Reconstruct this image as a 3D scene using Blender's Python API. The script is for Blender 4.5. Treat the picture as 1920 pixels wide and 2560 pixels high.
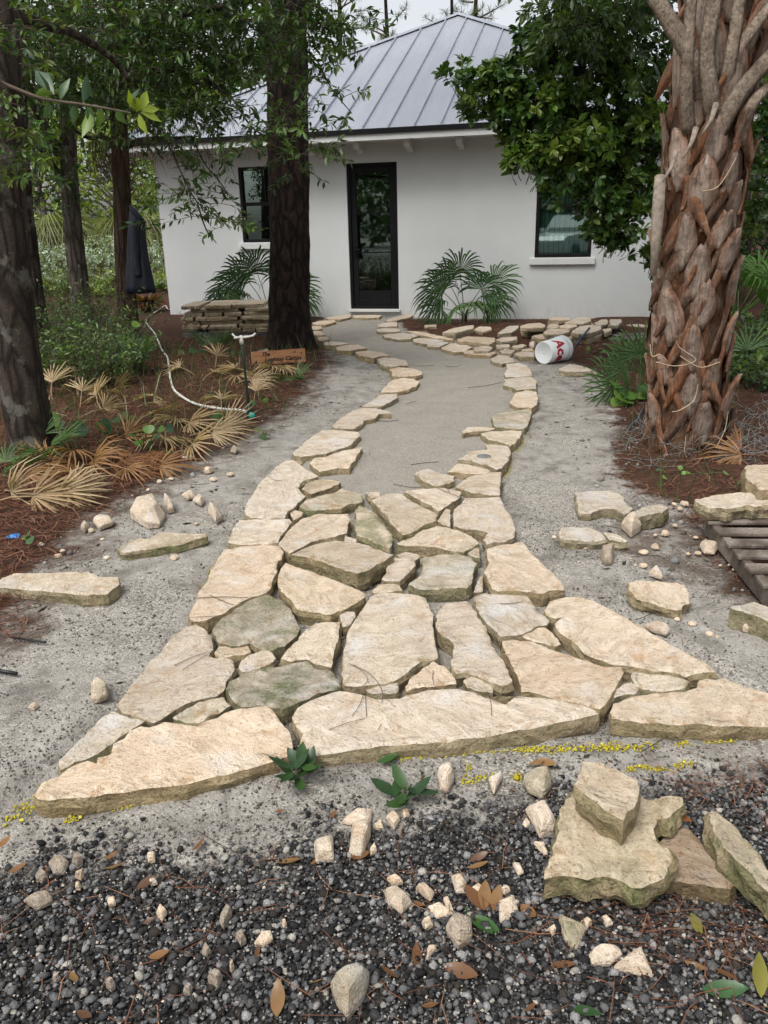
import bpy, bmesh, math, random
import numpy as np
from mathutils import Vector, Matrix, noise, geometry
for o in list(bpy.data.objects): bpy.data.objects.remove(o)
R_ = math.radians
S = bpy.context.scene
COL = S.collection
random.seed(7); RNG = np.random.default_rng(11)

# ------------------------------------------------------------------ camera
CH = 1.6; FPX = 1996.8; PITCH = 19.836; ROLL = -1.374
cd = bpy.data.cameras.new('camera'); cam = bpy.data.objects.new('camera', cd); COL.objects.link(cam)
cd.sensor_fit = 'HORIZONTAL'; cd.sensor_width = 36; cd.lens = 36 * FPX / 1920
cd.clip_start = 0.05; cd.clip_end = 2000
CM = Matrix.Rotation(R_(90 - PITCH), 4, 'X') @ Matrix.Rotation(R_(ROLL), 4, 'Z')
cam.matrix_world = Matrix.Translation((0, 0, CH)) @ CM
S.camera = cam
# ------------------------------------------------------------------ sky, sun, exposure
SUN_EL, SUN_AZ = 58, 215           # azimuth measured clockwise from +Y
w = bpy.data.worlds.new('World'); S.world = w; w.use_nodes = True
nt = w.node_tree; bg = nt.nodes['Background']
sky = nt.nodes.new('ShaderNodeTexSky'); sky.sky_type = 'NISHITA'; sky.sun_disc = False
sky.sun_elevation = R_(SUN_EL); sky.sun_rotation = R_(SUN_AZ); sky.dust_density = 4.0; sky.air_density = 1.0
hs = nt.nodes.new('ShaderNodeHueSaturation'); hs.inputs['Saturation'].default_value = 0.22
nt.links.new(sky.outputs[0], hs.inputs['Color']); nt.links.new(hs.outputs[0], bg.inputs['Color'])
bg.inputs['Strength'].default_value = 0.15
sl = bpy.data.lights.new('sun', 'SUN'); so = bpy.data.objects.new('sun', sl); COL.objects.link(so)
sl.energy = 1.3; sl.angle = R_(25); sl.color = (1, .96, .9)
sd_ = Vector((math.sin(R_(SUN_AZ)) * math.cos(R_(SUN_EL)), math.cos(R_(SUN_AZ)) * math.cos(R_(SUN_EL)), math.sin(R_(SUN_EL))))
so.rotation_euler = sd_.to_track_quat('Z', 'Y').to_euler(); so.location = (0, -5, 20)
S.render.engine = 'CYCLES'
S.view_settings.view_transform = 'Standard'; S.view_settings.look = 'None'; S.view_settings.gamma = 1
S.view_settings.use_curve_mapping = False
S.view_settings.exposure = 0.60
S.cycles.max_bounces = 5; S.cycles.diffuse_bounces = 2; S.cycles.glossy_bounces = 2; S.cycles.transmission_bounces = 2; S.cycles.transparent_max_bounces = 6

# ------------------------------------------------------------------ photo pixels -> places
M3 = np.array(CM.to_3x3())
def ray(x, y): return M3 @ np.array([x - 960, -(y - 1280), -FPX])
def gp(x, y, z=0.0):                       # point at height z behind a photo pixel
    d = ray(x, y); t = (z - CH) / d[2]; return Vector((d[0] * t, d[1] * t, z))
def at(x, y, Y):                           # point at distance Y behind a photo pixel
    d = ray(x, y); t = Y / d[1]; return Vector((d[0] * t, Y, CH + d[2] * t))
ZM = dict(A=(440, 1040, .3014), B=(860, 1040, .3617), C=(60, 1480, .4219), D=(680, 1460, .3737), E=(1220, 1440, .4219),
          F=(740, 760, .3737), G=(1000, 740, .3978), H=(440, 620, .2291), I=(1340, 1120, .3496), J=(1300, 1860, .3737),
          K=(0, 1960, .5787), L=(960, 1860, .5787), M=(0, 700, .5787), N=(960, 700, .5787), O=(0, 0, 1.1573), P=(0, 0, 1.0))
def px(k, x, y): a = ZM[k]; return a[0] + x * a[2], a[1] + y * a[2]
def parse(s):
    """'A 1,2 3,4 D 5,6' -> list of photo pixels"""
    out = []; k = None
    for t in s.split():
        if ',' in t: x, y = t.split(','); out.append(px(k, float(x), float(y)))
        else: k = t
    return out
def gpoly(s, z=0.0): return [gp(x, y, z) for x, y in parse(s)]
G = lambda k, x, y, z=0.0: gp(*px(k, x, y), z)
AT = lambda k, x, y, Y: at(*px(k, x, y), Y)

# ------------------------------------------------------------------ object helpers
def link(o, parent=None):
    COL.objects.link(o)
    if parent is not None: o.parent = parent
    return o
def tag(o, label=None, cat=None, group=None, kind=None):
    if label: o['label'] = label
    if cat: o['category'] = cat
    if group: o['group'] = group
    if kind: o['kind'] = kind
    return o
def empty(name, loc=(0, 0, 0), rz=0, parent=None):
    o = bpy.data.objects.new(name, None); o.empty_display_size = .1
    o.location = loc; o.rotation_euler = (0, 0, rz); return link(o, parent)
def pmesh(name, V, F, mat, parent=None, smooth=False):
    me = bpy.data.meshes.new(name); me.from_pydata([tuple(v) for v in V], [], F); me.update()
    if mat is not None: me.materials.append(mat)
    if smooth: me.polygons.foreach_set('use_smooth', np.ones(len(me.polygons), bool))
    return link(bpy.data.objects.new(name, me), parent)
def bobj(name, bm, mat, parent=None, smooth=False):
    me = bpy.data.meshes.new(name); bm.to_mesh(me); bm.free()
    if mat is not None: me.materials.append(mat)
    if smooth: me.polygons.foreach_set('use_smooth', np.ones(len(me.polygons), bool))
    return link(bpy.data.objects.new(name, me), parent)
def tmesh(V, T, mat, tint=None, smooth=False, name='m'):
    """mesh data from numpy triangles"""
    V = np.asarray(V, np.float32).reshape(-1, 3); T = np.asarray(T, np.int32).reshape(-1, 3)
    me = bpy.data.meshes.new(name); me.vertices.add(len(V)); me.vertices.foreach_set('co', V.ravel())
    me.loops.add(T.size); me.loops.foreach_set('vertex_index', T.ravel())
    me.polygons.add(len(T)); me.polygons.foreach_set('loop_start', np.arange(0, T.size, 3, dtype=np.int32))
    me.update(calc_edges=True)
    if tint is not None:
        a = me.attributes.new('tint', 'FLOAT_COLOR', 'POINT')
        c = np.ones((len(V), 4), np.float32); c[:, :3] = tint; a.data.foreach_set('color', c.ravel())
    if smooth: me.polygons.foreach_set('use_smooth', np.ones(len(T), bool))
    me.materials.append(mat); return me
def tobj(name, V, T, mat, parent=None, tint=None, smooth=False):
    return link(bpy.data.objects.new(name, tmesh(V, T, mat, tint, smooth, name)), parent)
def copy_tree(o, parent=None):
    c = o.copy(); link(c)
    if parent is not None: c.parent = parent
    for ch in o.children: copy_tree(ch, c)
    return c
def box(bm, c, s, rot=None, bevel=0.0):
    m = Matrix.Translation(c) @ (rot.to_4x4() if rot is not None else Matrix.Identity(4)) @ Matrix.Diagonal((*s, 1))
    r = bmesh.ops.create_cube(bm, size=1, matrix=m)
    if bevel:
        ed = list({e for v in r['verts'] for e in v.link_edges})
        bmesh.ops.bevel(bm, geom=ed, offset=bevel, segments=1, affect='EDGES')
def boxobj(name, c, s, mat, parent=None, rot=None, bevel=0.0):
    bm = bmesh.new(); box(bm, Vector(c), s, rot, bevel); return bobj(name, bm, mat, parent)
def frame_at(p0, p1, ref=Vector((0, 0, 1))):
    d = (p1 - p0).normalized(); r = ref if abs(d.dot(ref)) < .97 else Vector((1, 0, 0))
    a = d.cross(r).normalized(); return d, a, d.cross(a).normalized()
def tube_arrays(pts, rad, n=6, amp=0.0, fr=3.0, seed=0, cap=True):
    pts = [Vector(p) for p in pts]; V = []; T = []
    if not hasattr(rad, '__len__'): rad = [rad] * len(pts)
    d, a, b = frame_at(pts[0], pts[1])
    for i, p in enumerate(pts):
        q0 = pts[max(i - 1, 0)]; q1 = pts[min(i + 1, len(pts) - 1)]; d = (q1 - q0).normalized()
        a = (a - d * a.dot(d)).normalized(); b = d.cross(a)
        for k in range(n):
            t = 2 * math.pi * k / n; dr = a * math.cos(t) + b * math.sin(t); r = rad[i]
            if amp: r *= 1 + amp * noise.noise((p + dr * rad[i] * 2.2) * fr + Vector((seed * 7.1, 0, 0)))
            V.append(p + dr * r)
    m = len(pts)
    for i in range(m - 1):
        for k in range(n):
            k2 = (k + 1) % n; A, B, C_, D_ = i * n + k, i * n + k2, (i + 1) * n + k2, (i + 1) * n + k
            T += [(A, B, C_), (A, C_, D_)]
    if cap:
        for i0, fl in ((0, 1), ((m - 1) * n, 0)):
            for k in range(1, n - 1): T.append((i0, i0 + k + 1, i0 + k) if fl else (i0, i0 + k, i0 + k + 1))
    return np.array([tuple(v) for v in V]), np.array(T)
def tube(name, pts, rad, mat, parent=None, n=6, smooth=True, **k):
    V, T = tube_arrays(pts, rad, n, **k); return tobj(name, V, T, mat, parent, smooth=smooth)
def spline(pts, n):
    """Catmull-Rom through the points"""
    P = [Vector(p) for p in pts]; P = [P[0] * 2 - P[1]] + P + [P[-1] * 2 - P[-2]]; out = []
    for i in range(1, len(P) - 2):
        for j in range(n):
            t = j / n; a, b, c, d = P[i - 1:i + 3]
            out.append(.5 * ((2 * b) + (c - a) * t + (2 * a - 5 * b + 4 * c - d) * t * t + (3 * b - a - 3 * c + d) * t ** 3))
    out.append(P[-2]); return out
class Acc:
    """collects triangle pieces for one mesh"""
    def __init__(s): s.V = []; s.T = []; s.C = []; s.n = 0
    def add(s, V, T, tint=None):
        V = np.asarray(V, np.float32).reshape(-1, 3); s.V.append(V); s.T.append(np.asarray(T).reshape(-1, 3) + s.n); s.n += len(V)
        c = np.ones((len(V), 3), np.float32) if tint is None else np.broadcast_to(np.asarray(tint, np.float32), (len(V), 3)); s.C.append(c)
    def tube(s, pts, rad, n=4, tint=None): s.add(*tube_arrays(pts, rad, n, cap=False), tint=tint)
    def mesh(s, mat, name='m', smooth=False): return tmesh(np.concatenate(s.V), np.concatenate(s.T), mat, np.concatenate(s.C), smooth, name)
    def obj(s, name, mat, parent=None, smooth=False): return link(bpy.data.objects.new(name, s.mesh(mat, name, smooth)), parent)
def many(tV, tT, pos, rot, scale, tint=None):
    """instances of a small template as plain triangles (numpy)"""
    tV = np.asarray(tV, np.float32); n = len(pos); k = len(tV)
    scale = np.asarray(scale, np.float32); scale = scale.reshape(n, 1, -1)
    V = np.einsum('nij,nkj->nki', rot, tV[None] * scale) + np.asarray(pos)[:, None, :]
    T = (np.asarray(tT)[None] + (np.arange(n) * k)[:, None, None]).reshape(-1, 3)
    C = None if tint is None else np.repeat(np.asarray(tint, np.float32), k, axis=0)
    return V.reshape(-1, 3), T, C
def rots(z, roll=None):
    """rotation matrices whose local y axis is the given direction, local z near up"""
    y = z / np.maximum(np.linalg.norm(z, axis=1, keepdims=True), 1e-6)
    up = np.tile(np.array([0, 0, 1.]), (len(y), 1)); up[np.abs(y[:, 2]) > .95] = (1, 0, 0)
    x = np.cross(y, up); x /= np.linalg.norm(x, axis=1, keepdims=True); zz = np.cross(x, y)
    if roll is not None:
        c, s = np.cos(roll)[:, None], np.sin(roll)[:, None]; x, zz = x * c + zz * s, zz * c - x * s
    return np.stack([x, y, zz], 2)
def rand_rot(n):
    q = RNG.normal(size=(n, 4)); q /= np.linalg.norm(q, axis=1, keepdims=True); a, b, c, d = q.T
    return np.stack([np.stack([1 - 2 * (c * c + d * d), 2 * (b * c - a * d), 2 * (b * d + a * c)], -1),
                     np.stack([2 * (b * c + a * d), 1 - 2 * (b * b + d * d), 2 * (c * d - a * b)], -1),
                     np.stack([2 * (b * d - a * c), 2 * (c * d + a * b), 1 - 2 * (b * b + c * c)], -1)], 1)
def sdist(poly, P):
    """signed distance to a ground polygon, negative inside"""
    A = np.array([(p[0], p[1]) for p in poly]); B = np.roll(A, -1, 0); best = np.full(len(P), 1e9); ins = np.zeros(len(P), bool)
    for a, b in zip(A, B):
        ab = b - a; t = np.clip(((P - a) @ ab) / (ab @ ab + 1e-12), 0, 1); q = a + t[:, None] * ab
        best = np.minimum(best, np.hypot(*(P - q).T))
        c = ((a[1] > P[:, 1]) != (b[1] > P[:, 1])) & (P[:, 0] < (b[0] - a[0]) * (P[:, 1] - a[1]) / (b[1] - a[1] + 1e-12) + a[0]); ins ^= c
    return np.where(ins, -best, best)

# ------------------------------------------------------------------ materials
class MB:
    def __init__(s, name):
        s.m = bpy.data.materials.new(name); s.m.use_nodes = True; s.t = s.m.node_tree; s.b = s.t.nodes['Principled BSDF']; s.out = s.t.nodes['Material Output']
    def n(s, kind, props=None, **inp):
        nd = s.t.nodes.new('ShaderNode' + kind)
        for k, v in (props or {}).items(): setattr(nd, k, v)
        for k, v in inp.items():
            k = k.replace('_', ' '); i = nd.inputs[int(k[1:])] if k[0] == 'i' and k[1:].isdigit() else nd.inputs[k]
            s.set(i, v)
        return nd
    def set(s, i, v):
        if isinstance(v, bpy.types.NodeSocket): s.t.links.new(v, i)
        elif isinstance(v, tuple) and i.type == 'RGBA' and len(v) == 3: i.default_value = (*v, 1)
        else: i.default_value = v
    def co(s, obj=True, off=True):
        c = s.n('TexCoord').outputs['Object']
        if not obj: return s.n('NewGeometry').outputs['Position']
        if off:
            r = s.n('ObjectInfo').outputs['Random']; a = s.n('VectorMath', {'operation': 'SCALE'}, i0=(31., 17., 23.)); s.t.links.new(r, a.inputs['Scale'])
            c = s.n('VectorMath', {'operation': 'ADD'}, i0=c, i1=a.outputs[0]).outputs[0]
        return c
    def noise(s, co, scale, detail=4, rough=.55, dist=0.0): return s.n('TexNoise', Vector=co, Scale=scale, Detail=float(detail), Roughness=rough, Distortion=dist).outputs['Fac']
    def ramp(s, fac, stops, interp='LINEAR'):
        nd = s.n('ValToRGB', Fac=fac); cr = nd.color_ramp; cr.interpolation = interp
        while len(cr.elements) < len(stops): cr.elements.new(.5)
        for e, (p, c) in zip(cr.elements, stops): e.position = p; e.color = (*c, 1) if isinstance(c, tuple) else (c, c, c, 1)
        return nd.outputs['Color']
    def mix(s, f, a, b, mode='MIX'):
        nd = s.n('Mix', {'data_type': 'RGBA', 'blend_type': mode}); s.set(nd.inputs[0], f); s.set(nd.inputs[6], a); s.set(nd.inputs[7], b); return nd.outputs[2]
    def math(s, op, a, b=0.0, clamp=False): nd = s.n('Math', {'operation': op, 'use_clamp': clamp}, i0=a, i1=b); return nd.outputs[0]
    def attr(s, name, obj=False): 
        nd = s.n('Attribute'); nd.attribute_name = name
        if obj: nd.attribute_type = 'OBJECT'
        return nd
    def scale(s, co, v): return s.n('VectorMath', {'operation': 'MULTIPLY'}, i0=co, i1=v).outputs[0]
    def bump(s, h, st=.3, d=.01, prev=None):
        nd = s.n('Bump', Height=h, Strength=st, Distance=d)
        if prev is not None: s.t.links.new(prev, nd.inputs['Normal'])
        return nd.outputs[0]
    def fin(s, col=None, rough=.8, nrm=None, spec=.3, metal=0.0):
        if col is not None: s.set(s.b.inputs['Base Color'], col)
        s.set(s.b.inputs['Roughness'], rough); s.b.inputs['Specular IOR Level'].default_value = spec; s.set(s.b.inputs['Metallic'], metal)
        if nrm is not None: s.t.links.new(nrm, s.b.inputs['Normal'])
        return s.m
def plain(name, col, rough=.6, var=.12, sc=20, metal=0.0, spec=.4, bump=.1):
    b = MB(name); c = b.co(); f = b.noise(c, sc, 4)
    lo = tuple(x * (1 - var) for x in col); hi = tuple(min(1, x * (1 + var)) for x in col)
    return b.fin(b.ramp(f, [(.3, lo), (.7, hi)]), rough, b.bump(f, bump, .004) if bump else None, spec, metal)

def stone_mat():
    b = MB('limestone'); c = b.co(); ang = b.math('MULTIPLY', b.n('ObjectInfo').outputs['Random'], 47.0); c = b.n('VectorRotate', {'rotation_type': 'Z_AXIS'}, Vector=c, Angle=ang).outputs[0]; o = b.attr('tint', True).outputs['Color']; rim = b.attr('rim').outputs['Fac']; side = b.attr('side').outputs['Fac']
    wrp = b.n('TexNoise', Vector=c, Scale=2.6, Detail=3.0); wv = b.n('VectorMath', {'operation': 'MULTIPLY_ADD'}, i0=wrp.outputs['Color'], i1=(.22, .22, .10), i2=c).outputs[0]
    big = b.noise(c, 3.0, 5, .6, .8); med = b.noise(wv, 12, 5, .68, 1.0); fine = b.noise(c, 90, 3, .7); spk = b.noise(c, 190, 3, .6)
    band = b.noise(b.scale(wv, (1.4, 5.0, 5.)), 4.0, 5, .65, 1.2)
    col = b.ramp(med, [(.25, (.36, .295, .225)), (.42, (.525, .435, .335)), (.55, (.605, .515, .41)), (.75, (.69, .615, .51))])
    col = b.mix(b.ramp(big, [(.30, .55), (.50, 0.)]), col, (.47, .39, .325))           # pinkish grey
    col = b.mix(b.ramp(band, [(.38, .5), (.47, .0)]), col, (.40, .315, .23))           # bedding lines
    col = b.mix(b.ramp(band, [(.55, 0.), (.66, .55)]), col, (.70, .62, .51))
    col = b.mix(b.ramp(b.noise(c, 4.1, 5, .6, .6), [(.54, 0.), (.68, .8)]), col, (.64, .615, .585))          # white bloom
    col = b.mix(b.ramp(b.noise(wv, 6.5, 6, .65, .8), [(.58, 0.), (.70, .7)]), col, (.40, .235, .105))   # iron stain
    col = b.mix(b.math('MULTIPLY', b.ramp(b.noise(c, 26, 5, .7), [(.45, 0.), (.55, .8)]), rim), col, (.71, .63, .51))   # fresh chipped rim
    col = b.mix(b.math('MULTIPLY', b.ramp(b.noise(c, 19, 5, .7), [(.52, 0.), (.62, .8)]), rim), col, (.36, .235, .12))
    col = b.mix(b.ramp(fine, [(.32, .75), (.42, 0.)]), col, (.20, .155, .11))           # pits
    col = b.mix(b.ramp(spk, [(.62, 0.), (.72, .6)]), col, (.76, .70, .61))
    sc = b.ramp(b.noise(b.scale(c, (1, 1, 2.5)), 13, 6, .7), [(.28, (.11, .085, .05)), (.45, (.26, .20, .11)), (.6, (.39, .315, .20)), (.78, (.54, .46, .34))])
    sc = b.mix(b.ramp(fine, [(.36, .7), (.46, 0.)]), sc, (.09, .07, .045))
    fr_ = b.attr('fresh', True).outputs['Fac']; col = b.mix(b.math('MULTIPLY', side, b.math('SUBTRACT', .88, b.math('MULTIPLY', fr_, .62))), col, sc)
    moss = b.attr('moss', True).outputs['Fac']
    mf = b.math('MULTIPLY', b.ramp(b.noise(c, 6.5, 5, .72, .5), [(.38, 0.), (.60, 1.)]), b.math('ADD', moss, b.math('MULTIPLY', b.math('MULTIPLY', side, b.math('ADD', moss, .3)), .8), True), True)
    col = b.mix(mf, col, b.ramp(fine, [(.3, (.085, .092, .04)), (.7, (.235, .245, .125))]))
    col = b.mix(1.0, col, o, 'MULTIPLY'); col = b.mix(1.0, col, (1.0, .978, .962), 'MULTIPLY')
    h = b.math('ADD', b.math('MULTIPLY', med, .8), b.math('ADD', b.math('MULTIPLY', fine, .35), b.math('MULTIPLY', b.math('MULTIPLY', b.noise(c, 24, 5, .7), rim), 1.2)))
    n1 = b.bump(h, .85, .022); n2 = b.bump(band, .5, .014, n1)
    return b.fin(col, .84, n2, .22)
M_STONE = stone_mat()

def tint_mat(name, rough=.75, spec=.3, var=.25, sc=60, bump=.3, trans=0.0, coat=0.0):
    b = MB(name); c = b.n('NewGeometry').outputs['Position']; t = b.attr('tint').outputs['Color']; f = b.noise(c, sc, 3)
    col = b.mix(1.0, t, b.ramp(f, [(.3, 1 - var), (.7, 1 + 0 * var)]), 'MULTIPLY')
    b.fin(col, rough, b.bump(f, bump, .004) if bump else None, spec)
    if trans:
        tr = b.n('BsdfTranslucent', Color=b.mix(1.0, col, (1.5, 1.7, .6), 'MULTIPLY')); mx = b.n('MixShader', Fac=trans)
        b.t.links.new(b.b.outputs[0], mx.inputs[1]); b.t.links.new(tr.outputs[0], mx.inputs[2]); b.t.links.new(mx.outputs[0], b.out.inputs['Surface'])
    return b.m
M_GRAVEL = tint_mat('gravel', .88, .2, .5, 260, .8)
M_LEAF = tint_mat('leaf', .38, .5, .25, 18, .0, .28)
M_STRAW = tint_mat('straw', .8, .2, .3, 40, 0)
M_FROND = tint_mat('frond', .5, .2, .2, 25, 0, .2)
M_TWIG = plain('twig_bark', (.10, .075, .055), .85, .35, 30)

def bark(name, lo, mid, hi, sc=7, stretch=.22, patch=None, bump=.9, dist=.03):
    b = MB(name); c = b.co(); s = b.scale(c, (1, 1, stretch))
    v = b.n('TexVoronoi', {'feature': 'DISTANCE_TO_EDGE'}, Vector=b.mix(.12, s, b.n('TexNoise', Vector=s, Scale=5.0).outputs['Color']), Scale=float(sc)).outputs['Distance']
    f = b.noise(b.scale(c, (1, 1, stretch * .7)), sc * 6, 5, .72, .5); fn = b.noise(c, 60, 4, .7)
    h = b.math('ADD', b.ramp(v, [(0, 0.), (.22, 1.)]), b.math('MULTIPLY', f, 1.3))
    col = b.ramp(b.math('MULTIPLY', h, .44), [(.1, lo), (.45, mid), (.85, hi)])
    col = b.mix(b.ramp(fn, [(.35, .5), (.6, 0.)]), col, lo)
    if patch: col = b.mix(b.ramp(b.noise(c, 4.5, 5, .6), [(.56, 0.), (.62, .75)]), col, patch)
    return b.fin(col, .85, b.bump(h, bump, dist), .2)
M_PINE = bark('pine_bark', (.006, .0045, .004), (.024, .016, .0125), (.075, .047, .035), 11, .32, (.055, .03, .021), 1.0, .05)
M_OAK = bark('oak_bark', (.022, .018, .014), (.09, .073, .057), (.20, .17, .14), 13, .2, (.27, .26, .23))
M_OAKD = bark('dark_oak_bark', (.014, .011, .009), (.05, .038, .030), (.125, .098, .078), 13, .25, (.20, .195, .165))
M_OAKR = bark('vine_bark', (.02, .012, .009), (.075, .044, .03), (.14, .095, .07), 16, .12)
# ------------------------------------------------------------------ ground zones (metres)
MULCH_L = [gp(*px('M', -60, 1560)), *gpoly('M 0,1480 90,1390 60,1300 150,1225 300,1185 250,1120 330,1040 480,975 560,930 640,885 690,845 800,800 880,760 1000,690 1090,640 1190,575 1300,490 1340,410 1420,350'),
           *gpoly('F 140,250 95,200 90,140 200,80'), Vector((-1.2, 15.6, 0)), Vector((-4, 16.4, 0)), Vector((-5.5, 26, 0)), Vector((-30, 26, 0)), Vector((-30, 2.2, 0))]
MULCH_R = [*gpoly('F 700,100 720,170 860,190 1060,235 1340,260 1480,330'), *gpoly('G 860,420 1010,410 1230,460 1290,520'), *gpoly('N 965,440 985,540 1030,640 1000,760 1020,850 1170,930 1310,965'),
           *gpoly('I 1180,500 1230,640 1320,800 1420,880 1400,980 1500,1010 1750,1060'), Vector((6, 3.2, 0)), Vector((14, 6, 0)), Vector((14, 14, 0)), Vector((5.2, 13.7, 0))]
DARK = [*gpoly('K -60,470 0,420 150,350 350,345 640,385 900,405 1100,390 1250,310 1360,250 1520,230'), *gpoly('L 0,430 190,360 440,340 560,285 650,230 800,230 1000,210 1200,215 1400,170 1760,110'),
        Vector((3.5, 2.0, 0)), Vector((3.5, -3, 0)), Vector((-3.5, -3, 0)), Vector((-3.5, 1.5, 0))]
PATH = gpoly('F 130,160 150,235 250,275 400,325 560,390 690,455 690,545 560,645 420,765 A 1250,225 900,560 650,950 500,1300 C 1000,350 640,660 330,930 150,1150 700,1080 1500,900 D 900,960 1500,950 E 400,800 640,800 760,810 1200,820 1600,780 1250,590 1000,440 600,220 B 1250,1050 1050,720 1000,460 1050,290 1100,150 F 1450,790 1530,645 1500,540 1490,450 1400,372 1230,328 1080,295 900,262 700,217 620,172 640,110 600,78 450,80 300,88')
def nz(x, y, s, k=0.0): return noise.noise(Vector((x * s, y * s, k)))
def axis(segs):
    out = [segs[0][0]]
    for a, b, st in segs: n = max(1, round((b - a) / st)); out += [a + (b - a) * (i + 1) / n for i in range(n)]
    return out
gx = axis([(-80, -20, 6), (-20, -8, 1), (-8, -3.2, .2), (-3.2, 3.4, .045), (3.4, 8, .2), (8, 20, 1), (20, 80, 6)])
gy = axis([(-60, -10, 5), (-10, .6, .5), (.6, 5.2, .045), (5.2, 9, .1), (9, 18, .25), (18, 40, 1), (40, 160, 10)])
GX, GY = np.meshgrid(gx, gy); P2 = np.stack([GX.ravel(), GY.ravel()], 1)
dL, dR, dD, dP = [sdist(p, P2) for p in (MULCH_L, MULCH_R, DARK, PATH)]
mul = np.minimum(np.minimum(dL, dR), np.where(np.abs(P2[:, 0]) > 3.6, 3.2 - P2[:, 1], 99)); mul = np.minimum(mul, 16.2 - P2[:, 1])
H = np.array([nz(x, y, .9) * .025 + nz(x, y, 4) * .009 + nz(x, y, 13, 3) * .004 if abs(x) < 20 and y < 40 else nz(x, y, .1) * .1 for x, y in P2])
H *= np.clip(dP / .12, 0, 1) * .9 + .0
H += np.clip(-mul / .5, 0, 1) * .035 - .010
H = np.where(dP < 0.1, np.minimum(H, -.034), H)
def ground_z(x, y):
    h = (nz(x, y, .9) * .025 + nz(x, y, 4) * .009 + nz(x, y, 13, 3) * .004)
    q = np.array([[x, y]]); dp = sdist(PATH, q)[0]; m = min(sdist(MULCH_L, q)[0], sdist(MULCH_R, q)[0])
    if dp < 0: return 0.0
    return h * max(0, min(1, dp / .12)) * .9 + max(0, min(1, -m / .5)) * .035 - .010
nx_, ny_ = len(gx), len(gy)
idx = np.arange(nx_ * ny_).reshape(ny_, nx_)
q = np.stack([idx[:-1, :-1], idx[:-1, 1:], idx[1:, 1:], idx[1:, :-1]], -1).reshape(-1, 4)
T = np.concatenate([q[:, [0, 1, 2]], q[:, [0, 2, 3]]])
def ground_mat():
    b = MB('sandy_ground'); c = b.n('NewGeometry').outputs['Position']
    wob = b.math('MULTIPLY', b.math('SUBTRACT', b.noise(c, 5, 6, .65), .5), .55); wob2 = b.math('MULTIPLY', b.math('SUBTRACT', b.noise(c, 22, 4, .7), .5), .22)
    wb = b.math('ADD', wob, wob2)
    mz = b.attr('zone').outputs['Color']; sp = b.n('SeparateColor', Color=mz)
    def mask(s, lo=-.04, hi=.06): return b.n('MapRange', {'clamp': True}, Value=b.math('ADD', sp.outputs[s], wb), From_Min=lo, From_Max=hi, To_Min=1.0, To_Max=0.0).outputs[0]
    vor = b.n('TexVoronoi', Vector=c, Scale=150.0); vc = b.n('SeparateColor', Color=vor.outputs['Color']).outputs[0]
    peb = b.ramp(vc, [(0, (.115, .108, .097)), (.35, (.215, .202, .178)), (.7, (.33, .308, .27)), (.93, (.52, .485, .42))])
    lg = b.noise(c, 1.6, 6, .65, .4); sm = b.noise(c, 9, 6, .7)
    sand = b.ramp(sm, [(.25, (.16, .148, .130)), (.5, (.295, .279, .252)), (.75, (.44, .42, .385))])
    col = b.mix(b.ramp(lg, [(.40, .25), (.58, .85)]), peb, sand)
    col = b.mix(b.ramp(b.noise(c, 3.3, 7, .7, .5), [(.50, 0.), (.68, .75)]), col, (.085, .074, .064))      # damp
    col = b.mix(b.ramp(b.noise(b.scale(c, (1, 1, 1)), 40, 5, .75), [(.62, 0.), (.70, .5)]), col, (.07, .05, .04))   # crumbs of litter
    col = b.mix(b.math('MULTIPLY', mask(2), b.ramp(b.noise(c, 7, 5, .7), [(.36, 0.), (.56, .8)])), col, b.ramp(b.noise(c, 45, 4, .7), [(.3, (.04, .028, .02)), (.7, (.14, .10, .075))]))      # trampled bark litter
    mul = b.ramp(b.noise(c, 30, 6, .75), [(.25, (.016, .009, .006)), (.5, (.062, .029, .018)), (.75, (.135, .064, .038))])
    mul = b.mix(b.ramp(b.noise(c, 1.4, 4), [(.45, 0.), (.65, .6)]), mul, (.045, .03, .022))
    col = b.mix(mask(0), col, mul)
    dk = b.ramp(vc, [(0, (.008, .008, .008)), (.6, (.03, .029, .028)), (.9, (.10, .10, .10))])
    col = b.mix(mask(1), col, dk)
    h = b.math('ADD', b.math('MULTIPLY', vor.outputs['Distance'], -.8), b.math('MULTIPLY', sm, 1.2))
    return b.fin(col, .93, b.bump(h, .55, .008), .15)
M_GROUND = ground_mat()
me = tmesh(np.stack([P2[:, 0], P2[:, 1], H], 1), T, M_GROUND, None, True, 'ground')
a = me.attributes.new('zone', 'FLOAT_COLOR', 'POINT'); zc = np.ones((len(P2), 4), np.float32)
zc[:, 0] = np.clip(mul, -2, 2); zc[:, 1] = np.clip(dD, -2, 2); LIT = [*gpoly('I 640,480 1000,440 1200,500 1420,880 1650,1010 1750,1150 1400,1100 1150,960 900,900 700,780 480,700 560,560')]; zc[:, 2] = np.clip(np.minimum(sdist(LIT, P2), np.abs(dL) - .22), -2, 2); a.data.foreach_set('color', zc.ravel())
ground = link(bpy.data.objects.new('ground', me)); tag(ground, kind='structure')

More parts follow.
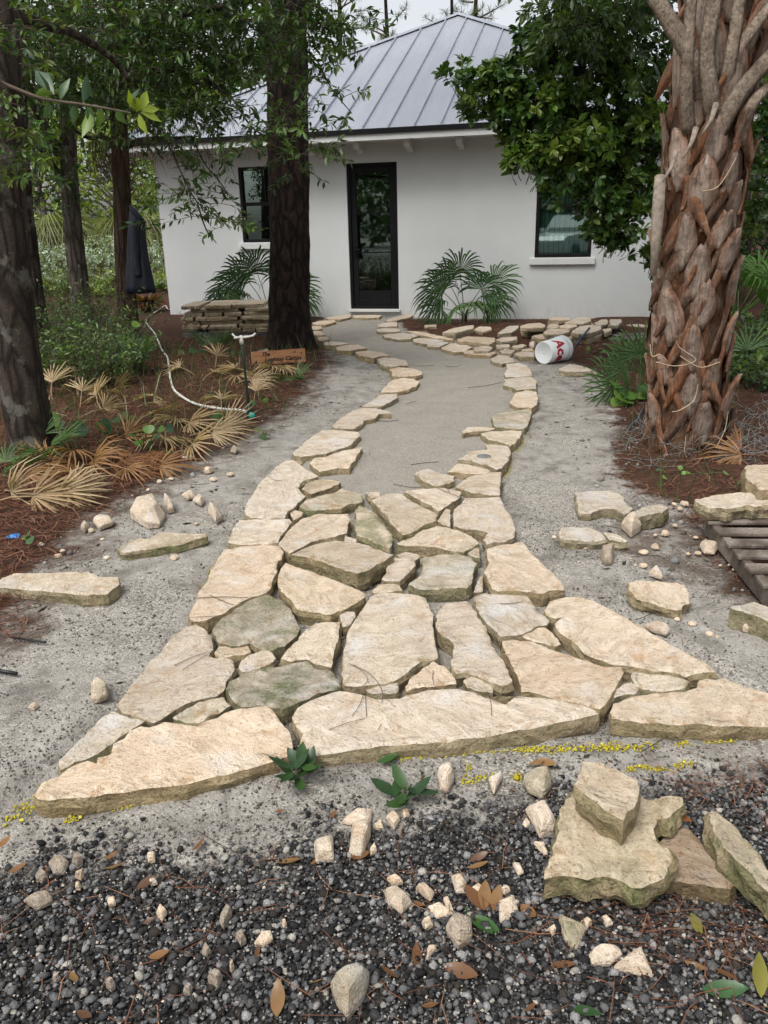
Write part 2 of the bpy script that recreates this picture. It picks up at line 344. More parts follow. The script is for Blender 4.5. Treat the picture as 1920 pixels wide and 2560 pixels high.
def path_mat():
    b = MB('path_sand'); c = b.n('NewGeometry').outputs['Position']
    vor = b.n('TexVoronoi', Vector=c, Scale=190.0); vc = b.n('SeparateColor', Color=vor.outputs['Color']).outputs[0]
    peb = b.ramp(vc, [(0, (.13, .12, .105)), (.4, (.25, .23, .20)), (.8, (.34, .315, .27)), (.95, (.52, .48, .42))])
    sm = b.noise(c, 3.5, 6, .7, .4); sand = b.ramp(sm, [(.25, (.20, .185, .16)), (.75, (.34, .315, .275))])
    col = b.mix(.5, peb, sand); col = b.mix(b.ramp(b.noise(c, 26, 5, .75), [(.66, 0.), (.75, .5)]), col, (.07, .055, .045))
    return b.fin(col, .95, b.bump(b.math('ADD', b.math('MULTIPLY', vor.outputs['Distance'], -.8), sm), .5, .006), .12)
M_PATH = path_mat()
pp = [Vector((p.x, p.y)) for p in PATH]
pts = list(pp); xs = [p.x for p in pp]; ys = [p.y for p in pp]
grid = [Vector((x, y)) for x in np.arange(min(xs), max(xs), .12) for y in np.arange(min(ys), max(ys), .12)]
gd = sdist(PATH, np.array([(g.x, g.y) for g in grid])); grid = [g for g, d in zip(grid, gd) if d < -.06]
n0 = len(pts); r = geometry.delaunay_2d_cdt(pts + grid, [(i, (i + 1) % n0) for i in range(n0)], [], 1, 1e-5)
path = pmesh('path', [(v.x, v.y, .004 + nz(v.x, v.y, 2.5, 9) * .006 - .026 * max(0, min(1, (4.75 - v.y) / .3))) for v in r[0]], r[2], M_PATH, smooth=True)
tag(path, kind='structure')

# ------------------------------------------------------------------ stones
def resample(poly, st):
    out = []
    for a, b in zip(poly, poly[1:] + poly[:1]):
        n = max(1, round((b - a).length / st))
        out += [a.lerp(b, i / n) for i in range(n)]
    return out
def stone(name, poly, ztop, thick, parent=None, seed=0, rough=1.0, tint=(1, 1, 1), moss=0.0, tilt=(0, 0), fine=None, relief=1.0):
    """flagstone from an outline in metres: chipped outline, uneven top, rough broken sides"""
    P = [Vector((p[0], p[1])) for p in poly]
    ar = sum(a.x * b.y - b.x * a.y for a, b in zip(P, P[1:] + P[:1])) / 2
    if ar < 0: P.reverse()
    c = sum(P, Vector((0, 0))) / len(P); size = math.sqrt(abs(ar))
    st = fine or max(.012, min(.05, size / 14)); o = Vector((seed * 3.7, seed * 1.3, seed * .7))
    ring = resample(P, st); n = len(ring); am = min(.011, size * .04) * rough
    nr = []
    for i, p in enumerate(ring):
        d = (ring[(i + 1) % n] - ring[i - 1]).normalized(); nn = Vector((d.y, -d.x)); q = Vector((p.x, p.y, 0))
        nr.append((p + nn * am * (noise.noise(q * (3.2 / max(size, .1)) + o) * .8 + noise.noise(q * 38 + o) * .55), nn))
    out = [p for p, _ in nr]; inset = min(.014, size * .06)
    ins = [p - nn * inset * (1 + .5 * noise.noise(Vector((p.x, p.y, 5)) * 30)) for p, nn in nr]
    mn = Vector((min(p.x for p in out), min(p.y for p in out))); mx = Vector((max(p.x for p in out), max(p.y for p in out)))
    gs = max(st * 1.2, .016); inner = [Vector((x + random.uniform(-.3, .3) * gs, y + random.uniform(-.3, .3) * gs)) for x in np.arange(mn.x, mx.x, gs) for y in np.arange(mn.y, mx.y, gs)]
    if inner:
        ds = sdist(out, np.array([(p.x, p.y) for p in inner])); inner = [p for p, d in zip(inner, ds) if d < -inset * 1.7]
    rv = geometry.delaunay_2d_cdt(out + ins + inner, [(i, (i + 1) % n) for i in range(n)], [], 1, 1e-6)
    V = []; side = []; rim = []; ed = {}; ni = 2 * n
    for i, v in enumerate(rv[0]):
        src = rv[3][i]; e = bool(src) and min(src) < n
        if e: ed[min(src)] = i
        q = Vector((v.x, v.y, 0)); h = noise.noise(q * 4.5 + o) * .006 + noise.noise(q * 17 + o) * .0028 + max(0, noise.noise(q * 8 + o * 2)) * .005
        z = ztop + h * relief * min(1, size * 3.5) - (min(.006, thick * .12) * (1 + noise.noise(q * 40 + o)) if e else 0)
        V.append(Vector((v.x, v.y, z))); side.append(.0); rim.append(1. if e else (.7 if src and min(src) < ni else 0.))
    F = [tuple(f) for f in rv[2]]; ntop = len(F); prev = [ed.get(i) for i in range(n)]
    if any(p is None for p in prev):
        ok = [p for p in prev if p is not None]; last = ok[0]; pv = []
        for p in prev: last = p if p is not None else last; pv.append(last)
        prev = pv
    base = len(V)
    for i in range(n): V.append(V[prev[i]].copy()); side.append(1.)
    prev = list(range(base, base + n))
    for t, off in ((.33, .3), (.68, .15), (1, -.25)):
        cur = []
        for i in range(n):
            p, nn = nr[i]; q = Vector((p.x, p.y, t * thick)); k = noise.noise(q * 22 + o) * .011 * rough + noise.noise(Vector((p.x * 4, p.y * 4, t * 9)) + o) * .008
            k = (k + off * .012) * min(1, thick / .05); cur.append(len(V)); V.append(Vector((p.x + nn.x * k, p.y + nn.y * k, ztop - thick * t))); side.append(1.)
        for i in range(n):
            j = (i + 1) % n; F.append((prev[i], cur[i], cur[j])); F.append((prev[i], cur[j], prev[j]))
        prev = cur
    F.append(tuple(reversed(prev)))
    cz = ztop - thick * .5
    L = [v - Vector((c.x, c.y, cz)) for v in V]
    if tilt != (0, 0):
        m = Matrix.Rotation(tilt[0], 3, 'X') @ Matrix.Rotation(tilt[1], 3, 'Y'); L = [m @ v for v in L]
    ob = pmesh(name, L, F, M_STONE, parent); ob.location = (c.x, c.y, cz)
    a = ob.data.attributes.new('side', 'FLOAT', 'POINT'); a.data.foreach_set('value', np.array(side, np.float32))
    a = ob.data.attributes.new('rim', 'FLOAT', 'POINT'); a.data.foreach_set('value', np.array(rim + [0.] * (len(V) - len(rim)), np.float32))
    sm = np.zeros(len(F), bool); sm[:ntop] = True; ob.data.polygons.foreach_set('use_smooth', sm)
    t = random.uniform(.86, 1.06); q = random.uniform(-1, 1) * .045; ob['tint'] = (tint[0] * t * (1 + q), tint[1] * t, tint[2] * t * (1 - q * 1.2)); ob['moss'] = float(moss)
    return ob
def rock(name, poly, h, seed=0, tint=(1, 1, 1), moss=0.0, z0=-.006, top=.62, parent=None):
    """angular broken chunk: hull of an outline with an uneven smaller top"""
    rr = random.Random(seed); P = [Vector((p[0], p[1])) for p in poly]; c = sum(P, Vector((0, 0))) / len(P); bm = bmesh.new()
    size = max((p - c).length for p in P)
    for p in P:
        d = p - c
        for k, z in ((.93, 0.), (1.0, rr.uniform(.25, .5)), (rr.uniform(top * .8, top * 1.25), rr.uniform(.72, 1.0))):
            bm.verts.new((d.x * k + rr.uniform(-.04, .04) * size, d.y * k + rr.uniform(-.04, .04) * size, z * h))
    hull = bmesh.ops.convex_hull(bm, input=bm.verts)
    bmesh.ops.delete(bm, geom=[v for v in bm.verts if not v.link_faces], context='VERTS')
    bmesh.ops.bevel(bm, geom=list(bm.edges), offset=min(size * .06, .004), segments=1, affect='EDGES', clamp_overlap=True)
    o = bobj(name, bm, M_STONE, parent); o.location = (c.x, c.y, z0); t = rr.uniform(.9, 1.1)
    o['tint'] = (tint[0] * t, tint[1] * t, tint[2] * t); o['moss'] = float(moss); return o
TZ = .05
FLAGS = '''
C 68,1195 110,1125 200,1075 300,1010 372,990 430,1020 440,975 500,965 520,945 530,890 590,855 620,815 690,785 740,790 830,760 900,770 960,775 1030,795 1060,765 1140,730 1230,695 1330,685 1440,668 1480,700 1530,770 1580,850 1600,940 1590,960 1480,1000 1330,1040 1080,1100 960,1130 850,1140 700,1155 560,1185 420,1205 280,1220 150,1228 90,1215
C 195,1010 210,985 290,910 380,820 460,735 520,700 560,710 640,735 720,755 690,780 640,805 590,830 560,855 525,885 490,905 440,945 380,975 300,1000 210,1050 | moss=.25
C 550,660 620,555 700,460 800,355 880,260 950,205 1020,182 1070,205 1110,260 1118,330 1090,370 1130,385 1200,380 1245,400 1252,450 1230,490 1195,530 1180,575 1140,600 1060,622 960,655 900,685 860,710 820,750 770,770 725,755 650,730 590,705
C 880,735 930,705 1000,665 1100,630 1180,615 1228,665 1190,695 1120,722 1040,765 960,765 900,752 | moss=.45
P 564,1720 575,1699 604,1685 642,1670 702,1664 747,1652 766,1649 785,1666 826,1677 844,1699 850,1716 811,1727 773,1744 705,1768 651,1763 604,1765 581,1750 | moss=.95 tint=.72
C 1130,350 1150,322 1240,314 1330,314 1345,345 1300,362 1220,376 1135,376 | z=.035 tint=.98
C 1272,440 1280,402 1330,372 1400,344 1460,340 1490,385 1478,408 1420,432 1340,462 1290,468 | z=.04
C 1115,205 1180,150 1290,70 1360,32 1440,17 1530,47 1580,110 1630,200 1600,262 1540,308 1470,338 1400,328 1340,290 1310,300 1230,312 1160,292 1122,240 | moss=.75 tint=.84
P 558,1370 657,1362 699,1364 708,1381 703,1396 695,1399 692,1426 680,1444 677,1470 651,1484 618,1493 588,1511 555,1533 516,1548 478,1554 469,1539 515,1453 539,1402
A 440,1005 520,858 640,853 800,853 945,850 962,880 930,920 880,980 848,1045 760,1055 620,1060 500,1060 430,1040
A 560,780 600,700 660,620 700,540 770,480 830,410 900,370 970,362 1020,388 1080,442 1140,472 1185,500 1150,512 1080,520 1030,550 1010,590 1055,640 1075,670 1015,718 985,758 930,785 900,838 760,845 620,838 570,812
A 965,300 1060,220 1150,150 1220,108 1330,113 1515,128 1520,160 1485,200 1455,233 1390,257 1310,277 1240,307 1130,322 1040,332 980,327
A 1103,388 1145,353 1240,335 1300,308 1360,286 1450,270 1545,255 1515,310 1465,378 1435,428 1340,432 1240,447 1190,455 1150,425
A 1045,600 1080,560 1150,532 1230,522 1365,538 1340,562 1250,600 1120,640 | moss=.3 tint=.9
A 1022,750 1080,692 1180,662 1290,642 1370,598 1440,618 1545,643 1550,700 1490,712 1420,722 1360,757 1250,772 1120,782 1060,772 | moss=.4 tint=.93
A 948,800 990,778 1058,795 1035,825 975,857 | z=.035
A 855,1050 902,980 960,912 1050,845 1180,805 1300,808 1425,810 1435,860 1420,965 1380,975 1280,997 1150,1030 1060,1075 1000,1105 940,1130 890,1105
A 1400,988 1500,1022 1498,1040 1400,1035 | z=.045
P 729,1385 759,1369 802,1357 838,1347 871,1352 900,1356 940,1369 983,1385 950,1404 921,1421 894,1430 866,1424 802,1401 759,1390 | z=.095 t=.10 tint=.80 moss=.15
P 692,1462 699,1435 705,1416 714,1405 759,1421 841,1448 906,1477 915,1491 900,1500 866,1516 841,1525 826,1534 785,1529 746,1524 728,1498 706,1481 | moss=.12 tint=.95
D 600,160 660,85 690,60 800,55 930,65 1035,90 1060,140 1075,200 1070,270 1085,350 1105,440 1112,485 1085,505 1000,515 935,555 875,595 825,635 765,660 640,672 560,685 482,685 474,560 480,420 505,312 555,232 | tint=.97
D 630,705 740,668 845,656 850,690 825,730 720,728 645,722 | z=.04 moss=.35
D 55,488 95,442 175,362 225,293 290,250 400,245 458,245 455,290 432,380 412,480 392,545 300,532 230,500 130,515 | tint=.97
D 452,202 500,180 555,184 560,210 518,275 474,280 | z=.04
D 1097,210 1135,152 1155,125 1250,110 1305,105 1345,152 1395,242 1455,352 1505,442 1552,522 1592,620 1597,655 1540,672 1480,645 1380,605 1290,575 1232,583 1197,540 1207,440 1197,390 1127,330 1102,260
D 1280,640 1330,615 1400,632 1472,660 1480,722 1400,712 1305,688 | z=.035 moss=.3
D 897,678 935,612 1003,565 1080,516 1158,545 1205,592 1232,660 1150,672 1040,680 960,690 900,708 | tint=1.04
D 135,880 180,830 260,770 400,712 500,708 600,735 700,762 850,748 900,728 1000,705 1100,695 1240,692 1350,725 1480,768 1560,790 1630,752 E 0,716 80,706 150,706 300,710 420,730 550,760 640,792 655,808 600,823 450,858 250,893 0,938 D 1400,1018 1100,1048 950,1048 800,1063 650,1088 450,1118 195,1155 170,1100 192,1000 152,960
E 718,800 745,752 800,725 900,705 1050,690 1160,675 1233,650 1243,605 1300,603 1400,603 1500,642 1659,685 1790,735 1830,800 1800,862 1659,873 1500,878 1300,883 1150,878 1000,863 850,858 728,842 | moss=.18
E 340,200 365,140 450,115 560,120 650,155 760,215 880,285 950,325 1060,385 1200,465 1300,515 1355,560 1240,568 1170,586 1080,566 980,560 900,540 800,520 720,510 600,475 545,428 495,370 432,328 404,305 392,280 435,242 400,246 350,228
E 84,380 150,368 240,374 330,404 430,444 520,474 640,514 740,534 785,540 802,570 775,620 735,690 697,745 660,772 560,745 430,725 300,696 195,680 185,620 155,530 105,450
E 845,590 853,565 930,575 1050,584 1160,604 1203,622 1168,660 1050,675 930,665 873,640 | z=.04 moss=.35
E 757,670 802,635 850,625 898,660 876,690 800,697 747,712 | z=.04
P 1184,1492 1203,1483 1222,1484 1272,1487 1320,1487 1333,1508 1341,1524 1374,1550 1368,1560 1340,1566 1306,1582 1282,1588 1252,1590 1244,1580 1222,1561 1190,1512 | moss=.15
E 200,350 262,304 340,300 386,332 434,398 400,415 330,395 240,366 | z=.04 moss=.2
B 184,580 290,540 400,534 450,573 550,623 634,672 638,718 556,746 488,795 402,818 334,748 294,690 244,632 | moss=.25
B 148,528 246,524 255,556 192,565 | z=.045
B 80,640 103,614 160,624 220,684 278,752 330,816 333,885 316,908 250,884 160,845 80,815 84,720 | moss=.75 tint=.98
B 420,518 560,499 680,494 812,518 795,558 736,597 676,636 654,658 602,611 532,586 464,546
B 645,720 702,636 735,645 735,762 662,736 | z=.04
B 760,640 804,604 842,565 1000,554 1077,559 1106,622 1155,692 1180,762 1180,828 1118,860 985,880 962,848 996,800 902,776 832,780 760,755
B 376,878 472,834 562,775 640,750 738,775 848,805 915,843 934,868 876,915 828,938 740,925 640,903 520,892 380,890 | moss=.3
B 286,990 332,974 420,979 494,1002 484,1040 435,1088 386,1134 282,1134 256,1120 294,1080
B 360,955 430,934 514,952 522,970 488,994 400,981 | z=.04
B 196,1200 232,1164 340,1154 386,1164 404,1198 300,1210 204,1220 | z=.045 moss=.3
B 446,1160 524,1102 545,1042 550,974 650,950 800,950 876,974 918,1012 898,1090 874,1156 846,1182 760,1182 650,1190 515,1195 | moss=.4 tint=.93
B 966,1080 1005,1010 986,950 981,908 1100,885 1228,870 1286,922 1356,1002 1445,1082 1524,1172 1520,1196 1420,1205 1380,1225 1260,1214 1160,1204 1062,1208 1025,1186 1005,1130
B 855,945 902,910 936,910 940,975 890,966 | z=.04
B 895,1215 933,1114 960,1096 960,1204 | z=.035
B 766,485 822,445 862,415 1000,385 1090,385 1080,470 1076,540 960,535 882,525 834,506
B 716,385 782,325 860,330 940,350 1018,372 978,396 880,400 820,396 772,386
B 485,400 522,370 580,360 640,384 700,399 768,412 764,446 700,465 640,482 562,452 | moss=.15
B 786,300 842,273 853,244 920,237 994,229 981,200 1060,197 1136,209 1153,242 1135,300 1096,355 1060,365 1002,341 932,326 872,301
B 946,120 1002,109 1100,99 1238,99 1225,130 1186,181 1150,200 1080,176 1002,161 | moss=.2
B 815,100 852,74 930,72 1048,82 1000,97 900,102 824,116
F 1314,758 1333,734 1450,714 1548,702 1576,718 1556,790 1526,831 1420,831 1324,816 | moss=.5 tint=.92
F 1424,655 1453,622 1463,593 1530,576 1606,583 1620,620 1610,668 1578,694 1540,691 1482,691
F 1389,540 1394,503 1480,489 1578,486 1608,512 1608,566 1540,566 1480,580 1443,556 | moss=.25
F 1394,463 1414,430 1405,399 1500,394 1548,413 1576,456 1576,477 1480,486 1404,490
F 1299,365 1352,339 1420,344 1470,384 1400,391 1380,401 1314,382
F 1119,315 1182,304 1290,314 1345,326 1300,341 1180,336 1124,328
F 969,290 1042,259 1120,269 1180,286 1120,316 1060,321 984,303
F 874,268 922,256 1010,252 1018,259 960,284 884,284
F 779,236 832,226 930,232 1000,246 920,258 860,266 793,253
F 574,206 622,199 700,194 788,199 814,213 768,231 680,236 594,219
F 539,166 602,159 688,162 700,180 620,187 544,183
F 549,136 602,122 676,119 676,148 600,152 544,152
F 594,111 652,89 720,74 784,72 766,86 700,102 624,116
F 379,76 480,72 574,74 556,88 470,92 384,87
F 189,95 262,79 366,71 366,85 300,102 224,102
F 109,125 152,112 258,108 266,119 200,137 123,137
F 89,150 168,143 176,160 150,169 93,168
F 99,181 168,181 195,204 140,209 103,208
F 144,219 208,218 220,234 180,246 153,243
F 180,258 242,247 354,260 338,266 260,277 193,273
F 265,290 332,274 420,272 474,293 410,302 370,311 283,308
F 395,320 482,312 580,322 628,344 560,347 520,358 423,343
F 545,366 602,356 680,364 736,378 750,406 700,409 640,416 592,411 559,394
F 625,435 682,422 768,429 844,451 845,468 800,481 700,486 643,477 645,456
F 566,588 594,548 643,504 720,494 788,499 823,521 805,547 748,571 680,586
F 442,683 503,648 562,604 676,599 680,624 638,647 568,681 500,686
F 245,810 294,763 362,719 430,694 540,694 616,713 632,732 558,732 527,761 458,776 447,797 388,831 310,831 249,825
'''
def opts(s):
    d = {}
    for t in s.split():
        k, v = t.split('='); d[k] = float(v)
    return d
def grey(t): return (t, t, t * .98) if t < 1 else (t, t, t)
for i, ln in enumerate(l for l in FLAGS.strip().split('\n')):
    a, _, b = ln.partition('|'); o = opts(b); z = o.get('z', TZ)
    poly = gpoly(a, z); stone('flagstone', poly, z, o.get('t', z + .036), path, i + 1, 1.0, grey(o.get('tint', 1.0)), o.get('moss', .06))
# ------------------------------------------------------------------ the house
HD = 14.9205; HYAW = R_(-15.102)
def wall_mat():
    b = MB('white_stucco'); c = b.co(off=False); f = b.noise(c, 90, 4, .7); g = b.noise(c, 1.3, 5, .6)
    col = b.ramp(g, [(.3, (.57, .585, .585)), (.7, (.62, .635, .635))])
    dirt = b.math('MULTIPLY', b.ramp(b.noise(b.scale(c, (2.5, 2.5, 1)), 3, 6, .7), [(.4, 0.), (.8, .5)]), b.n('MapRange', {'clamp': True}, Value=b.n('SeparateXYZ', Vector=c).outputs[2], From_Min=0.0, From_Max=.35, To_Min=1.0, To_Max=0.0).outputs[0])
    return b.fin(b.mix(dirt, col, (.42, .36, .29)), .9, b.bump(f, .25, .006), .2)
M_WALL = wall_mat()
def roof_mat():
    b = MB('galvalume_roof'); c = b.co(off=False); f = b.noise(b.scale(c, (1, .25, .25)), 2.2, 5, .6); g = b.noise(c, 14, 5, .7)
    col = b.ramp(f, [(.3, (.38, .405, .455)), (.7, (.46, .485, .53))]); col = b.mix(b.ramp(g, [(.6, 0.), (.75, .25)]), col, (.36, .37, .40))
    return b.fin(col, b.ramp(g, [(.3, .38), (.7, .5)]), b.bump(b.n('TexWave', {'bands_direction': 'X'}, Vector=c, Scale=7.0).outputs['Fac'], .12, .01), .5, .55)
M_ROOF = roof_mat()
M_TRIM = plain('white_trim', (.62, .63, .62), .7, .05, 6)
M_BLACK = plain('black_frame', (.006, .006, .007), .55, .2, 10, 0, .2, 0)
M_BLIND = plain('vinyl_blind', (.72, .80, .76), .6, .05, 4, bump=0)
M_ROOM = plain('room_wall', (.03, .033, .032), .9, .1, 3)
def glass_mat():
    b = MB('tinted_glass'); fr = b.n('Fresnel', IOR=1.55).outputs[0]
    tr = b.n('BsdfTransparent', Color=(.62, .77, .74)); gl = b.n('BsdfGlossy', Color=(.85, .95, .92), Roughness=.015)
    mx = b.n('MixShader'); b.t.links.new(b.math('ADD', b.math('MULTIPLY', fr, 1.0), .07, True), mx.inputs[0])
    b.t.links.new(tr.outputs[0], mx.inputs[1]); b.t.links.new(gl.outputs[0], mx.inputs[2]); b.t.links.new(mx.outputs[0], b.out.inputs['Surface']); return b.m
M_GLASS = glass_mat()
house = empty('house', (0, HD, 0), HYAW); tag(house, 'white stucco house with grey standing seam metal hip roof and black door', 'house')
UL, UR, DEP, ZW = -4.22, 5.4, 9.6, 2.93
OPEN = [(-2.57, -1.62, 1.33, 2.61), (-.536, .372, .144, 2.593), (2.75, 3.68, 1.0, 2.56)]
us = sorted({UL, UR, *[o[0] for o in OPEN], *[o[1] for o in OPEN]}); zs = sorted({-.2, ZW, *[o[2] for o in OPEN], *[o[3] for o in OPEN]})
V = []; F = []
def quad(a, b, c, d): n = len(V); V.extend([a, b, c, d]); F.append((n, n + 1, n + 2, n + 3))
for u0, u1 in zip(us, us[1:]):
    for z0, z1 in zip(zs, zs[1:]):
        um, zm = (u0 + u1) / 2, (z0 + z1) / 2
        if not any(o[0] < um < o[1] and o[2] < zm < o[3] for o in OPEN): quad((u0, 0, z0), (u1, 0, z0), (u1, 0, z1), (u0, 0, z1))
for u0, u1, z0, z1 in OPEN:
    t = .13
    quad((u0, 0, z0), (u0, 0, z1), (u0, t, z1), (u0, t, z0)); quad((u1, 0, z0), (u1, t, z0), (u1, t, z1), (u1, 0, z1))
    quad((u0, 0, z1), (u1, 0, z1), (u1, t, z1), (u0, t, z1)); quad((u0, 0, z0), (u0, t, z0), (u1, t, z0), (u1, 0, z0))
for a, b in (((UL, DEP), (UL, 0)), ((UR, 0), (UR, DEP)), ((UR, DEP), (UL, DEP))):
    quad((*a, -.2), (*b, -.2), (*b, ZW), (*a, ZW))
pmesh('wall', V, F, M_WALL, house)
room = pmesh('room', [(UL + .2, .25, .1), (UR - .2, .25, .1), (UR - .2, 5, .1), (UL + .2, 5, .1), (UL + .2, .25, 2.85), (UR - .2, .25, 2.85), (UR - .2, 5, 2.85), (UL + .2, 5, 2.85)],
      [(0, 1, 2, 3), (4, 7, 6, 5), (1, 5, 6, 2), (2, 6, 7, 3), (3, 7, 4, 0)], M_ROOM, house)
# eaves: soffit, fascia, black drip edge, corbels
EL, ER, EF, ZE = -4.82, 6.0, -.6, 3.06
EB = EF + (ER - EL)
pmesh('soffit', [(EL + .03, EF + .03, 2.905), (ER - .03, EF + .03, 2.905), (ER - .03, EB - .03, 2.905), (EL + .03, EB - .03, 2.905)], [(0, 3, 2, 1)], M_TRIM, house)
for c, s in (((.59, EF + .0, 2.945), (ER - EL, .03, .12)), ((EL, (EF + EB) / 2, 2.945), (.03, ER - EL, .12)), ((ER, (EF + EB) / 2, 2.945), (.03, ER - EL, .12))): boxobj('fascia', c, s, M_TRIM, house)
for c, s in (((.59, EF - .022, 3.018), (ER - EL + .05, .045, .078)), ((EL - .022, (EF + EB) / 2, 3.018), (.045, ER - EL, .078))): boxobj('drip_edge', c, s, M_BLACK, house)
def corbel():
    prof = [(0, 0), (0, -.17), (-.05, -.17), (-.09, -.13), (-.16, -.11), (-.22, -.12), (-.30, -.09), (-.34, -.05), (-.34, 0)]
    V = [(s * .05, y, z) for s in (-1, 1) for y, z in prof]; n = len(prof)
    F = [tuple(range(n)), tuple(reversed(range(n, 2 * n)))] + [(i, n + i, n + (i + 1) % n, (i + 1) % n) for i in range(n)]
    return V, F
cv, cf = corbel(); c0 = None
for k in range(-5, 7):
    u = .62 + .87 * k
    if UL < u < UR:
        if c0 is None: ob = c0 = pmesh('corbel', cv, cf, M_TRIM, house)
        else: ob = c0.copy(); link(ob)
        ob.parent = house; ob.location = (u, -.002, 2.90)
# roof: standing seam panels, each a piece of the roof
AX, AY, AZ = .6, EF + 5.41, 5.72
sl_ = (AZ - ZE) / (AY - EF)
V = []; F = []
def cap_strip(p, q, wd=.09):
    p, q = Vector(p), Vector(q); d = (q - p).normalized(); s = d.cross(Vector((0, 0, 1))).normalized() * wd; up = Vector((0, 0, .045)); dn = Vector((0, 0, .005))
    n = len(V); V.extend([p - s + dn, p + up, p + s + dn, q - s + dn, q + up, q + s + dn]); F.extend([(n, n + 1, n + 4, n + 3), (n + 1, n + 2, n + 5, n + 4)])
for ex, ey in ((EL, EF), (ER, EF), (EL, EB), (ER, EB)): cap_strip((ex, ey, ZE), (AX, AY, AZ))
roof = pmesh('roof', V, F, M_ROOF, house)
PW = .4328
def panel(u0, u1, kind):
    """one pan between two seams on the front (kind 0), left (1) or right (2) slope, with its raised seam"""
    H_ = AY - EF
    def top(u): return max(0.0, min((u - EL), (ER - u)))          # run up to the hip
    def P(u, r, dz=0.0):
        if kind == 0: return (u, EF + r, ZE + r * sl_ + dz)
        if kind == 1: return (EL + r, EB - (u - EL), ZE + r * sl_ + dz)
        return (ER - r, EF + (u - EL), ZE + r * sl_ + dz)
    mid = AX if u0 < AX < u1 else None
    b = [P(u0, 0), P(u1, 0)]; t = [P(u1, top(u1))] + ([P(mid, top(mid))] if mid else []) + [P(u0, top(u0))]
    V = b + t; F = [tuple(range(len(V)))]; n = len(V)
    r = top(u0)
    if r > .1:
        for a in (0, .0): pass
        V += [P(u0 + .004, 0), P(u0 + .004, 0, .045), P(u0 + .022, 0, .045), P(u0 + .022, 0), P(u0 + .004, r), P(u0 + .004, r, .045), P(u0 + .022, r, .045), P(u0 + .022, r)]
        F += [(n, n + 4, n + 5, n + 1), (n + 1, n + 5, n + 6, n + 2), (n + 2, n + 6, n + 7, n + 3), (n, n + 1, n + 2, n + 3)]
    return pmesh('roof_panel', V, F, M_ROOF, roof)
for kind in (0, 1, 2):
    u = EL
    while u < ER - .02:
        panel(u, min(u + PW, ER), kind); u += PW
pmesh('back_slope', [(EL, EB, ZE), (ER, EB, ZE), (AX, AY, AZ)], [(0, 1, 2)], M_ROOF, roof)
# door and windows
def rect_frame(name, u0, u1, z0, z1, y, wd, dp, mat, parent):
    bm = bmesh.new()
    for c, s in (((u0 + wd / 2, y, (z0 + z1) / 2), (wd, dp, z1 - z0)), ((u1 - wd / 2, y, (z0 + z1) / 2), (wd, dp, z1 - z0)),
                 (((u0 + u1) / 2, y, z1 - wd / 2), (u1 - u0 - 2 * wd - .002, dp, wd)), (((u0 + u1) / 2, y, z0 + wd / 2), (u1 - u0 - 2 * wd - .002, dp, wd))): box(bm, Vector(c), s, None, .004)
    return bobj(name, bm, mat, parent)
u0, u1, z0, z1 = OPEN[1]
door = rect_frame('door', u0, u1, z0, z1, .075, .05, .09, M_BLACK, house)
rect_frame('stile', u0 + .052, u1 - .052, z0 + .052, z1 - .052, .085, .10, .045, M_BLACK, door)
boxobj('bottom_rail', ((u0 + u1) / 2, .085, z0 + .24), (u1 - u0 - .31, .043, .17), M_BLACK, door)
boxobj('pane', ((u0 + u1) / 2, .09, (z0 + z1) / 2 + .09), (u1 - u0 - .31, .012, z1 - z0 - .50), M_GLASS, door)
for k in (1, 2): boxobj('muntin', ((u0 + u1) / 2, .08, z0 + .32 + k * .66), (u1 - u0 - .31, .02, .02), M_BLACK, door)
bm = bmesh.new(); box(bm, Vector((u0 + .10, .045, z0 + 1.02)), (.035, .012, .2), None, .004); box(bm, Vector((u0 + .15, .02, z0 + 1.03)), (.11, .018, .02), None, .004); box(bm, Vector((u0 + .10, .03, z0 + 1.03)), (.02, .03, .02))
bobj('handle', bm, M_BLACK, door)
boxobj('threshold', ((u0 + u1) / 2, -.02, z0 - .022), (u1 - u0 + .06, .10, .04), M_TRIM, door)
for j, (u0, u1, z0, z1) in enumerate((OPEN[0], OPEN[2])):
    win = rect_frame('window', u0, u1, z0, z1, .07, .055, .09, M_BLACK, house)
    zm = (z0 + z1) / 2 + .02
    boxobj('meeting_rail', ((u0 + u1) / 2, .07, zm), (u1 - u0 - .112, .05, .06), M_BLACK, win)
    boxobj('muntin', ((u0 + u1) / 2, .075, (zm + z1) / 2), (.022, .02, z1 - zm - .10), M_BLACK, win)
    boxobj('pane', ((u0 + u1) / 2, .085, (zm + z1) / 2 - .01), (u1 - u0 - .112, .008, z1 - zm - .08), M_GLASS, win)
    boxobj('pane', ((u0 + u1) / 2, .085, (zm + z0) / 2 + .01), (u1 - u0 - .112, .008, zm - z0 - .08), M_GLASS, win)
    boxobj('sill', ((u0 + u1) / 2, -.025, z0 - .06), (u1 - u0 + .15, .07, .11), M_TRIM, win, bevel=.006)
    if j == 1:
        for k in range(10): boxobj('blind_slat', (u0 + .09 + k * .084, .20, (z0 + z1) / 2), (.006, .085, z1 - z0 - .04), M_BLIND, win, Matrix.Rotation(R_(62), 3, 'Z'))
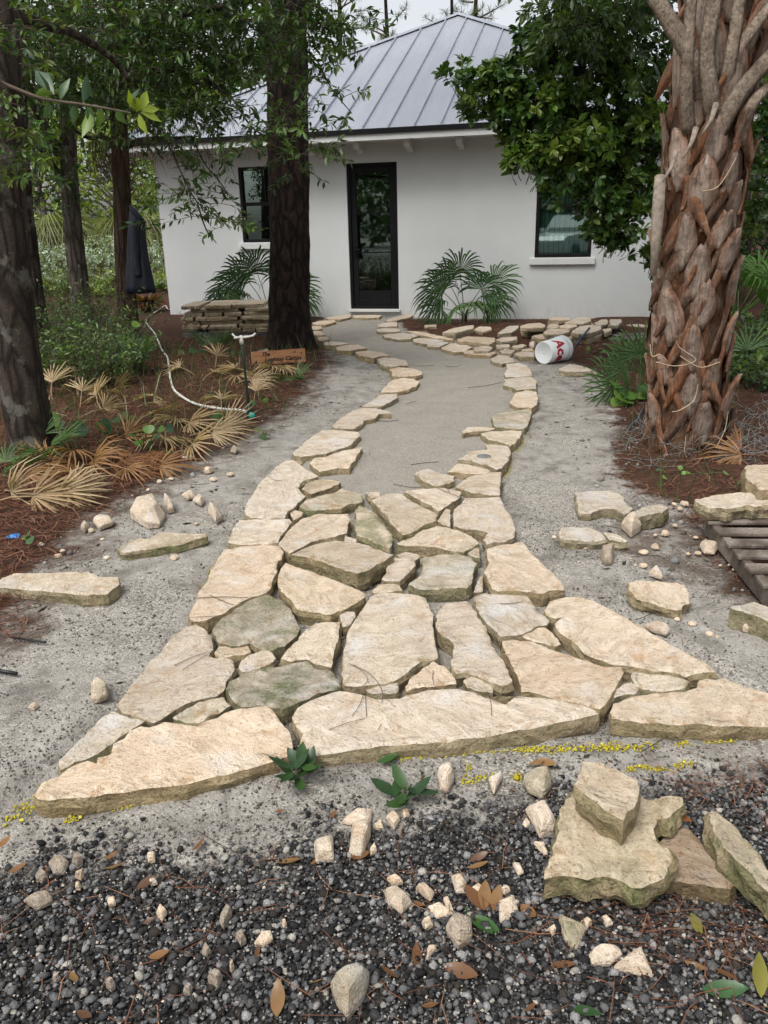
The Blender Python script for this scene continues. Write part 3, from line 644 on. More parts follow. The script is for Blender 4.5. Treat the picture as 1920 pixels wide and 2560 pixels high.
# ------------------------------------------------------------------ foliage
def leaf8(w, fold=.05, wide=.62, bend=.06):
    V = [(0, 0, 0), (-w * .36, wide * .5, fold), (w * .36, wide * .5, fold), (-w * .5, wide, fold - bend * .4), (w * .5, wide, fold - bend * .4), (0, 1, -bend * 2), (0, wide * .5, 0), (0, wide, -bend * .6)]
    return V, [(0, 6, 1), (0, 2, 6), (1, 6, 7), (1, 7, 3), (6, 2, 4), (6, 4, 7), (3, 7, 5), (7, 4, 5)]
def leaf4(w): return [(0, 0, 0), (-w / 2, .5, .08), (0, 1, 0), (w / 2, .5, .08)], [(0, 2, 1), (0, 3, 2)]
L_LAUREL = leaf8(.34); L_OBOV = leaf8(.46, .05, .70); L_BIG = leaf8(.40, .07, .55, .1); L_FAR = leaf4(.55); L_NEED = ([(0, 0, 0), (-.012, .5, .02), (0, 1, 0), (.012, .5, .02)], [(0, 2, 1), (0, 3, 2)])
def stf(o, parent=None):
    if parent is not None: o['kind'] = 'stuff'
    return o
class Foliage:
    def __init__(s): s.p = []; s.d = []; s.r = []; s.sc = []; s.c = []; s.st = Acc()
    def leaf(s, p, d, roll, sc, c): s.p.append(tuple(p)); s.d.append(tuple(d)); s.r.append(roll); s.sc.append(sc); s.c.append(c)
    def spray(s, p, d, L, n, size, cols, droop=.4, bunch=False, thick=.004, spread=.8, stem=True):
        p = Vector(p); d = Vector(d).normalized(); pts = [p.copy()]; k = 5; dd = d.copy()
        for i in range(k):
            dd = (dd + Vector((random.gauss(0, .16), random.gauss(0, .16), -droop / k + random.gauss(0, .10)))).normalized(); pts.append(pts[-1] + dd * L / k)
        if stem: s.st.tube(pts, [thick * (1 - .75 * i / k) for i in range(k + 1)], 3)
        base = random.choice(cols); br = random.uniform(.7, 1.25)
        for i in range(n):
            t = (1 - abs(random.gauss(0, .16))) if bunch else random.uniform(.15, 1); t = max(.05, min(1, t)) * k; j = min(int(t), k - 1); q = pts[j].lerp(pts[j + 1], t - j)
            ax = (pts[j + 1] - pts[j]).normalized(); r = Vector((random.gauss(0, 1), random.gauss(0, 1), random.gauss(0, 1))); r = (r - ax * r.dot(ax)).normalized()
            ld = (ax * random.uniform(.3, .9) + r * spread + Vector((0, 0, -.18))).normalized(); b2 = br * random.uniform(.75, 1.25)
            s.leaf(q, ld, random.gauss(0, .6), size * random.uniform(.65, 1.15), (base[0] * b2, base[1] * b2, base[2] * b2))
        return pts
    def leaves(s, tpl, mat, name='foliage', parent=None):
        d = np.array(s.d); V, T, C = many(tpl[0], tpl[1], np.array(s.p), rots(d, np.array(s.r)), np.array(s.sc), np.array(s.c)); return stf(tobj(name, V, T, mat, parent, C), parent)
    def stems(s, name, mat, parent=None): return stf(s.st.obj(name, mat, parent, True), parent)
G_DARK = [(.050, .098, .027), (.064, .118, .033), (.042, .084, .031), (.078, .128, .030)]
G_MID = [(.072, .145, .03), (.095, .168, .035), (.062, .13, .035), (.12, .185, .033)]
G_LITE = [(.12, .21, .035), (.16, .24, .045), (.10, .18, .03), (.20, .27, .055)]
G_SILV = [(.20, .26, .19), (.26, .32, .24), (.16, .22, .15), (.30, .36, .28)]
def trunk_obj(name, pts, rad, mat, parent, n=18, amp=.12, fr=2.5, seed=0, step=6):
    P = spline(pts, step); m = len(P); rs = [float(np.interp(i / (m - 1) * (len(rad) - 1), range(len(rad)), rad)) for i in range(m)]
    return tube(name, P, rs, mat, parent, n, True, amp=amp, fr=fr, seed=seed)
def local(o, P): return [Vector(p) - o.location for p in P]

# --- the pine beside the path
pb = gp(728, 874); pine = empty('pine_tree', pb)
tag(pine, 'thick dark furrowed pine trunk behind the wooden plank sign', 'tree')
tp = at(716, 0, pb.y + .0); tp2 = pb + (tp - pb) * 3.2
rings = [Vector((0, 0, -.1)), Vector((0, 0, .12)), Vector((0, 0, .45)), (tp - pb) * .33, (tp - pb) * .66, (tp - pb), (tp - pb) * 2, (tp2 - pb)]
V, T = tube_arrays(spline(rings, 14), [float(np.interp(i, [0, 14, 28, 42, 56, 70, 84, 98], [.42, .335, .275, .262, .255, .245, .22, .18])) for i in range(99)], 44, cap=False)
for i, v in enumerate(V):                      # bark plates
    q = Vector(v); ax = Vector((0, 0, v[2])); dr = Vector((v[0], v[1], 0)); dr = dr.normalized() if dr.length > 1e-4 else dr
    a = math.atan2(v[1], v[0]); h = noise.voronoi(Vector((math.cos(a) * 2.6, math.sin(a) * 2.6, v[2] * 2.1)))[0]; V[i] = q + dr * ((h[1] - h[0]) * .035 + noise.noise(q * 14) * .012 - .006)
tobj('trunk', V, T, M_PINE, pine, smooth=True)
fo = Foliage()
for k in range(60):
    z = random.uniform(9, 14); a = random.uniform(0, 6.28); L = random.uniform(1, 2.6); c = (tp2 - pb) * (min(z, 9.5) / (tp2 - pb).z)
    b = c + Vector((math.cos(a) * L, math.sin(a) * L, random.uniform(-.2, .8) + z - c.z)); fo.st.tube([c, (c + b) / 2 + Vector((0, 0, .2)), b], [.05, .03, .015], 5)
    for j in range(45):
        d = Vector((random.gauss(0, 1), random.gauss(0, 1), random.gauss(.2, 1))); fo.leaf(b + d * .12, d, 0, random.uniform(.3, .45), random.choice(G_DARK))
fo.leaves(([(0, 0, 0), (-.05, .5, .02), (0, 1, 0), (.05, .5, .02)], L_NEED[1]), M_LEAF, 'crown', pine); fo.stems('limb', M_PINE, pine)

# --- broadleaf trees on the left
def col_at(x, y, Y): p = at(x, y, Y); return Vector((p.x, Y, 0))
def side_tree(name, pixels, Y, rad, mat, label, group=None, seed=0):
    b = col_at(*pixels[0], Y); t = empty(name, b); tag(t, label, 'tree', group)
    P = [Vector((0, 0, -.08)), Vector((0, 0, .15))] + [at(x, y, Y) - b for x, y in pixels]
    P.append(P[-1] + Vector((.1, .1, 1.6)) + (P[-1] - P[-2]) * .5); trunk_obj('trunk', P, [rad * 1.4, rad * 1.15] + [rad * (1 - .05 * i) for i in range(len(pixels))] + [rad * .55], mat, t, 22, .10, 6, seed)
    return t
t2 = side_tree('oak_tree', [(46, 900), (26, 700), (10, 480), (2, 200), (-4, 0)], 5.83, .152, M_OAKD, 'leaning oak trunk with pale lichen rising from dead palm fronds', seed=1)
t3 = side_tree('oak_tree', [(84, 780), (62, 600), (48, 470), (38, 250), (30, 0)], 10.2, .150, M_OAKD, 'dark mossless oak trunk standing just behind the leaning lichen trunk', seed=2)
t4 = side_tree('oak_tree', [(206, 770), (190, 640), (178, 520), (172, 416), (168, 200), (160, 0)], 12.4, .142, M_OAK, 'pale barked oak trunk that forks below its leaves, silver hedge behind', seed=3)
t5 = side_tree('oak_tree', [(316, 740), (309, 600), (305, 480), (300, 376), (296, 230), (292, 0)], 11.0, .125, M_OAKR, 'shaggy brown oak trunk with a dark jacket hanging on it', seed=4)
def limb(t, pts, r0, r1, mat, name='limb'):
    P = spline(local(t, pts), 5); m = len(P); return tube(name, P, [r0 + (r1 - r0) * i / (m - 1) for i in range(m)], mat, t, 8, amp=.15, fr=5)
Z1 = lambda x, y, Y: at(x * .5787, y * .5787, Y)
limb(t2, [Z1(-20, 20, 5.83), Z1(40, 60, 5.9), Z1(200, 110, 6.1), Z1(330, 150, 6.4), Z1(480, 250, 6.8), Z1(560, 350, 7.1)], .045, .018, M_OAKD)
limb(t5, [Z1(525, 640, 11), Z1(600, 610, 10.9), Z1(680, 600, 10.8), Z1(740, 598, 10.6), Z1(830, 590, 10.4)], .05, .012, M_OAKD)
limb(t5, [Z1(525, 640, 11), Z1(460, 600, 11), Z1(380, 595, 11), Z1(320, 560, 10.8)], .04, .015, M_OAKD)
limb(t4, [Z1(300, 730, 12.4), Z1(240, 640, 12.3), Z1(180, 520, 12.2), Z1(120, 380, 12), Z1(60, 200, 12)], .09, .05, M_OAK)
limb(t4, [Z1(270, 780, 12.4), Z1(215, 690, 12.1), Z1(140, 610, 11.9), Z1(40, 560, 11.8)], .05, .02, M_OAK)
limb(t5, [Z1(515, 420, 11), Z1(600, 330, 10), Z1(720, 300, 9.4), Z1(860, 330, 9), Z1(1000, 420, 8.8)], .05, .015, M_OAKD)
limb(t5, [Z1(512, 300, 11), Z1(640, 150, 10), Z1(800, 60, 9.2), Z1(1000, 20, 8.8), Z1(1250, -30, 8.6), Z1(1420, 60, 8.6)], .05, .015, M_OAKD)
limb(t5, [Z1(690, 260, 9.6), Z1(735, 420, 9.5), Z1(740, 520, 9.4)], .02, .01, M_OAKD)
def mass(t, blobs, tpl, size, cols, mat=None, droop=.45, bunch=False, per=13, L=(.28, .55), extra=()):
    """leaf sprays through blobs: zoom pixel, distance, radius in metres, number of sprays"""
    f = Foliage()
    for x, y, Y, r, n in blobs:
        c = Z1(x, y, Y) - t.location
        for k in range(n):
            o = Vector((random.gauss(0, 1), random.gauss(0, 1), random.gauss(0, .75))); o = o.normalized() * r * random.random() ** .45
            f.spray(c + o * .75, o + Vector((random.gauss(0, .3), random.gauss(0, .3), .1)), random.uniform(*L), random.randint(per - 5, per + 4), size, cols, droop, bunch)
    for p, r, n in extra:
        for k in range(n):
            o = Vector((random.gauss(0, 1), random.gauss(0, 1), random.gauss(0, .6))).normalized() * r * random.random() ** .4
            f.spray(Vector(p) - t.location + o, o, .7, 9, size * 2.2, cols, .3, False, .004, .8, False)
    f.leaves(tpl, mat or M_LEAF, 'crown', t); f.stems('twig', M_TWIG, t); return f
B5 = [(620, 120, 9.5, .55, 46), (760, 60, 9.2, .6, 50), (880, 150, 9, .55, 50), (700, 240, 9.3, .5, 44), (820, 300, 9, .5, 40), (940, 60, 8.9, .55, 46), (960, 260, 8.9, .45, 36), (1050, 130, 8.8, .42, 28),
      (900, 430, 8.8, .36, 22), (800, 450, 9, .36, 22), (700, 400, 9.4, .42, 30), (1010, 470, 8.8, .26, 11), (960, 560, 8.7, .22, 7), (1120, 30, 8.7, .4, 28), (1230, 60, 8.5, .4, 36), (1240, 170, 8.5, .28, 20), (1330, 110, 8.5, .34, 18), (1430, 60, 8.6, .4, 18), (1430, 190, 8.6, .22, 7),
      (1230, 610, 8.4, .22, 8), (1200, 560, 8.4, .14, 5), (1320, 590, 8.4, .14, 6), (1270, 700, 8.4, .16, 6), (1360, 660, 8.4, .12, 4), (1100, 620, 8.5, .18, 5), (1420, 330, 8.6, .16, 5), (1450, 430, 8.6, .14, 5), (1510, 480, 8.6, .1, 2), (1370, 470, 8.5, .14, 4), (1390, 240, 8.5, .2, 6),
      (860, 900, 9, .25, 7), (950, 940, 8.9, .2, 6), (760, 860, 9.2, .22, 6), (830, 820, 9.1, .25, 7), (980, 840, 8.8, .12, 3), (1000, 985, 8.8, .1, 2), (730, 930, 9.2, .12, 3), (780, 720, 9.2, .22, 6), (880, 690, 9, .2, 5), (690, 640, 9.6, .25, 8), (600, 560, 10, .3, 10), (640, 480, 9.8, .4, 20)]
mass(t5, B5, L_LAUREL, .10, G_DARK + G_MID[:2], extra=[((-4.5, 10, 5.5), 1.6, 130), ((-2.5, 8.5, 5.2), 1.4, 100)])
for pts in ([(740, 640), (790, 760), (850, 870), (930, 930), (1000, 985)], [(700, 560), (760, 700), (800, 800), (760, 880)], [(830, 590), (880, 700), (960, 800), (985, 850)], [(850, 870), (890, 990), (935, 1050)], [(1000, 420), (1100, 560), (1230, 620), (1330, 700)], [(1240, 170), (1360, 250), (1430, 380), (1520, 490)]):
    limb(t5, [Z1(x, y, 9.1 if x < 1000 else 8.6) for x, y in pts], .010, .004, M_OAKD, 'twig')
B4 = [(60, 120, 11.5, .8, 40), (160, 60, 11.5, .8, 40), (330, 60, 11.5, .8, 46), (430, 180, 11, .7, 40), (250, 240, 11.8, .7, 34), (420, 330, 11, .7, 36), (560, 60, 10.8, .7, 40), (90, 330, 11.6, .6, 26), (330, 420, 11, .6, 26), (200, 420, 11.8, .6, 22), (440, 480, 10.8, .5, 22), (560, 260, 10.4, .6, 34),
      (150, 700, 11.8, .5, 16), (60, 640, 11.6, .5, 18), (230, 800, 11.9, .35, 9), (640, 30, 10.4, .6, 36), (560, 450, 10.4, .5, 24)]
mass(t4, B4, L_LAUREL, .115, G_DARK + G_MID, extra=[((-7, 13, 5.8), 2.2, 160)])
B3 = [(20, 200, 9.6, .5, 26), (120, 180, 9.6, .5, 26), (240, 130, 9.4, .5, 26), (60, 420, 9.6, .4, 16), (180, 300, 9.6, .5, 22), (330, 250, 9.2, .5, 24), (420, 90, 9.0, .5, 28), (500, 180, 9, .4, 18)]
mass(t3, B3, L_LAUREL, .085, G_DARK, extra=[((-6, 9.5, 5.2), 1.6, 100)])
# t2: leafy side shoots near the trunk and the young branch that reaches into view
B2 = [(10, 90, 5.4, .16, 8), (20, 520, 5.3, .22, 14), (60, 600, 5.3, .2, 12), (30, 700, 5.3, .2, 12), (90, 740, 5.4, .16, 8), (10, 240, 5.3, .16, 8), (70, 110, 5.4, .16, 7), (150, 730, 5.6, .14, 6), (340, -10, 5.2, .16, 6), (420, 30, 5.2, .12, 5)]
f = mass(t2, B2, L_LAUREL, .07, G_MID + [(.14, .19, .03)], per=10, L=(.14, .26), extra=[((-3.2, 5.0, 4.9), 1.2, 90)])
f = Foliage(); YB = 3.35; bp = [t2.location + Vector((-.02, -.1, 1.85)), Vector((-2.55, 4.9, 2.12)), Vector((-2.1, 3.9, 2.1)), Z1(-60, 335, YB), Z1(0, 355, YB), Z1(180, 425, YB), Z1(350, 450, YB), Z1(470, 470, YB), Z1(565, 488, YB)]
P = spline(local(t2, bp), 4); f.st.tube(P, [.012 - .0095 * i / (len(P) - 1) for i in range(len(P))], 6)
for x, y, tx, ty, sc, c in ((210, 415, 185, 310, .085, 0), (235, 410, 150, 290, .10, 0), (210, 430, 200, 505, .07, 1), (260, 435, 290, 340, .08, 1), (330, 440, 320, 500, .06, 1), (355, 445, 385, 330, .10, 0), (390, 455, 370, 590, .11, 2), (380, 452, 400, 540, .06, 1),
                             (560, 470, 585, 385, .075, 0), (590, 480, 555, 410, .06, 3), (600, 490, 625, 570, .07, 3), (610, 480, 680, 465, .06, 3), (605, 485, 650, 500, .05, 3), (600, 480, 640, 395, .06, 3), (500, 478, 520, 505, .04, 1), (440, 465, 430, 520, .05, 2), (590, 485, 600, 440, .05, 3), (150, 410, 190, 400, .05, 2)):
    a = Z1(x, y, YB) - t2.location; b = Z1(tx, ty, YB + random.uniform(-.05, .05)) - t2.location; d = b - a
    cc = [(.05, .10, .055), (.07, .13, .05), (.16, .26, .04), (.28, .36, .04)][c]; f.leaf(a, d, random.choice((-1, 1)) * random.uniform(.7, 1.5), max(d.length, .075) * 1.1, cc)
f.leaves(L_BIG, M_LEAF, 'leaf_branch', t2); f.stems('branch', M_TWIG, t2)
# hanging dry straw caught in the shaggy tree
hc = Acc()
for k in range(420):
    p = Z1(random.gauss(480, 55), random.gauss(640, 35), random.uniform(10.6, 11.2)) - t5.location; L = random.uniform(.15, .5); d = Vector((random.gauss(0, .25), random.gauss(0, .25), -1)).normalized()
    s = Vector((random.uniform(-.004, .004), .002, 0)); q = p + d * L; b = random.uniform(.6, 1.4); hc.add([p - s, p + s, q], [(0, 1, 2)], (.13 * b, .075 * b, .045 * b))
for k in range(260):
    p = Z1(random.uniform(560, 1000), random.gauss(520, 120), random.uniform(8.8, 10)) - t5.location; L = random.uniform(.15, .45); d = Vector((random.gauss(0, .35), random.gauss(0, .3), -1)).normalized()
    s = Vector((random.uniform(-.004, .004), .002, 0)); q = p + d * L; b = random.uniform(.5, 1.2); hc.add([p - s, p + s, q], [(0, 1, 2)], (.11 * b, .075 * b, .05 * b))
o = hc.obj('dry_straw', M_STRAW, t5); o['kind'] = 'stuff'

# --- the oak on the right, its trunk behind the palm
Z2 = lambda x, y, Y: at(900 + x * .6148, y * .6148, Y)
ob_ = Vector((3.75, 9.4, 0)); oak = empty('oak_tree', ob_); tag(oak, 'dense dark green oak behind the palm, branches reaching over the window', 'tree')
trunk_obj('trunk', [Vector((0, 0, -.1)), Vector((0, 0, .2)), Vector((.05, 0, 1.4)), Vector((-.05, .1, 2.6)), Vector((.1, .1, 4.5)), Vector((.2, .2, 6.2))], [.26, .2, .17, .15, .12, .05], M_OAKD, oak)
for pts in ([(3.75, 9.4, 2.3), Z2(1230, 500, 9.2), Z2(1050, 520, 9), Z2(900, 470, 8.9), Z2(650, 440, 8.8), Z2(450, 430, 8.7)], [(3.75, 9.4, 1.6), Z2(1180, 780, 9), Z2(1080, 840, 8.8), Z2(980, 920, 8.7)], [(3.75, 9.4, 2.9), Z2(1150, 280, 9.2), Z2(980, 250, 9), Z2(800, 220, 8.9)], [Z2(900, 470, 8.9), Z2(940, 700, 8.7), Z2(820, 760, 8.6)]):
    limb(oak, pts, .055, .012, M_OAKD)
def mass2(t, blobs, tpl, size, cols, per=15, L=(.16, .34), extra=()):
    f = Foliage()
    for x, y, Y, r, n in blobs:
        c = Z2(x, y, Y) - t.location
        for k in range(n):
            o = Vector((random.gauss(0, 1), random.gauss(0, 1), random.gauss(0, .8))).normalized() * r * random.random() ** .45
            f.spray(c + o * .8, o + Vector((0, -.25, .25)), random.uniform(*L), random.randint(per - 4, per + 5), size, cols, .1, True, .005, 1.0)
    for p, r, n in extra:
        for k in range(n):
            o = Vector((random.gauss(0, 1), random.gauss(0, 1), random.gauss(0, .6))).normalized() * r * random.random() ** .4
            f.spray(Vector(p) - t.location + o, o, .7, 9, size * 2.2, cols, .3, False, .004, .8, False)
    f.leaves(tpl, M_LEAF, 'crown', t); f.stems('twig', M_TWIG, t)
B6 = [(450, 420, 8.7, .22, 22), (520, 460, 8.7, .26, 28), (560, 400, 8.7, .22, 18), (640, 440, 8.8, .34, 38), (620, 530, 8.7, .22, 20), (740, 420, 8.8, .36, 40), (720, 520, 8.7, .3, 32), (760, 230, 8.9, .28, 28), (820, 270, 8.9, .3, 26), (820, 160, 9, .22, 12), (860, 400, 8.9, .42, 46), (960, 200, 9, .42, 36), (1000, 340, 8.9, .45, 46), (900, 560, 8.8, .4, 40),
      (1080, 200, 9, .45, 40), (1120, 360, 9, .42, 40), (1150, 100, 9, .4, 30), (1050, 500, 8.9, .42, 42), (1180, 520, 9, .36, 34), (680, 640, 8.6, .24, 18), (680, 740, 8.6, .16, 11), (760, 620, 8.6, .3, 30), (780, 700, 8.6, .3, 28), (860, 670, 8.6, .34, 36), (960, 680, 8.7, .38, 38), (1080, 650, 8.8, .36, 34), (1180, 680, 8.9, .3, 26), (900, 800, 8.6, .3, 28), (1000, 820, 8.6, .32, 30), (1100, 790, 8.8, .26, 20),
      (900, 870, 8.6, .2, 14), (980, 930, 8.6, .24, 20), (1060, 920, 8.6, .2, 16), (960, 1010, 8.6, .16, 11), (1010, 1050, 8.6, .15, 10), (1060, 1010, 8.6, .13, 8), (1100, 880, 8.7, .2, 10), (1180, 1090, 8.7, .16, 9), (1160, 1050, 8.7, .1, 5), (630, 690, 8.6, .12, 8), (1190, 820, 9, .2, 8),
      (1590, 560, 9.5, .4, 26), (1620, 700, 9.6, .35, 22), (1640, 450, 9.5, .4, 24), (1600, 850, 9.8, .3, 16), (1640, 300, 9.5, .4, 24), (1580, 950, 9.9, .25, 12), (1640, 120, 9.5, .4, 24)]
mass2(oak, B6, L_OBOV, .105, G_MID + G_DARK[:2] + [(.12, .19, .035)], extra=[((3.6, 9.6, 5.6), 1.9, 150), ((2.2, 9, 5), 1.2, 70)])
B6b = [(790, 640, 8.3, .16, 8), (860, 610, 8.3, .16, 8), (940, 640, 8.3, .12, 5), (1130, 560, 8.4, .2, 9), (610, 690, 8.4, .06, 3), (900, 130, 8.8, .15, 7), (690, 470, 8.4, .12, 5), (1190, 540, 8.4, .12, 5)]
f = Foliage()
for x, y, Y, r, n in B6b:
    for k in range(n): o = Vector((random.gauss(0, 1), random.gauss(0, 1), random.gauss(0, .8))) * r * .5; f.spray(Z2(x, y, Y) - ob_ + o, o + Vector((0, -.2, .2)), .2, 12, .11, G_LITE, .1, True, .004, 1.0)
f.leaves(L_OBOV, M_LEAF, 'new_growth', oak); f.stems('twig', M_TWIG, oak)
# top right overhanging dark bough in front of the sky (higher branch of the same oak)
f = Foliage()
for x, y, Y, r, n in [(800, 40, 8.2, .3, 26), (900, 30, 8.2, .35, 30), (980, 80, 8.2, .3, 24), (850, 110, 8.2, .16, 9), (1080, 40, 8.2, .4, 30), (1040, 150, 8.3, .3, 18)]:
    c = Z2(x, y, Y) - ob_
    for k in range(n): o = Vector((random.gauss(0, 1), random.gauss(0, 1), random.gauss(0, .8))).normalized() * r * random.random() ** .45; f.spray(c + o * .8, o, .3, 14, .095, G_DARK, .4, False, .004)
f.leaves(L_LAUREL, M_LEAF, 'bough', oak); f.stems('twig', M_TWIG, oak)
# ------------------------------------------------------------------ background woods
def bg_proto(name, kind):
    t = empty(name)
    f = Foliage()
    if kind == 'pine':
        trunk_obj('trunk', [(0, 0, -.2), (0, 0, 3), (.1, .1, 7), (0, .2, 12)], [.2, .16, .12, .05], M_PINE, t, 8, .1)
        for k in range(34):
            z = random.uniform(3.2, 12); a = random.uniform(0, 6.28); L = random.uniform(.6, 2.3) * (1.2 - z / 16); b = Vector((math.cos(a) * L, math.sin(a) * L, z + random.uniform(.1, .6)))
            f.st.tube([Vector((0, 0, z)), b * .6 + Vector((0, 0, z * .4)), b], [.04, .025, .012], 4)
            for u in (.55, .8, 1.0):
                c = Vector((0, 0, z)).lerp(b, u)
                for j in range(30):
                    d = Vector((random.gauss(0, 1), random.gauss(0, 1), random.gauss(.3, .8))); f.leaf(c, d, 0, random.uniform(.22, .36), random.choice([(.07, .11, .04), (.09, .13, .045), (.06, .09, .035)]))
        f.leaves(([(0, 0, 0), (-.035, .5, .02), (0, 1, 0), (.035, .5, .02)], L_NEED[1]), M_LEAF, 'crown', t)
    else:
        cols = {'dark': G_DARK + G_MID[:1], 'mid': G_MID + G_DARK[:1], 'lite': [(.27, .37, .08), (.34, .42, .11), (.21, .31, .07), (.38, .43, .14)]}[kind]
        trunk_obj('trunk', [(0, 0, -.2), (.1, 0, 1.5), (0, .1, 3), (.2, 0, 5.5)], [.2, .15, .12, .05], M_OAK, t, 8, .1)
        for k in range(42):
            a = random.uniform(0, 6.28); z = random.uniform(1.0, 7.5); rr = 2.7 * math.sin(min(1, (z + .6) / 8) * math.pi * .92) ** .6 * random.uniform(.45, 1); c = Vector((math.cos(a) * rr, math.sin(a) * rr, z))
            f.st.tube([Vector((0, 0, max(.8, z - 1.2))), c * .5 + Vector((0, 0, z * .5 - .2)), c], [.05, .03, .01], 4)
            for j in range(12):
                o = Vector((random.gauss(0, .38), random.gauss(0, .38), random.gauss(0, .28))); f.spray(c + o, o + c * .1, .4, 13, .19, cols, .3, False, .004, .8, False)
        f.leaves(L_FAR, M_LEAF, 'crown', t)
    f.stems('limb', M_TWIG, t); return t
PROTO = {k: bg_proto({'pine': 'pine_tree'}.get(k, 'woodland_tree'), k) for k in ('dark', 'mid', 'lite', 'pine')}
USED = set()
def place(kind, x, y, s, label, group, rz=None):
    p = PROTO[kind]
    o = p if kind not in USED else copy_tree(p); USED.add(kind)
    o.location = (x, y, 0); o.rotation_euler = (0, 0, random.uniform(0, 6.28) if rz is None else rz); o.scale = (s, s, s * random.uniform(.92, 1.1)); tag(o, label, 'tree', group)
LL = 'light green leafy tree in the woods beyond the silver hedge'; LG = 'pale trees beyond the silver hedge'
for x, y, s in ((-9.0, 30, .75), (-12.5, 32, .85), (-16, 33, .9), (-7.6, 35, .95), (-11, 37, 1.1), (-19, 36, 1.1)): place('lite', x, y, s, LL, LG)
ML = 'tall mid green tree rising above the woods left of the house'; MG = 'trees left of the house'
for x, y, s in ((-20, 27, 1.2), (-16.5, 38, 1.4), (-6.5, 40, 1.5), (-13, 44, 1.6), (-24, 40, 1.6), (-9.5, 47, 1.7)): place('mid', x, y, s, ML, MG)
DL = 'dark leafy tree at the edge of the lot right of the house'; DG = 'dark trees right of the house'
for x, y, s in ((7.6, 16, .8), (9.5, 22, 1.2), (13, 26, 1.3), (17, 34, 1.5)): place('dark', x, y, s, DL, DG)
PL = 'slender pine rising behind the metal roof'; PG = 'pines behind the house'
for x, y, s in ((-3.5, 31, .95), (.5, 29, .8), (-1.3, 38, 1.0), (3.0, 33, .85), (6.5, 31, .9), (-7.5, 44, 1.2), (9.5, 37, 1.0), (4.6, 42, 1.1)): place('pine', x, y, s, PL, PG)
BL = 'leafy tree across the drive, mirrored in the door glass'; BG = 'trees across the drive'
for i, (x, y, s) in enumerate(((-8, -12, 1.2), (-4.5, -13, 1.2), (-1.5, -14, 1.2), (-11.5, -9, 1.2), (3, -15, 1.3), (7, -14, 1.2), (-6, -16.5, 1.4), (-2.5, -18, 1.5), (11, -10, 1.2), (-9.5, -16, 1.4), (-13, -13, 1.4), (0.5, -19, 1.5), (-4.5, -21, 1.7), (-8, -21, 1.7))): place('dark' if i % 2 else 'mid', x, y, s, BL, BG)

# silver hedge and pale understorey seen between the trunks
f = Foliage(); hb = col_at(230, 650, 21.5); hedge = empty('hedge', hb); tag(hedge, 'clipped silvery green hedge beyond the tree trunks', 'hedge')
hz0 = at(230, 720, 21.5).z; hz1 = at(230, 612, 21.5).z; hx0 = at(70, 650, 21.5).x - hb.x; hx1 = at(440, 650, 21.5).x - hb.x
for k in range(900):
    p = Vector((random.uniform(hx0 - 3, hx1 + .2), random.gauss(0, .35), 0)); p.z = max(.05, (hz1 - .1 + .18 * nz(p.x, 0, .9)) * random.random() ** .55)
    f.spray(p, (random.gauss(0, .5), random.gauss(-.4, .4), .8), .3, 9, .085, [(.34, .42, .33), (.42, .50, .41), (.26, .34, .25), (.46, .53, .44)], .1, False, .004, .9, k % 3 == 0)
f.leaves(L_FAR, M_LEAF, 'foliage', hedge); f.stems('stem', M_TWIG, hedge)
def shrub(name, loc, h, r, n, size, cols, label, group=None, tpl=None, per=9, droop=.2):
    f = Foliage(); loc = Vector(loc); t = empty(name, loc); tag(t, label, 'shrub', group)
    for k in range(n):
        a = random.uniform(0, 6.28); q = r * random.random() ** .6; p = Vector((math.cos(a) * q * .3, math.sin(a) * q * .3, 0)); L = h * random.uniform(.55, 1.05)
        f.spray(p, (math.cos(a) * q / h, math.sin(a) * q / h, 1), L, per, size, cols, droop, False, .005, .9)
    f.leaves(tpl or L_LAUREL, M_LEAF, 'foliage', t); f.stems('stem', M_TWIG, t); return t
for x, y, h in ((130, 735, .8), (175, 742, .7), (235, 738, .9), (265, 745, .7), (345, 730, .8), (395, 722, .7), (420, 728, .6)):
    p = gp(x, y); shrub('shrub', p, h, .6, 30, .12, [(.26, .35, .08), (.33, .40, .11), (.18, .27, .06)], 'yellow green shrub growing at the foot of the silver hedge', 'shrubs below the hedge', L_FAR, 11)
GREEN = [(.075, .14, .045), (.10, .17, .055), (.06, .115, .04), (.13, .20, .05)]
for i, (x, y, h) in enumerate(((150, 400, .75), (230, 380, .9), (320, 400, .95), (400, 370, .95), (470, 400, .85), (520, 340, .8), (180, 280, .8), (300, 260, .9), (420, 250, .95), (250, 470, .6), (370, 480, .55), (490, 460, .6), (120, 330, .8), (560, 420, .5), (350, 330, .9))):
    shrub('shrub', G('M', x, y), h * 1.25, h * .7, 44, .062, GREEN + G_LITE[:1], 'small leaved green shrub in the thicket between the trunks', 'thicket of small leaved shrubs', L_LAUREL, 15)
for i, (x, y, h) in enumerate(((1545, 330, .45), (1600, 300, .55), (1640, 390, .5), (1565, 450, .4), (1625, 480, .45), (1520, 390, .35), (1650, 300, .6), (1590, 380, .45))):
    shrub('shrub', G('N', x, y), h, h * .7, 22, .075, GREEN + G_LITE[:2], 'low bright leafy shrub right of the shaggy palm trunk', 'low shrubs right of the palm', leaf8(.55, .05, .55), 12)
# leaf mass added behind the camera to keep sky out of the glass reflections
V, T, C = None, None, None; n = 9000; P = np.stack([RNG.uniform(-34, 24, n), RNG.normal(-27, 1.6, n), RNG.uniform(0, 1, n) ** .8 * 9], 1)
V, T, C = many(L_FAR[0], L_FAR[1], P, rand_rot(n), RNG.uniform(.5, .95, n), np.array(G_DARK + G_MID[:1])[RNG.integers(0, 5, n)])
tag(tobj('woods', V, T, M_LEAF, None, C), 'dense leaf mass added out of view to darken the glass reflections', 'woods', kind='stuff')
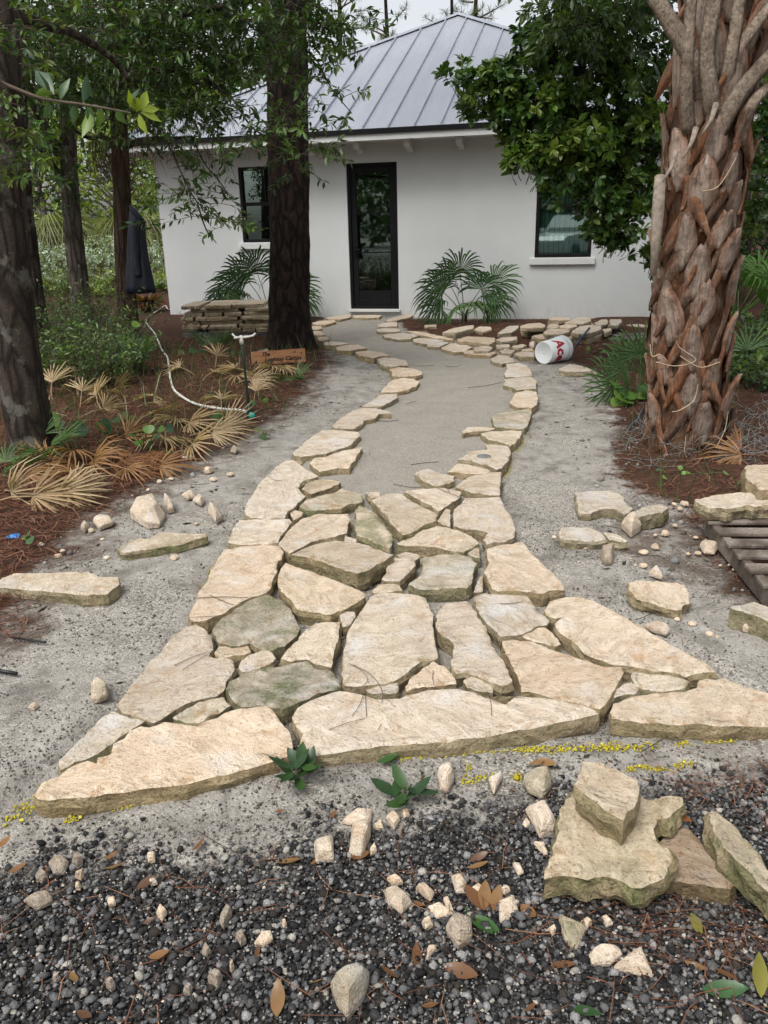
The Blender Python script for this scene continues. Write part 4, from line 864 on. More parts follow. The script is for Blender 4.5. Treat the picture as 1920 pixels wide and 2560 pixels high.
# ------------------------------------------------------------------ fan palms
def fan_arrays(nb=24, spread=3.6, R=1.0, droop=.25, w=.11, hub=.0, tint=(.05, .1, .03), rnd=.2, split=.5, cup=.12, rs=None):
    rr = rs or random; V = []; T = []; C = []
    for i in range(nb):
        a = spread * (i / (nb - 1) - .5) + rr.gauss(0, .02); L = R * (1 - .28 * abs(a / spread * 2) ** 2) * (1 + rr.gauss(0, rnd * .5)); n = len(V); b = rr.uniform(.75, 1.25); dv = rr.gauss(0, rnd)
        d = np.array([math.sin(a), math.cos(a), 0]); s = np.array([math.cos(a), -math.sin(a), 0]); up = np.array([0, 0, 1.])
        wr = max(w, spread * split / (nb - 1) * .62)
        def pt(r, off, z): return d * L * r + s * off * R + up * (z * R)
        c1 = cup * split - droop * split ** 2 * .5 + dv * .1; c2 = cup * .75 - droop * .55 * .75 + dv * .3; c3 = cup * .9 - droop * (1 + abs(rr.gauss(0, .3))) + dv * .5
        V += [pt(0, 0, 0), pt(split, -wr * .5, c1 + .02), pt(split, 0, c1 - .015), pt(split, wr * .5, c1 + .02), pt(.78, -w * .3, c2), pt(.78, 0, c2 - .012), pt(.78, w * .3, c2), pt(1, 0, c3)]
        T += [(n, n + 2, n + 1), (n, n + 3, n + 2), (n + 1, n + 2, n + 5), (n + 1, n + 5, n + 4), (n + 2, n + 3, n + 6), (n + 2, n + 6, n + 5), (n + 4, n + 5, n + 7), (n + 5, n + 6, n + 7)]
        C += [tuple(np.array(tint) * b)] * 8
    return np.array(V), np.array(T), np.array(C)
def frond_mesh(pet, R, tint, pcol, tilt=-.5, pr=.008, **k):
    """petiole along +y from the origin, then the fan tilted about its hub"""
    A = Acc(); A.add(*tube_arrays([(0, 0, 0), (0, pet * .5, .02), (0, pet, 0)], [pr * 1.3, pr, pr * .8], 5, cap=False), tint=pcol)
    V, T, C = fan_arrays(R=R, tint=tint, **k); m = np.array(Matrix.Rotation(tilt, 3, 'X')); A.add(V @ m.T + np.array([0, pet, 0]), T, C); return A.mesh(M_FROND, 'frond')
def aim(o, d, roll=0.0, up=(0, 0, 1)):
    y = Vector(d).normalized(); u = Vector(up); x = y.cross(u)
    x = x.normalized() if x.length > 1e-3 else Vector((1, 0, 0)); z = x.cross(y); m = Matrix((x, y, z)).transposed() @ Matrix.Rotation(roll, 3, 'Y'); o.rotation_euler = m.to_euler()
def fan_palm(name, loc, dirs, meshes, label, cat='palm', group=None, stem=.0):
    t = empty(name, loc); tag(t, label, cat, group)
    for d, roll, s in dirs:
        o = link(bpy.data.objects.new('frond', random.choice(meshes)), t); o.location = (0, 0, stem); aim(o, d, roll); o.scale = (s, s, s)
    return t
GP = (.035, .085, .025)
FP = [frond_mesh(.55, .62, GP, (.06, .09, .03), -.7, nb=30, spread=4.4, droop=.75, w=.075, split=.5), frond_mesh(.5, .58, (.045, .10, .03), (.07, .10, .03), -.95, nb=28, spread=4.2, droop=.9, w=.075, split=.48), frond_mesh(.6, .6, (.03, .075, .026), (.06, .09, .03), -.5, nb=30, spread=4.2, droop=.6, w=.07, split=.52)]
dirs = []
for a, e in ((180, 40), (150, 55), (30, 50), (5, 38), (100, 70), (-70, 48), (-110, 58), (60, 66), (-25, 55), (205, 55)): dirs.append(((math.cos(R_(a)) * math.cos(R_(e)), math.sin(R_(a)) * math.cos(R_(e)), math.sin(R_(e))), random.gauss(0, .3), random.uniform(.78, 1.0)))
def world_frond(par, base, d, pet, R, nrm, tint, nb=28, spread=4.0, droop=.45, split=.5, w=.05, pr=.007):
    """one fan frond: arching petiole, pleated fan whose blade tips hang under their own weight"""
    d = Vector(d).normalized(); base = Vector(base); hub = base + d * pet + Vector((0, 0, -.06 * pet)); A = Acc(); A.tube([base, base.lerp(hub, .5) + Vector((0, 0, .05 * pet)), hub], [pr * 1.4, pr, pr * .8], 5, tuple(np.array(tint) * 1.3))
    f = (d + Vector((0, 0, -.25))).normalized(); n_ = Vector(nrm); n_ = (n_ - f * n_.dot(f)).normalized(); s = f.cross(n_).normalized()
    for i in range(nb):
        a = spread * (i / (nb - 1) - .5) + random.gauss(0, .02); L = R * (1 - .22 * abs(a / spread * 2) ** 2) * random.uniform(.92, 1.06); b = f * math.cos(a) + s * math.sin(a); t = (s * math.cos(a) - f * math.sin(a)); br = random.uniform(.75, 1.25)
        wr = max(w * R, spread * split / (nb - 1) * L * .62); dr = droop * random.uniform(.75, 1.35); V = [hub]
        for r, ww in ((split, wr * .5), (.75, w * R * .55), (.9, w * R * .3)):
            q = hub + b * L * r + n_ * .10 * R * math.sin(r * 2.2) - Vector((0, 0, dr * R * max(0, r - .25) ** 1.8 * 1.3)); V += [q - t * ww + n_ * .012 * R, q - n_ * .012 * R, q + t * ww + n_ * .012 * R]
        q = hub + b * L * .98 - Vector((0, 0, dr * R * .95)); V.append(q)
        A.add([tuple(v) for v in V], [(0, 2, 1), (0, 3, 2), (1, 2, 5), (1, 5, 4), (2, 3, 6), (2, 6, 5), (4, 5, 8), (4, 8, 7), (5, 6, 9), (5, 9, 8), (7, 8, 10), (8, 9, 10)], tuple(np.array(tint) * br))
    return A.obj('frond', M_FROND, par)
GA, GB, GC = (.035, .085, .027), (.05, .11, .03), (.09, .16, .05)
def door_palm(loc, specs, label):
    t = empty('fan_palm', loc); tag(t, label, 'palm')
    for d, pet, R, nrm, tint, dr in specs: world_frond(t, (0, 0, .10), d, pet, R, nrm, tint, droop=dr)
    tube('stem', [(0, 0, -.03), (0, 0, .14)], [.045, .055], M_OAKD, t, 8); return t
door_palm(gp(1161, 806), [((-.62, -.1, .75), .62, .62, (.2, -.8, .5), GA, .55), ((-.42, -.25, .9), .75, .58, (.0, -.9, .3), GB, .5), ((.72, -.05, .85), .72, .60, (-.5, -.6, .6), GB, .30), ((.5, -.2, .95), .55, .55, (-.2, -.9, .3), GA, .5), ((.08, -.6, .42), .38, .55, (0, -.35, 1), GC, .85), ((-.1, .1, 1), .78, .55, (0, -1, .2), GA, .45), ((.9, -.15, .55), .5, .5, (-.4, -.5, .8), GA, .5), ((-.85, -.2, .4), .45, .5, (.3, -.6, .8), GA, .6)], 'green fan palm against the white wall between door and right window')
door_palm(gp(676, 800), [((-.75, -.2, .75), .75, .68, (.3, -.8, .5), GA, .5), ((-.5, -.2, .95), .85, .62, (.1, -.9, .3), GA, .4), ((-.2, -.2, 1), .9, .62, (0, -1, .2), GB, .4), ((.75, -.1, .8), .7, .62, (-.4, -.8, .4), GB, .45), ((.4, -.2, .95), .8, .6, (-.2, -.9, .3), GA, .45), ((-.6, -.4, .45), .6, .6, (.3, -.6, .8), GB, .7), ((-.9, -.1, .45), .75, .6, (.3, -.6, .7), GA, .6), ((.9, -.2, .5), .6, .55, (-.3, -.6, .7), GA, .5)], 'green fan palm half hidden behind the dark pine trunk')
wilt = frond_mesh(.6, .42, (.04, .065, .045), (.05, .06, .03), -1.1, nb=20, spread=2.6, droop=.7, w=.07, split=.5)
o = link(bpy.data.objects.new('palm_frond', wilt)); p = at(440 + 520 * .2291, 620 + 450 * .2291, 13.9); o.location = Vector((p.x + .45, 13.9, p.z - .30)); aim(o, (-.82, -.1, .52)); tag(o, 'drooping dark cut palm frond behind the left stone stack', 'palm frond')
rt = empty('fan_palm', gp(1842, 812)); tag(rt, 'bright green fan palm behind the shaggy palm trunk', 'palm')
for k in range(11):
    a = k * .62 + .2; world_frond(rt, (0, 0, .12), (math.cos(a) * .75, math.sin(a) * .6 - .15, random.uniform(.5, 1.0)), random.uniform(.5, .85), .68, (-math.cos(a) * .5, -.7, .5), (.085, .17, .04), 28, 4.0, .5)
for x, y, Y in ((30, 600, 25), (330, 560, 26), (100, 640, 24), (250, 580, 27)):
    p = col_at(x, y, Y); fan_palm('fan_palm', p, [((math.cos(a) * .7, math.sin(a) * .7, .5 + .5 * math.sin(a * 2.3)), 0, random.uniform(1.2, 1.7)) for a in np.arange(0, 6.28, .4)], [frond_mesh(.6, .7, (.19, .215, .085), (.2, .2, .1), -.6, nb=30, spread=4.2, droop=.9, w=.035, split=.4), frond_mesh(.5, .7, (.24, .24, .13), (.2, .2, .1), -1.0, nb=30, spread=4.2, droop=1.1, w=.03, split=.35)], 'pale yellowish fan palm in the woods beyond the hedge', 'palm', 'pale palms beyond the hedge', stem=1.2)
# palmettos, green and dead
PM_G = [frond_mesh(.25, .34, (.11, .18, .08), (.10, .14, .06), -.3, nb=18, spread=3.4, droop=.12, w=.05, split=.35, pr=.005), frond_mesh(.28, .36, (.09, .155, .06), (.09, .13, .05), -.15, nb=16, spread=3.0, droop=.08, w=.05, split=.35, pr=.005)]
TAN = (.40, .29, .17); ORG = (.24, .115, .055)
PM_T = [frond_mesh(.22, .30, TAN, TAN, -.25, nb=17, spread=2.6, droop=.18, w=.045, split=.3, pr=.005), frond_mesh(.2, .30, (.47, .36, .23), TAN, -.5, nb=16, spread=2.2, droop=.28, w=.045, split=.3, pr=.005)]
PM_O = [frond_mesh(.15, .28, ORG, ORG, -.5, nb=16, spread=2.4, droop=.4, w=.05, split=.35, pr=.005), frond_mesh(.2, .26, (.30, .17, .08), ORG, -.3, nb=15, spread=2.4, droop=.3, w=.05, split=.35, pr=.005)]
def dead(x, y, az, el, s, ms, label, group, k='M', roll=None):
    o = link(bpy.data.objects.new('palm_frond', random.choice(ms))); p = G(k, x, y); a = R_(az); e = R_(el)
    d = Vector((math.cos(a) * math.cos(e), math.sin(a) * math.cos(e), math.sin(e))); o.location = p - d * .06 + Vector((0, 0, .04)); aim(o, d, random.gauss(0, .5) if roll is None else roll, (0, -.6, 1)); o.scale = (s, s, s); tag(o, label, 'palm frond', group); return o
TL, TG = 'dry straw coloured fan frond lying on the pine straw', 'dry straw coloured fronds'
for x, y, az, el, s in ((350, 560, 95, 45, 1.1), (230, 530, 100, 60, 1.15), (380, 600, 40, 12, 1.0), (930, 390, 80, 50, .95), (830, 420, 160, 25, 1.1), (890, 440, 60, 20, 1), (1040, 460, -30, 15, 1.1), (960, 590, 100, 30, 1.15), (1160, 400, -70, 18, 1.25), (1180, 405, -40, 20, 1.1), (985, 440, -40, 15, 1.0), (770, 640, -50, 12, 1.25), (850, 690, -25, 12, 1.1), (760, 620, -75, 15, 1.1), (100, 960, -20, 10, 1.15), (40, 930, -60, 12, 1.1), (170, 975, 10, 10, 1.1), (470, 520, 70, 25, .9), (700, 540, 150, 20, .9), (620, 560, 30, 10, .8), (1100, 540, 80, 55, .8), (540, 540, 110, 20, .8), (270, 600, 170, 15, .9), (600, 640, 60, 18, 1.1), (680, 700, -60, 12, 1.2), (820, 720, -70, 10, 1.2), (900, 660, -20, 12, 1.1), (440, 570, 120, 30, 1.1), (200, 940, -40, 10, 1.2), (20, 980, -10, 10, 1.2), (1080, 420, 160, 18, 1.1)): dead(x, y, az, el, s, PM_T, TL, TG)
OL, OG = 'shrivelled orange brown fan frond at the edge of the bed', 'orange brown fronds'
for x, y, az, el, s in ((350, 800, -95, 10, 1.1), (410, 790, -60, 14, 1.1), (470, 770, -30, 16, 1.1), (430, 720, 60, 25, .9), (530, 830, -60, 10, 1.0), (560, 850, -20, 8, 1.0), (300, 800, 200, 12, .9), (20, 830, 20, 15, 1.0), (480, 730, 20, 20, .9), (60, 870, -30, 10, 1.0), (180, 570, 150, 20, .9), (340, 770, -80, 22, 1.35), (420, 800, -75, 12, 1.4), (500, 800, -45, 12, 1.35), (390, 830, -100, 8, 1.3), (460, 740, 40, 22, 1.2), (540, 800, -25, 14, 1.3), (300, 840, -120, 10, 1.2), (600, 840, -10, 10, 1.1)): dead(x, y, az, el, s, PM_O, OL, OG)
for x, y, az, el, s in ((1640, 790, 190, 10, 1.2), (1600, 760, 160, 12, 1.0)): dead(x, y, az, el, s, PM_O, 'orange brown fan frond beside the wire netting', 'orange fronds beside the netting', 'N')
def palmetto(k, x, y, n, s, label, group=None, base=90, sp=150, em=55):
    dd = []
    for i in range(n):
        a = R_(base + sp * (i / max(1, n - 1) - .5) * 2 * .5 + random.gauss(0, 10)); e = R_(random.gauss(em, 12)); dd.append(((math.cos(a) * math.cos(e), math.sin(a) * math.cos(e), math.sin(e)), random.gauss(0, .3), s * random.uniform(.8, 1.1)))
    return fan_palm('palmetto', G(k, x, y), dd, PM_G, label, 'palmetto', group)
palmetto('M', 170, 800, 5, .8, 'small green palmetto at the foot of the leaning lichen trunk', base=20, sp=200, em=45)
palmetto('M', 590, 430, 5, 1.0, 'green palmetto tuft beside the white hose', sp=180, em=60)
palmetto('M', 1250, 455, 4, .5, 'little green palmetto in front of the plank sign', sp=200, em=20, base=-20)
palmetto('M', 20, 870, 4, .7, 'green palmetto among orange brown fronds by the lichen trunk', sp=180, em=40, base=60)
bp_ = empty('palmetto', G('N', 1105, 505)); tag(bp_, 'large green palmetto left of the shaggy palm trunk', 'palmetto')
for d, pet, R in (((-.1, -.1, 1), .42, .40), ((-.55, -.2, .8), .36, .40), ((.35, -.2, .9), .36, .40), ((-.8, -.3, .45), .34, .40), ((.1, -.5, .7), .28, .36), ((-.5, -.6, .35), .30, .36), ((.6, -.4, .5), .30, .36), ((-.2, .3, .9), .36, .36), ((-.9, -.1, .2), .28, .34)):
    world_frond(bp_, (0, 0, .02), d, pet, R, (-d[0] * .4, -.8, .4), random.choice([(.095, .17, .065), (.12, .20, .075), (.075, .145, .055)]), 16, 3.2, .12, .32, .04, .005)
palmetto('N', 1560, 420, 6, 1.2, 'green palmetto right of the shaggy palm trunk', sp=220, em=50)
palmetto('M', 920, 330, 4, .8, 'green palmetto tuft behind the sprinkler', sp=180, em=55)
# broad leaved vines and seedlings: each big leaf is a piece of the plant
def disc_leaf(col):
    V = [(0, 0, 0)]; n = 12
    for i in range(n):
        a = 2 * math.pi * i / n; r = .5 * (1 + .12 * math.cos(a)); V.append((r * math.sin(a) * 1.0, .45 + r * math.cos(a) * (.95 if math.cos(a) > 0 else .75), .07 * abs(math.sin(a)) - .04 * math.cos(a) ** 2))
    V[0] = (0, .45, -.03); V[1 + n // 2] = (0, .16, 0)
    return tmesh(V, [(0, i + 1, (i + 1) % n + 1) for i in range(n)], M_LEAF, np.tile(col, (n + 1, 1)), True, 'leaf')
DISC = [disc_leaf(c) for c in ((.10, .20, .035), (.06, .13, .04), (.15, .26, .05), (.045, .10, .045))]
def vine(k, spots, label, group=None, size=.11, h=.28, name='vine', depth=None):
    b = G(k, *spots[0][:2]); t = empty(name, Vector((b.x, b.y, 0))); tag(t, label, 'plant', group); A = Acc()
    for s in spots:
        x, y = s[:2]; sc = s[2] if len(s) > 2 else 1.0; hz = h * random.uniform(.3, 1.0); p = at(*px(k, x, y), b.y + random.uniform(-.12, .12)) if depth is None else at(*px(k, x, y), depth)
        p = p - t.location; p.z = max(.03, p.z); o = link(bpy.data.objects.new('leaf', random.choice(DISC)), t); aim(o, (random.gauss(0, .6), random.gauss(-.6, .3), random.uniform(-.5, .4)), random.gauss(0, .3), (0, -.7, .7)); o.location = p; q = size * sc * random.uniform(.85, 1.15); o.scale = (q, q, q)
        A.tube([Vector((random.gauss(0, .03), random.gauss(0, .03), -.02)), Vector((p.x * .6, p.y * .6, p.z * .7)), p], .003, 4, (.09, .13, .04))
    stf(A.obj('stem', M_LEAF, t), t)
vine('M', [(570, 400, 1), (570, 240, 1.5), (655, 260, 1.6), (690, 330, 1.4), (545, 150, 1.1), (610, 350, 1), (540, 300, 1), (660, 420, 1), (600, 180, .9)], 'climbing vine with big heart shaped leaves beside the white hose', size=.13)
vine('M', [(230, 660, 1), (205, 605, 1.5), (270, 610, 1.5), (240, 640, 1)], 'low vine with two broad bright leaves beside the lichen trunk', size=.11)
vine('M', [(430, 690, 1), (380, 620, 1.2), (430, 640, 1.7), (470, 650, 1), (500, 590, 1.3), (540, 590, 1.0)], 'dark broad leaved vine among the dead palm fronds', size=.11)
vine('M', [(625, 760, 1), (600, 650, 1), (640, 620, 1.1), (680, 640, 1), (700, 600, .9), (590, 690, 1), (620, 720, 1.3), (660, 680, 1), (710, 640, .9), (650, 590, .8), (580, 660, .8), (725, 740, .8), (610, 600, .9)], 'bushy dark green seedling at the edge of the pine straw', size=.075)
vine('M', [(978, 618, 1), (978, 603, 1.3)], 'single round bright leaf beside the hose end', size=.11)
vine('M', [(1138, 668, 1), (1135, 655, 1)], 'single small dark leaf at the sandy edge of the bed', size=.09)
vine('M', [(880, 330, 1), (800, 310, 1), (850, 300, 1.2), (830, 330, 1), (890, 310, 1), (1000, 400, 1.2), (960, 380, .9)], 'leafy weed in front of the left stone stack', size=.10)
vine('M', [(1110, 540, 1), (1100, 520, 1), (1130, 530, 1.2), (1140, 490, .9)], 'pale leafed weed beside the sprinkler base', size=.09)
vine('M', [(120, 1125, 1), (112, 1112, 1), (128, 1108, 1)], 'tiny green sprout beside the blue plastic scrap', size=.05)
vine('N', [(1060, 530, 1), (1040, 470, 1.2), (1090, 480, 1.3), (1070, 510, 1.3), (1020, 500, 1.1), (1110, 440, 1.2), (1150, 500, 1), (1000, 440, .9), (1130, 460, 1)], 'broad leaved green plant under the big palmetto', size=.15)
vine('N', [(1600, 330, 1), (1560, 270, 1), (1600, 240, 1.2), (1640, 260, 1.2), (1580, 310, 1), (1640, 330, 1.1), (1540, 340, 1), (1620, 380, 1), (1650, 220, 1), (1530, 420, 1), (1600, 430, 1), (1570, 380, 1.1)], 'bright leafy ground cover right of the shaggy palm trunk', size=.12)
vine('N', [(890, 320, 1), (870, 300, 1), (905, 310, 1.1), (930, 420, .9), (940, 560, .8), (930, 530, .8)], 'small weed growing behind the white bucket', size=.08)
vine('N', [(1280, 850, 1), (1220, 860, 1), (1260, 870, 1.1), (1310, 850, 1), (1170, 860, .7), (1480, 830, 1), (1450, 850, 1), (1380, 870, .8)], 'small clover like weeds under the wire netting', size=.04)
# ------------------------------------------------------------------ the shaggy palm
def boot_mat():
    b = MB('palm_boot'); c = b.co(); t = b.attr('tint').outputs['Color']; st = b.noise(b.scale(c, (70, 6, 40)), 1.0, 5, .65, .4); bl = b.noise(c, 11, 5, .7); fn = b.noise(c, 120, 3, .6)
    col = b.mix(1.0, t, b.ramp(st, [(.3, (.42, .38, .35)), (.5, (.9, .9, .9)), (.7, (1.25, 1.2, 1.15))]), 'MULTIPLY')
    col = b.mix(b.ramp(bl, [(.50, 0.), (.66, .6)]), col, (.06, .038, .026)); col = b.mix(b.ramp(bl, [(.30, .45), (.42, 0.)]), col, (.40, .36, .31))
    return b.fin(col, .88, b.bump(b.math('ADD', st, b.math('MULTIPLY', bl, .8)), .8, .02), .15)
M_BOOT = boot_mat()
def palm_core_mat():
    b = MB('palm_fibre'); c = b.co(); s = b.scale(c, (1, 1, .25)); f = b.noise(s, 26, 6, .7, .8); g = b.noise(c, 5, 4)
    return b.fin(b.mix(b.ramp(g, [(.4, 0.), (.6, .7)]), b.ramp(f, [(.3, (.02, .010, .006)), (.55, (.10, .043, .020)), (.75, (.24, .115, .055))]), b.ramp(f, [(.3, (.03, .02, .015)), (.7, (.17, .125, .09))])), .9, b.bump(f, .9, .03), .15)
M_CORE = palm_core_mat()
p0 = gp(1713, 1122); p0 = Vector((p0.x, p0.y, 0)); pt_ = at(1808, 0, p0.y)
palm = empty('sabal_palm', p0); tag(palm, 'palm trunk shaggy with criss-crossed old leaf bases', 'palm')
axisP = spline([Vector((0, 0, -.1)), (at(1722, 900, p0.y) - p0), (at(1745, 580, p0.y) - p0), (at(1775, 280, p0.y) - p0), pt_ - p0, (pt_ - p0) * 1.9], 12)
RAD = [float(np.interp(i / (len(axisP) - 1), [0, .04, .12, .3, .5, .7, 1], [.31, .265, .232, .225, .235, .215, .17])) for i in range(len(axisP))]
V, T = tube_arrays(axisP, RAD, 32, amp=.06, fr=6, cap=False); tobj('trunk', V, T, M_CORE, palm, smooth=True)
def boot_mesh(seed):
    """old leaf base: a broad tongue with a ragged cut tip on two flat legs that wrap the trunk"""
    rr = random.Random(seed); A = Acc(); grey_ = np.array([.37, .30, .25]) * rr.uniform(.7, 1.25); red = np.array([.19, .082, .04]) * rr.uniform(.5, 1.5); tan = np.array([.25, .175, .13])
    rows, cols = 8, 5; L = rr.uniform(.28, .40); wm = rr.uniform(.078, .105); V = []; C = []; tilt = rr.uniform(-.06, .06); fl = rr.uniform(.015, .085)
    prof = [.25, .62, .88, 1.0, .95, .80, .62, rr.uniform(.3, .5)]
    for side in (0, 1):
        for i in range(rows):
            t = i / (rows - 1); wd = wm * prof[i] * rr.uniform(.93, 1.07)
            for j in range(cols):
                s = j / (cols - 1) * 2 - 1; y = t * L - .09 + (rr.uniform(-.025, .02) if i == rows - 1 else rr.uniform(-.006, .006)); z = .016 + fl * t ** 1.7 + .016 * (1 - s * s) - s * s * .02 * (1 - t) + rr.uniform(-.003, .003)
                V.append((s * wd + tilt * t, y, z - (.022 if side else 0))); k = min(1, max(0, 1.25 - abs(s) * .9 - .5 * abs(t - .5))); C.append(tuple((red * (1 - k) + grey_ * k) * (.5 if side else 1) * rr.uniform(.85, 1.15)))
    n = rows * cols; T = []
    for i in range(rows - 1):
        for j in range(cols - 1):
            a = i * cols + j; T += [(a, a + 1, a + cols + 1), (a, a + cols + 1, a + cols)]; a += n; T += [(a, a + cols + 1, a + 1), (a, a + cols, a + cols + 1)]
    loop = [j for j in range(cols)] + [i * cols + cols - 1 for i in range(1, rows)] + [(rows - 1) * cols + j for j in range(cols - 2, -1, -1)] + [i * cols for i in range(rows - 2, 0, -1)]
    for a, b in zip(loop, loop[1:] + loop[:1]): T += [(a, a + n, b + n), (a, b + n, b)]
    A.add(V, T, np.array(C))
    for sg in rr.choice([(-1, 1), (-1, 1), (1,), (-1,)]):
        P = [Vector((sg * .015, .02, .014)), Vector((sg * .06, -.07, .016)), Vector((sg * .115, -.17, .008)), Vector((sg * .165, -.27, -.008)), Vector((sg * .20, -.35, -.03))]; V = []; T = []; C = []
        for i, p in enumerate(P):
            d = (P[min(i + 1, 4)] - P[max(i - 1, 0)]).normalized(); s = d.cross(Vector((0, 0, 1))).normalized() * (.05, .05, .044, .032, .012)[i] * rr.uniform(.85, 1.15)
            for q, z in ((p - s, -.012), (p - s * .5, .004), (p, .008), (p + s * .5, .004), (p + s, -.012)): V.append((q.x, q.y, q.z + z + rr.uniform(-.002, .002))); k = rr.random() ** 2 * .9; C.append(tuple((red * (1 - k) + tan * k) * rr.uniform(.6, 1.25)))
        for i in range(4):
            for j in range(4): a = i * 5 + j; T += [(a, a + 1, a + 6), (a, a + 6, a + 5)]
        A.add(V, T, np.array(C))
    return A.mesh(M_BOOT, 'leaf_base', False)
BOOTS = [boot_mesh(k) for k in range(9)]
zt = (pt_ - p0).z
def axis_at(z):
    for i in range(len(axisP) - 1):
        if axisP[i].z <= z <= axisP[i + 1].z:
            t = (z - axisP[i].z) / (axisP[i + 1].z - axisP[i].z); return axisP[i].lerp(axisP[i + 1], t), RAD[i] * (1 - t) + RAD[i + 1] * t
    return axisP[-1], RAD[-1]
z = .10; k = 0
while z < zt + .5:
    c, r = axis_at(z); a = k * 2.39996 + random.gauss(0, .12); k += 1; z += .038
    out = Vector((math.cos(a), math.sin(a), 0)); o = link(bpy.data.objects.new('leaf_base', random.choice(BOOTS)), palm); up = (Vector((0, 0, 1)) + Vector((-math.sin(a), math.cos(a), 0)) * random.gauss(0, .10)).normalized()
    x = up.cross(out).normalized(); zz = x.cross(up).normalized(); o.rotation_euler = Matrix((x, up, zz)).transposed().to_euler(); o.location = c + out * (r * random.uniform(.97, 1.06)); s = random.uniform(.78, 1.12) * (1.0 if z > .6 else .9); o.scale = (s, s, s)
M_STALK = plain('dry_stalk', (.25, .205, .165), .85, .4, 26, bump=.5)
def strap(name, P, w0, w1, th, face, parent, seed):
    """flat dry petiole with a raised back, facing the given way"""
    rr = random.Random(seed); P = spline(P, 6); n = len(P); V = []; T = []; C = []; tn = np.array([.28, .225, .175]) * rr.uniform(.85, 1.15)
    for i, p in enumerate(P):
        d = (P[min(i + 1, n - 1)] - P[max(i - 1, 0)]).normalized(); s = d.cross(face).normalized(); f = s.cross(d).normalized(); w_ = w0 + (w1 - w0) * i / (n - 1)
        for a, z in ((-1, 0), (-.55, .7), (0, 1), (.55, .7), (1, 0), (0, -.5)): V.append(p + s * a * w_ * rr.uniform(.95, 1.05) - f * z * th * (1 if face.dot(f) < 0 else -1)); C.append(tuple(tn * rr.uniform(.8, 1.15)))
    for i in range(n - 1):
        for j in range(6): a, b = i * 6 + j, i * 6 + (j + 1) % 6; T += [(a, b, b + 6), (a, b + 6, a + 6)]
    T += [(0, j + 1, j) for j in range(1, 5)] + [((n - 1) * 6, (n - 1) * 6 + j, (n - 1) * 6 + j + 1) for j in range(1, 5)]
    return tobj(name, [tuple(v) for v in V], T, M_BOOT, parent, np.array(C), True)
for q_, (pts, w0, w1) in enumerate((([(1764, 250), (1738, 165), (1690, 80), (1630, -20), (1590, -90)], .07, .05), ([(1770, 390), (1800, 320), (1855, 225), (1930, 140), (1990, 80)], .068, .05), ([(1830, 190), (1850, 120), (1895, 55), (1940, 0)], .05, .035), ([(1790, 330), (1775, 230), (1768, 110), (1800, -60)], .065, .05), ([(1722, 330), (1716, 220), (1722, 90), (1732, -60)], .05, .04), ([(1806, 260), (1822, 170), (1838, 80), (1856, -60)], .05, .04), ([(1850, 330), (1880, 260), (1920, 215)], .05, .04))):
    m_ = len(pts); P = [at(x, y, p0.y - .20 - .06 * math.sin(i / (m_ - 1) * 3.14) - .05 * i / (m_ - 1)) - p0 for i, (x, y) in enumerate(pts)]; strap('stalk', P, w0 * .85, w1 * .85, .016, Vector((-.25, -1, .1)), palm, q_)
tube('stalk', [at(1652, 440, p0.y - .1) - p0, at(1646, 520, p0.y - .16) - p0, at(1640, 600, p0.y - .18) - p0, at(1632, 690, p0.y - .18) - p0], [.035, .04, .035, .02], M_STALK, palm, 7, amp=.2, fr=9)
for k in range(3):
    x0 = 1690 + 50 * k; tube('stalk', [at(x0, 380 - 60 * k, p0.y - .27) - p0, at(x0 - 12, 420 - 60 * k, p0.y - .31) - p0, at(x0 - 34, 455 - 60 * k, p0.y - .33) - p0], [.02, .014, .006], M_STALK, palm, 6)
CRN = [frond_mesh(1.3, 1.0, (.045, .095, .03), (.08, .11, .04), -.6, nb=26, spread=4.4, droop=.5, w=.07, pr=.02)]
for i in range(14):
    a = i * 2.4; e = R_(random.uniform(5, 70)); o = link(bpy.data.objects.new('frond', CRN[0]), palm); o.location = axisP[-1]; aim(o, (math.cos(a) * math.cos(e), math.sin(a) * math.cos(e), math.sin(e)))
M_ROOT = plain('pale_root', (.52, .42, .29), .7, .15, 30)
A = Acc()
for pts in ([(1840, 395), (1815, 440), (1790, 470), (1755, 478)], [(1640, 905), (1690, 915), (1740, 900), (1700, 870), (1690, 850)], [(1745, 960), (1735, 1000), (1700, 1025), (1680, 1030)], [(1650, 885), (1630, 890), (1625, 860)], [(1700, 890), (1750, 918), (1800, 905)], [(1820, 1030), (1812, 1075), (1790, 1120)], [(1715, 1090), (1712, 1130), (1725, 1160)]):
    A.tube(spline([at(x, y, p0.y - .31 + .02 * math.sin(i)) - p0 for i, (x, y) in enumerate(pts)], 5), .003, 5, (.5, .4, .28))
A.obj('root', M_ROOT, palm)

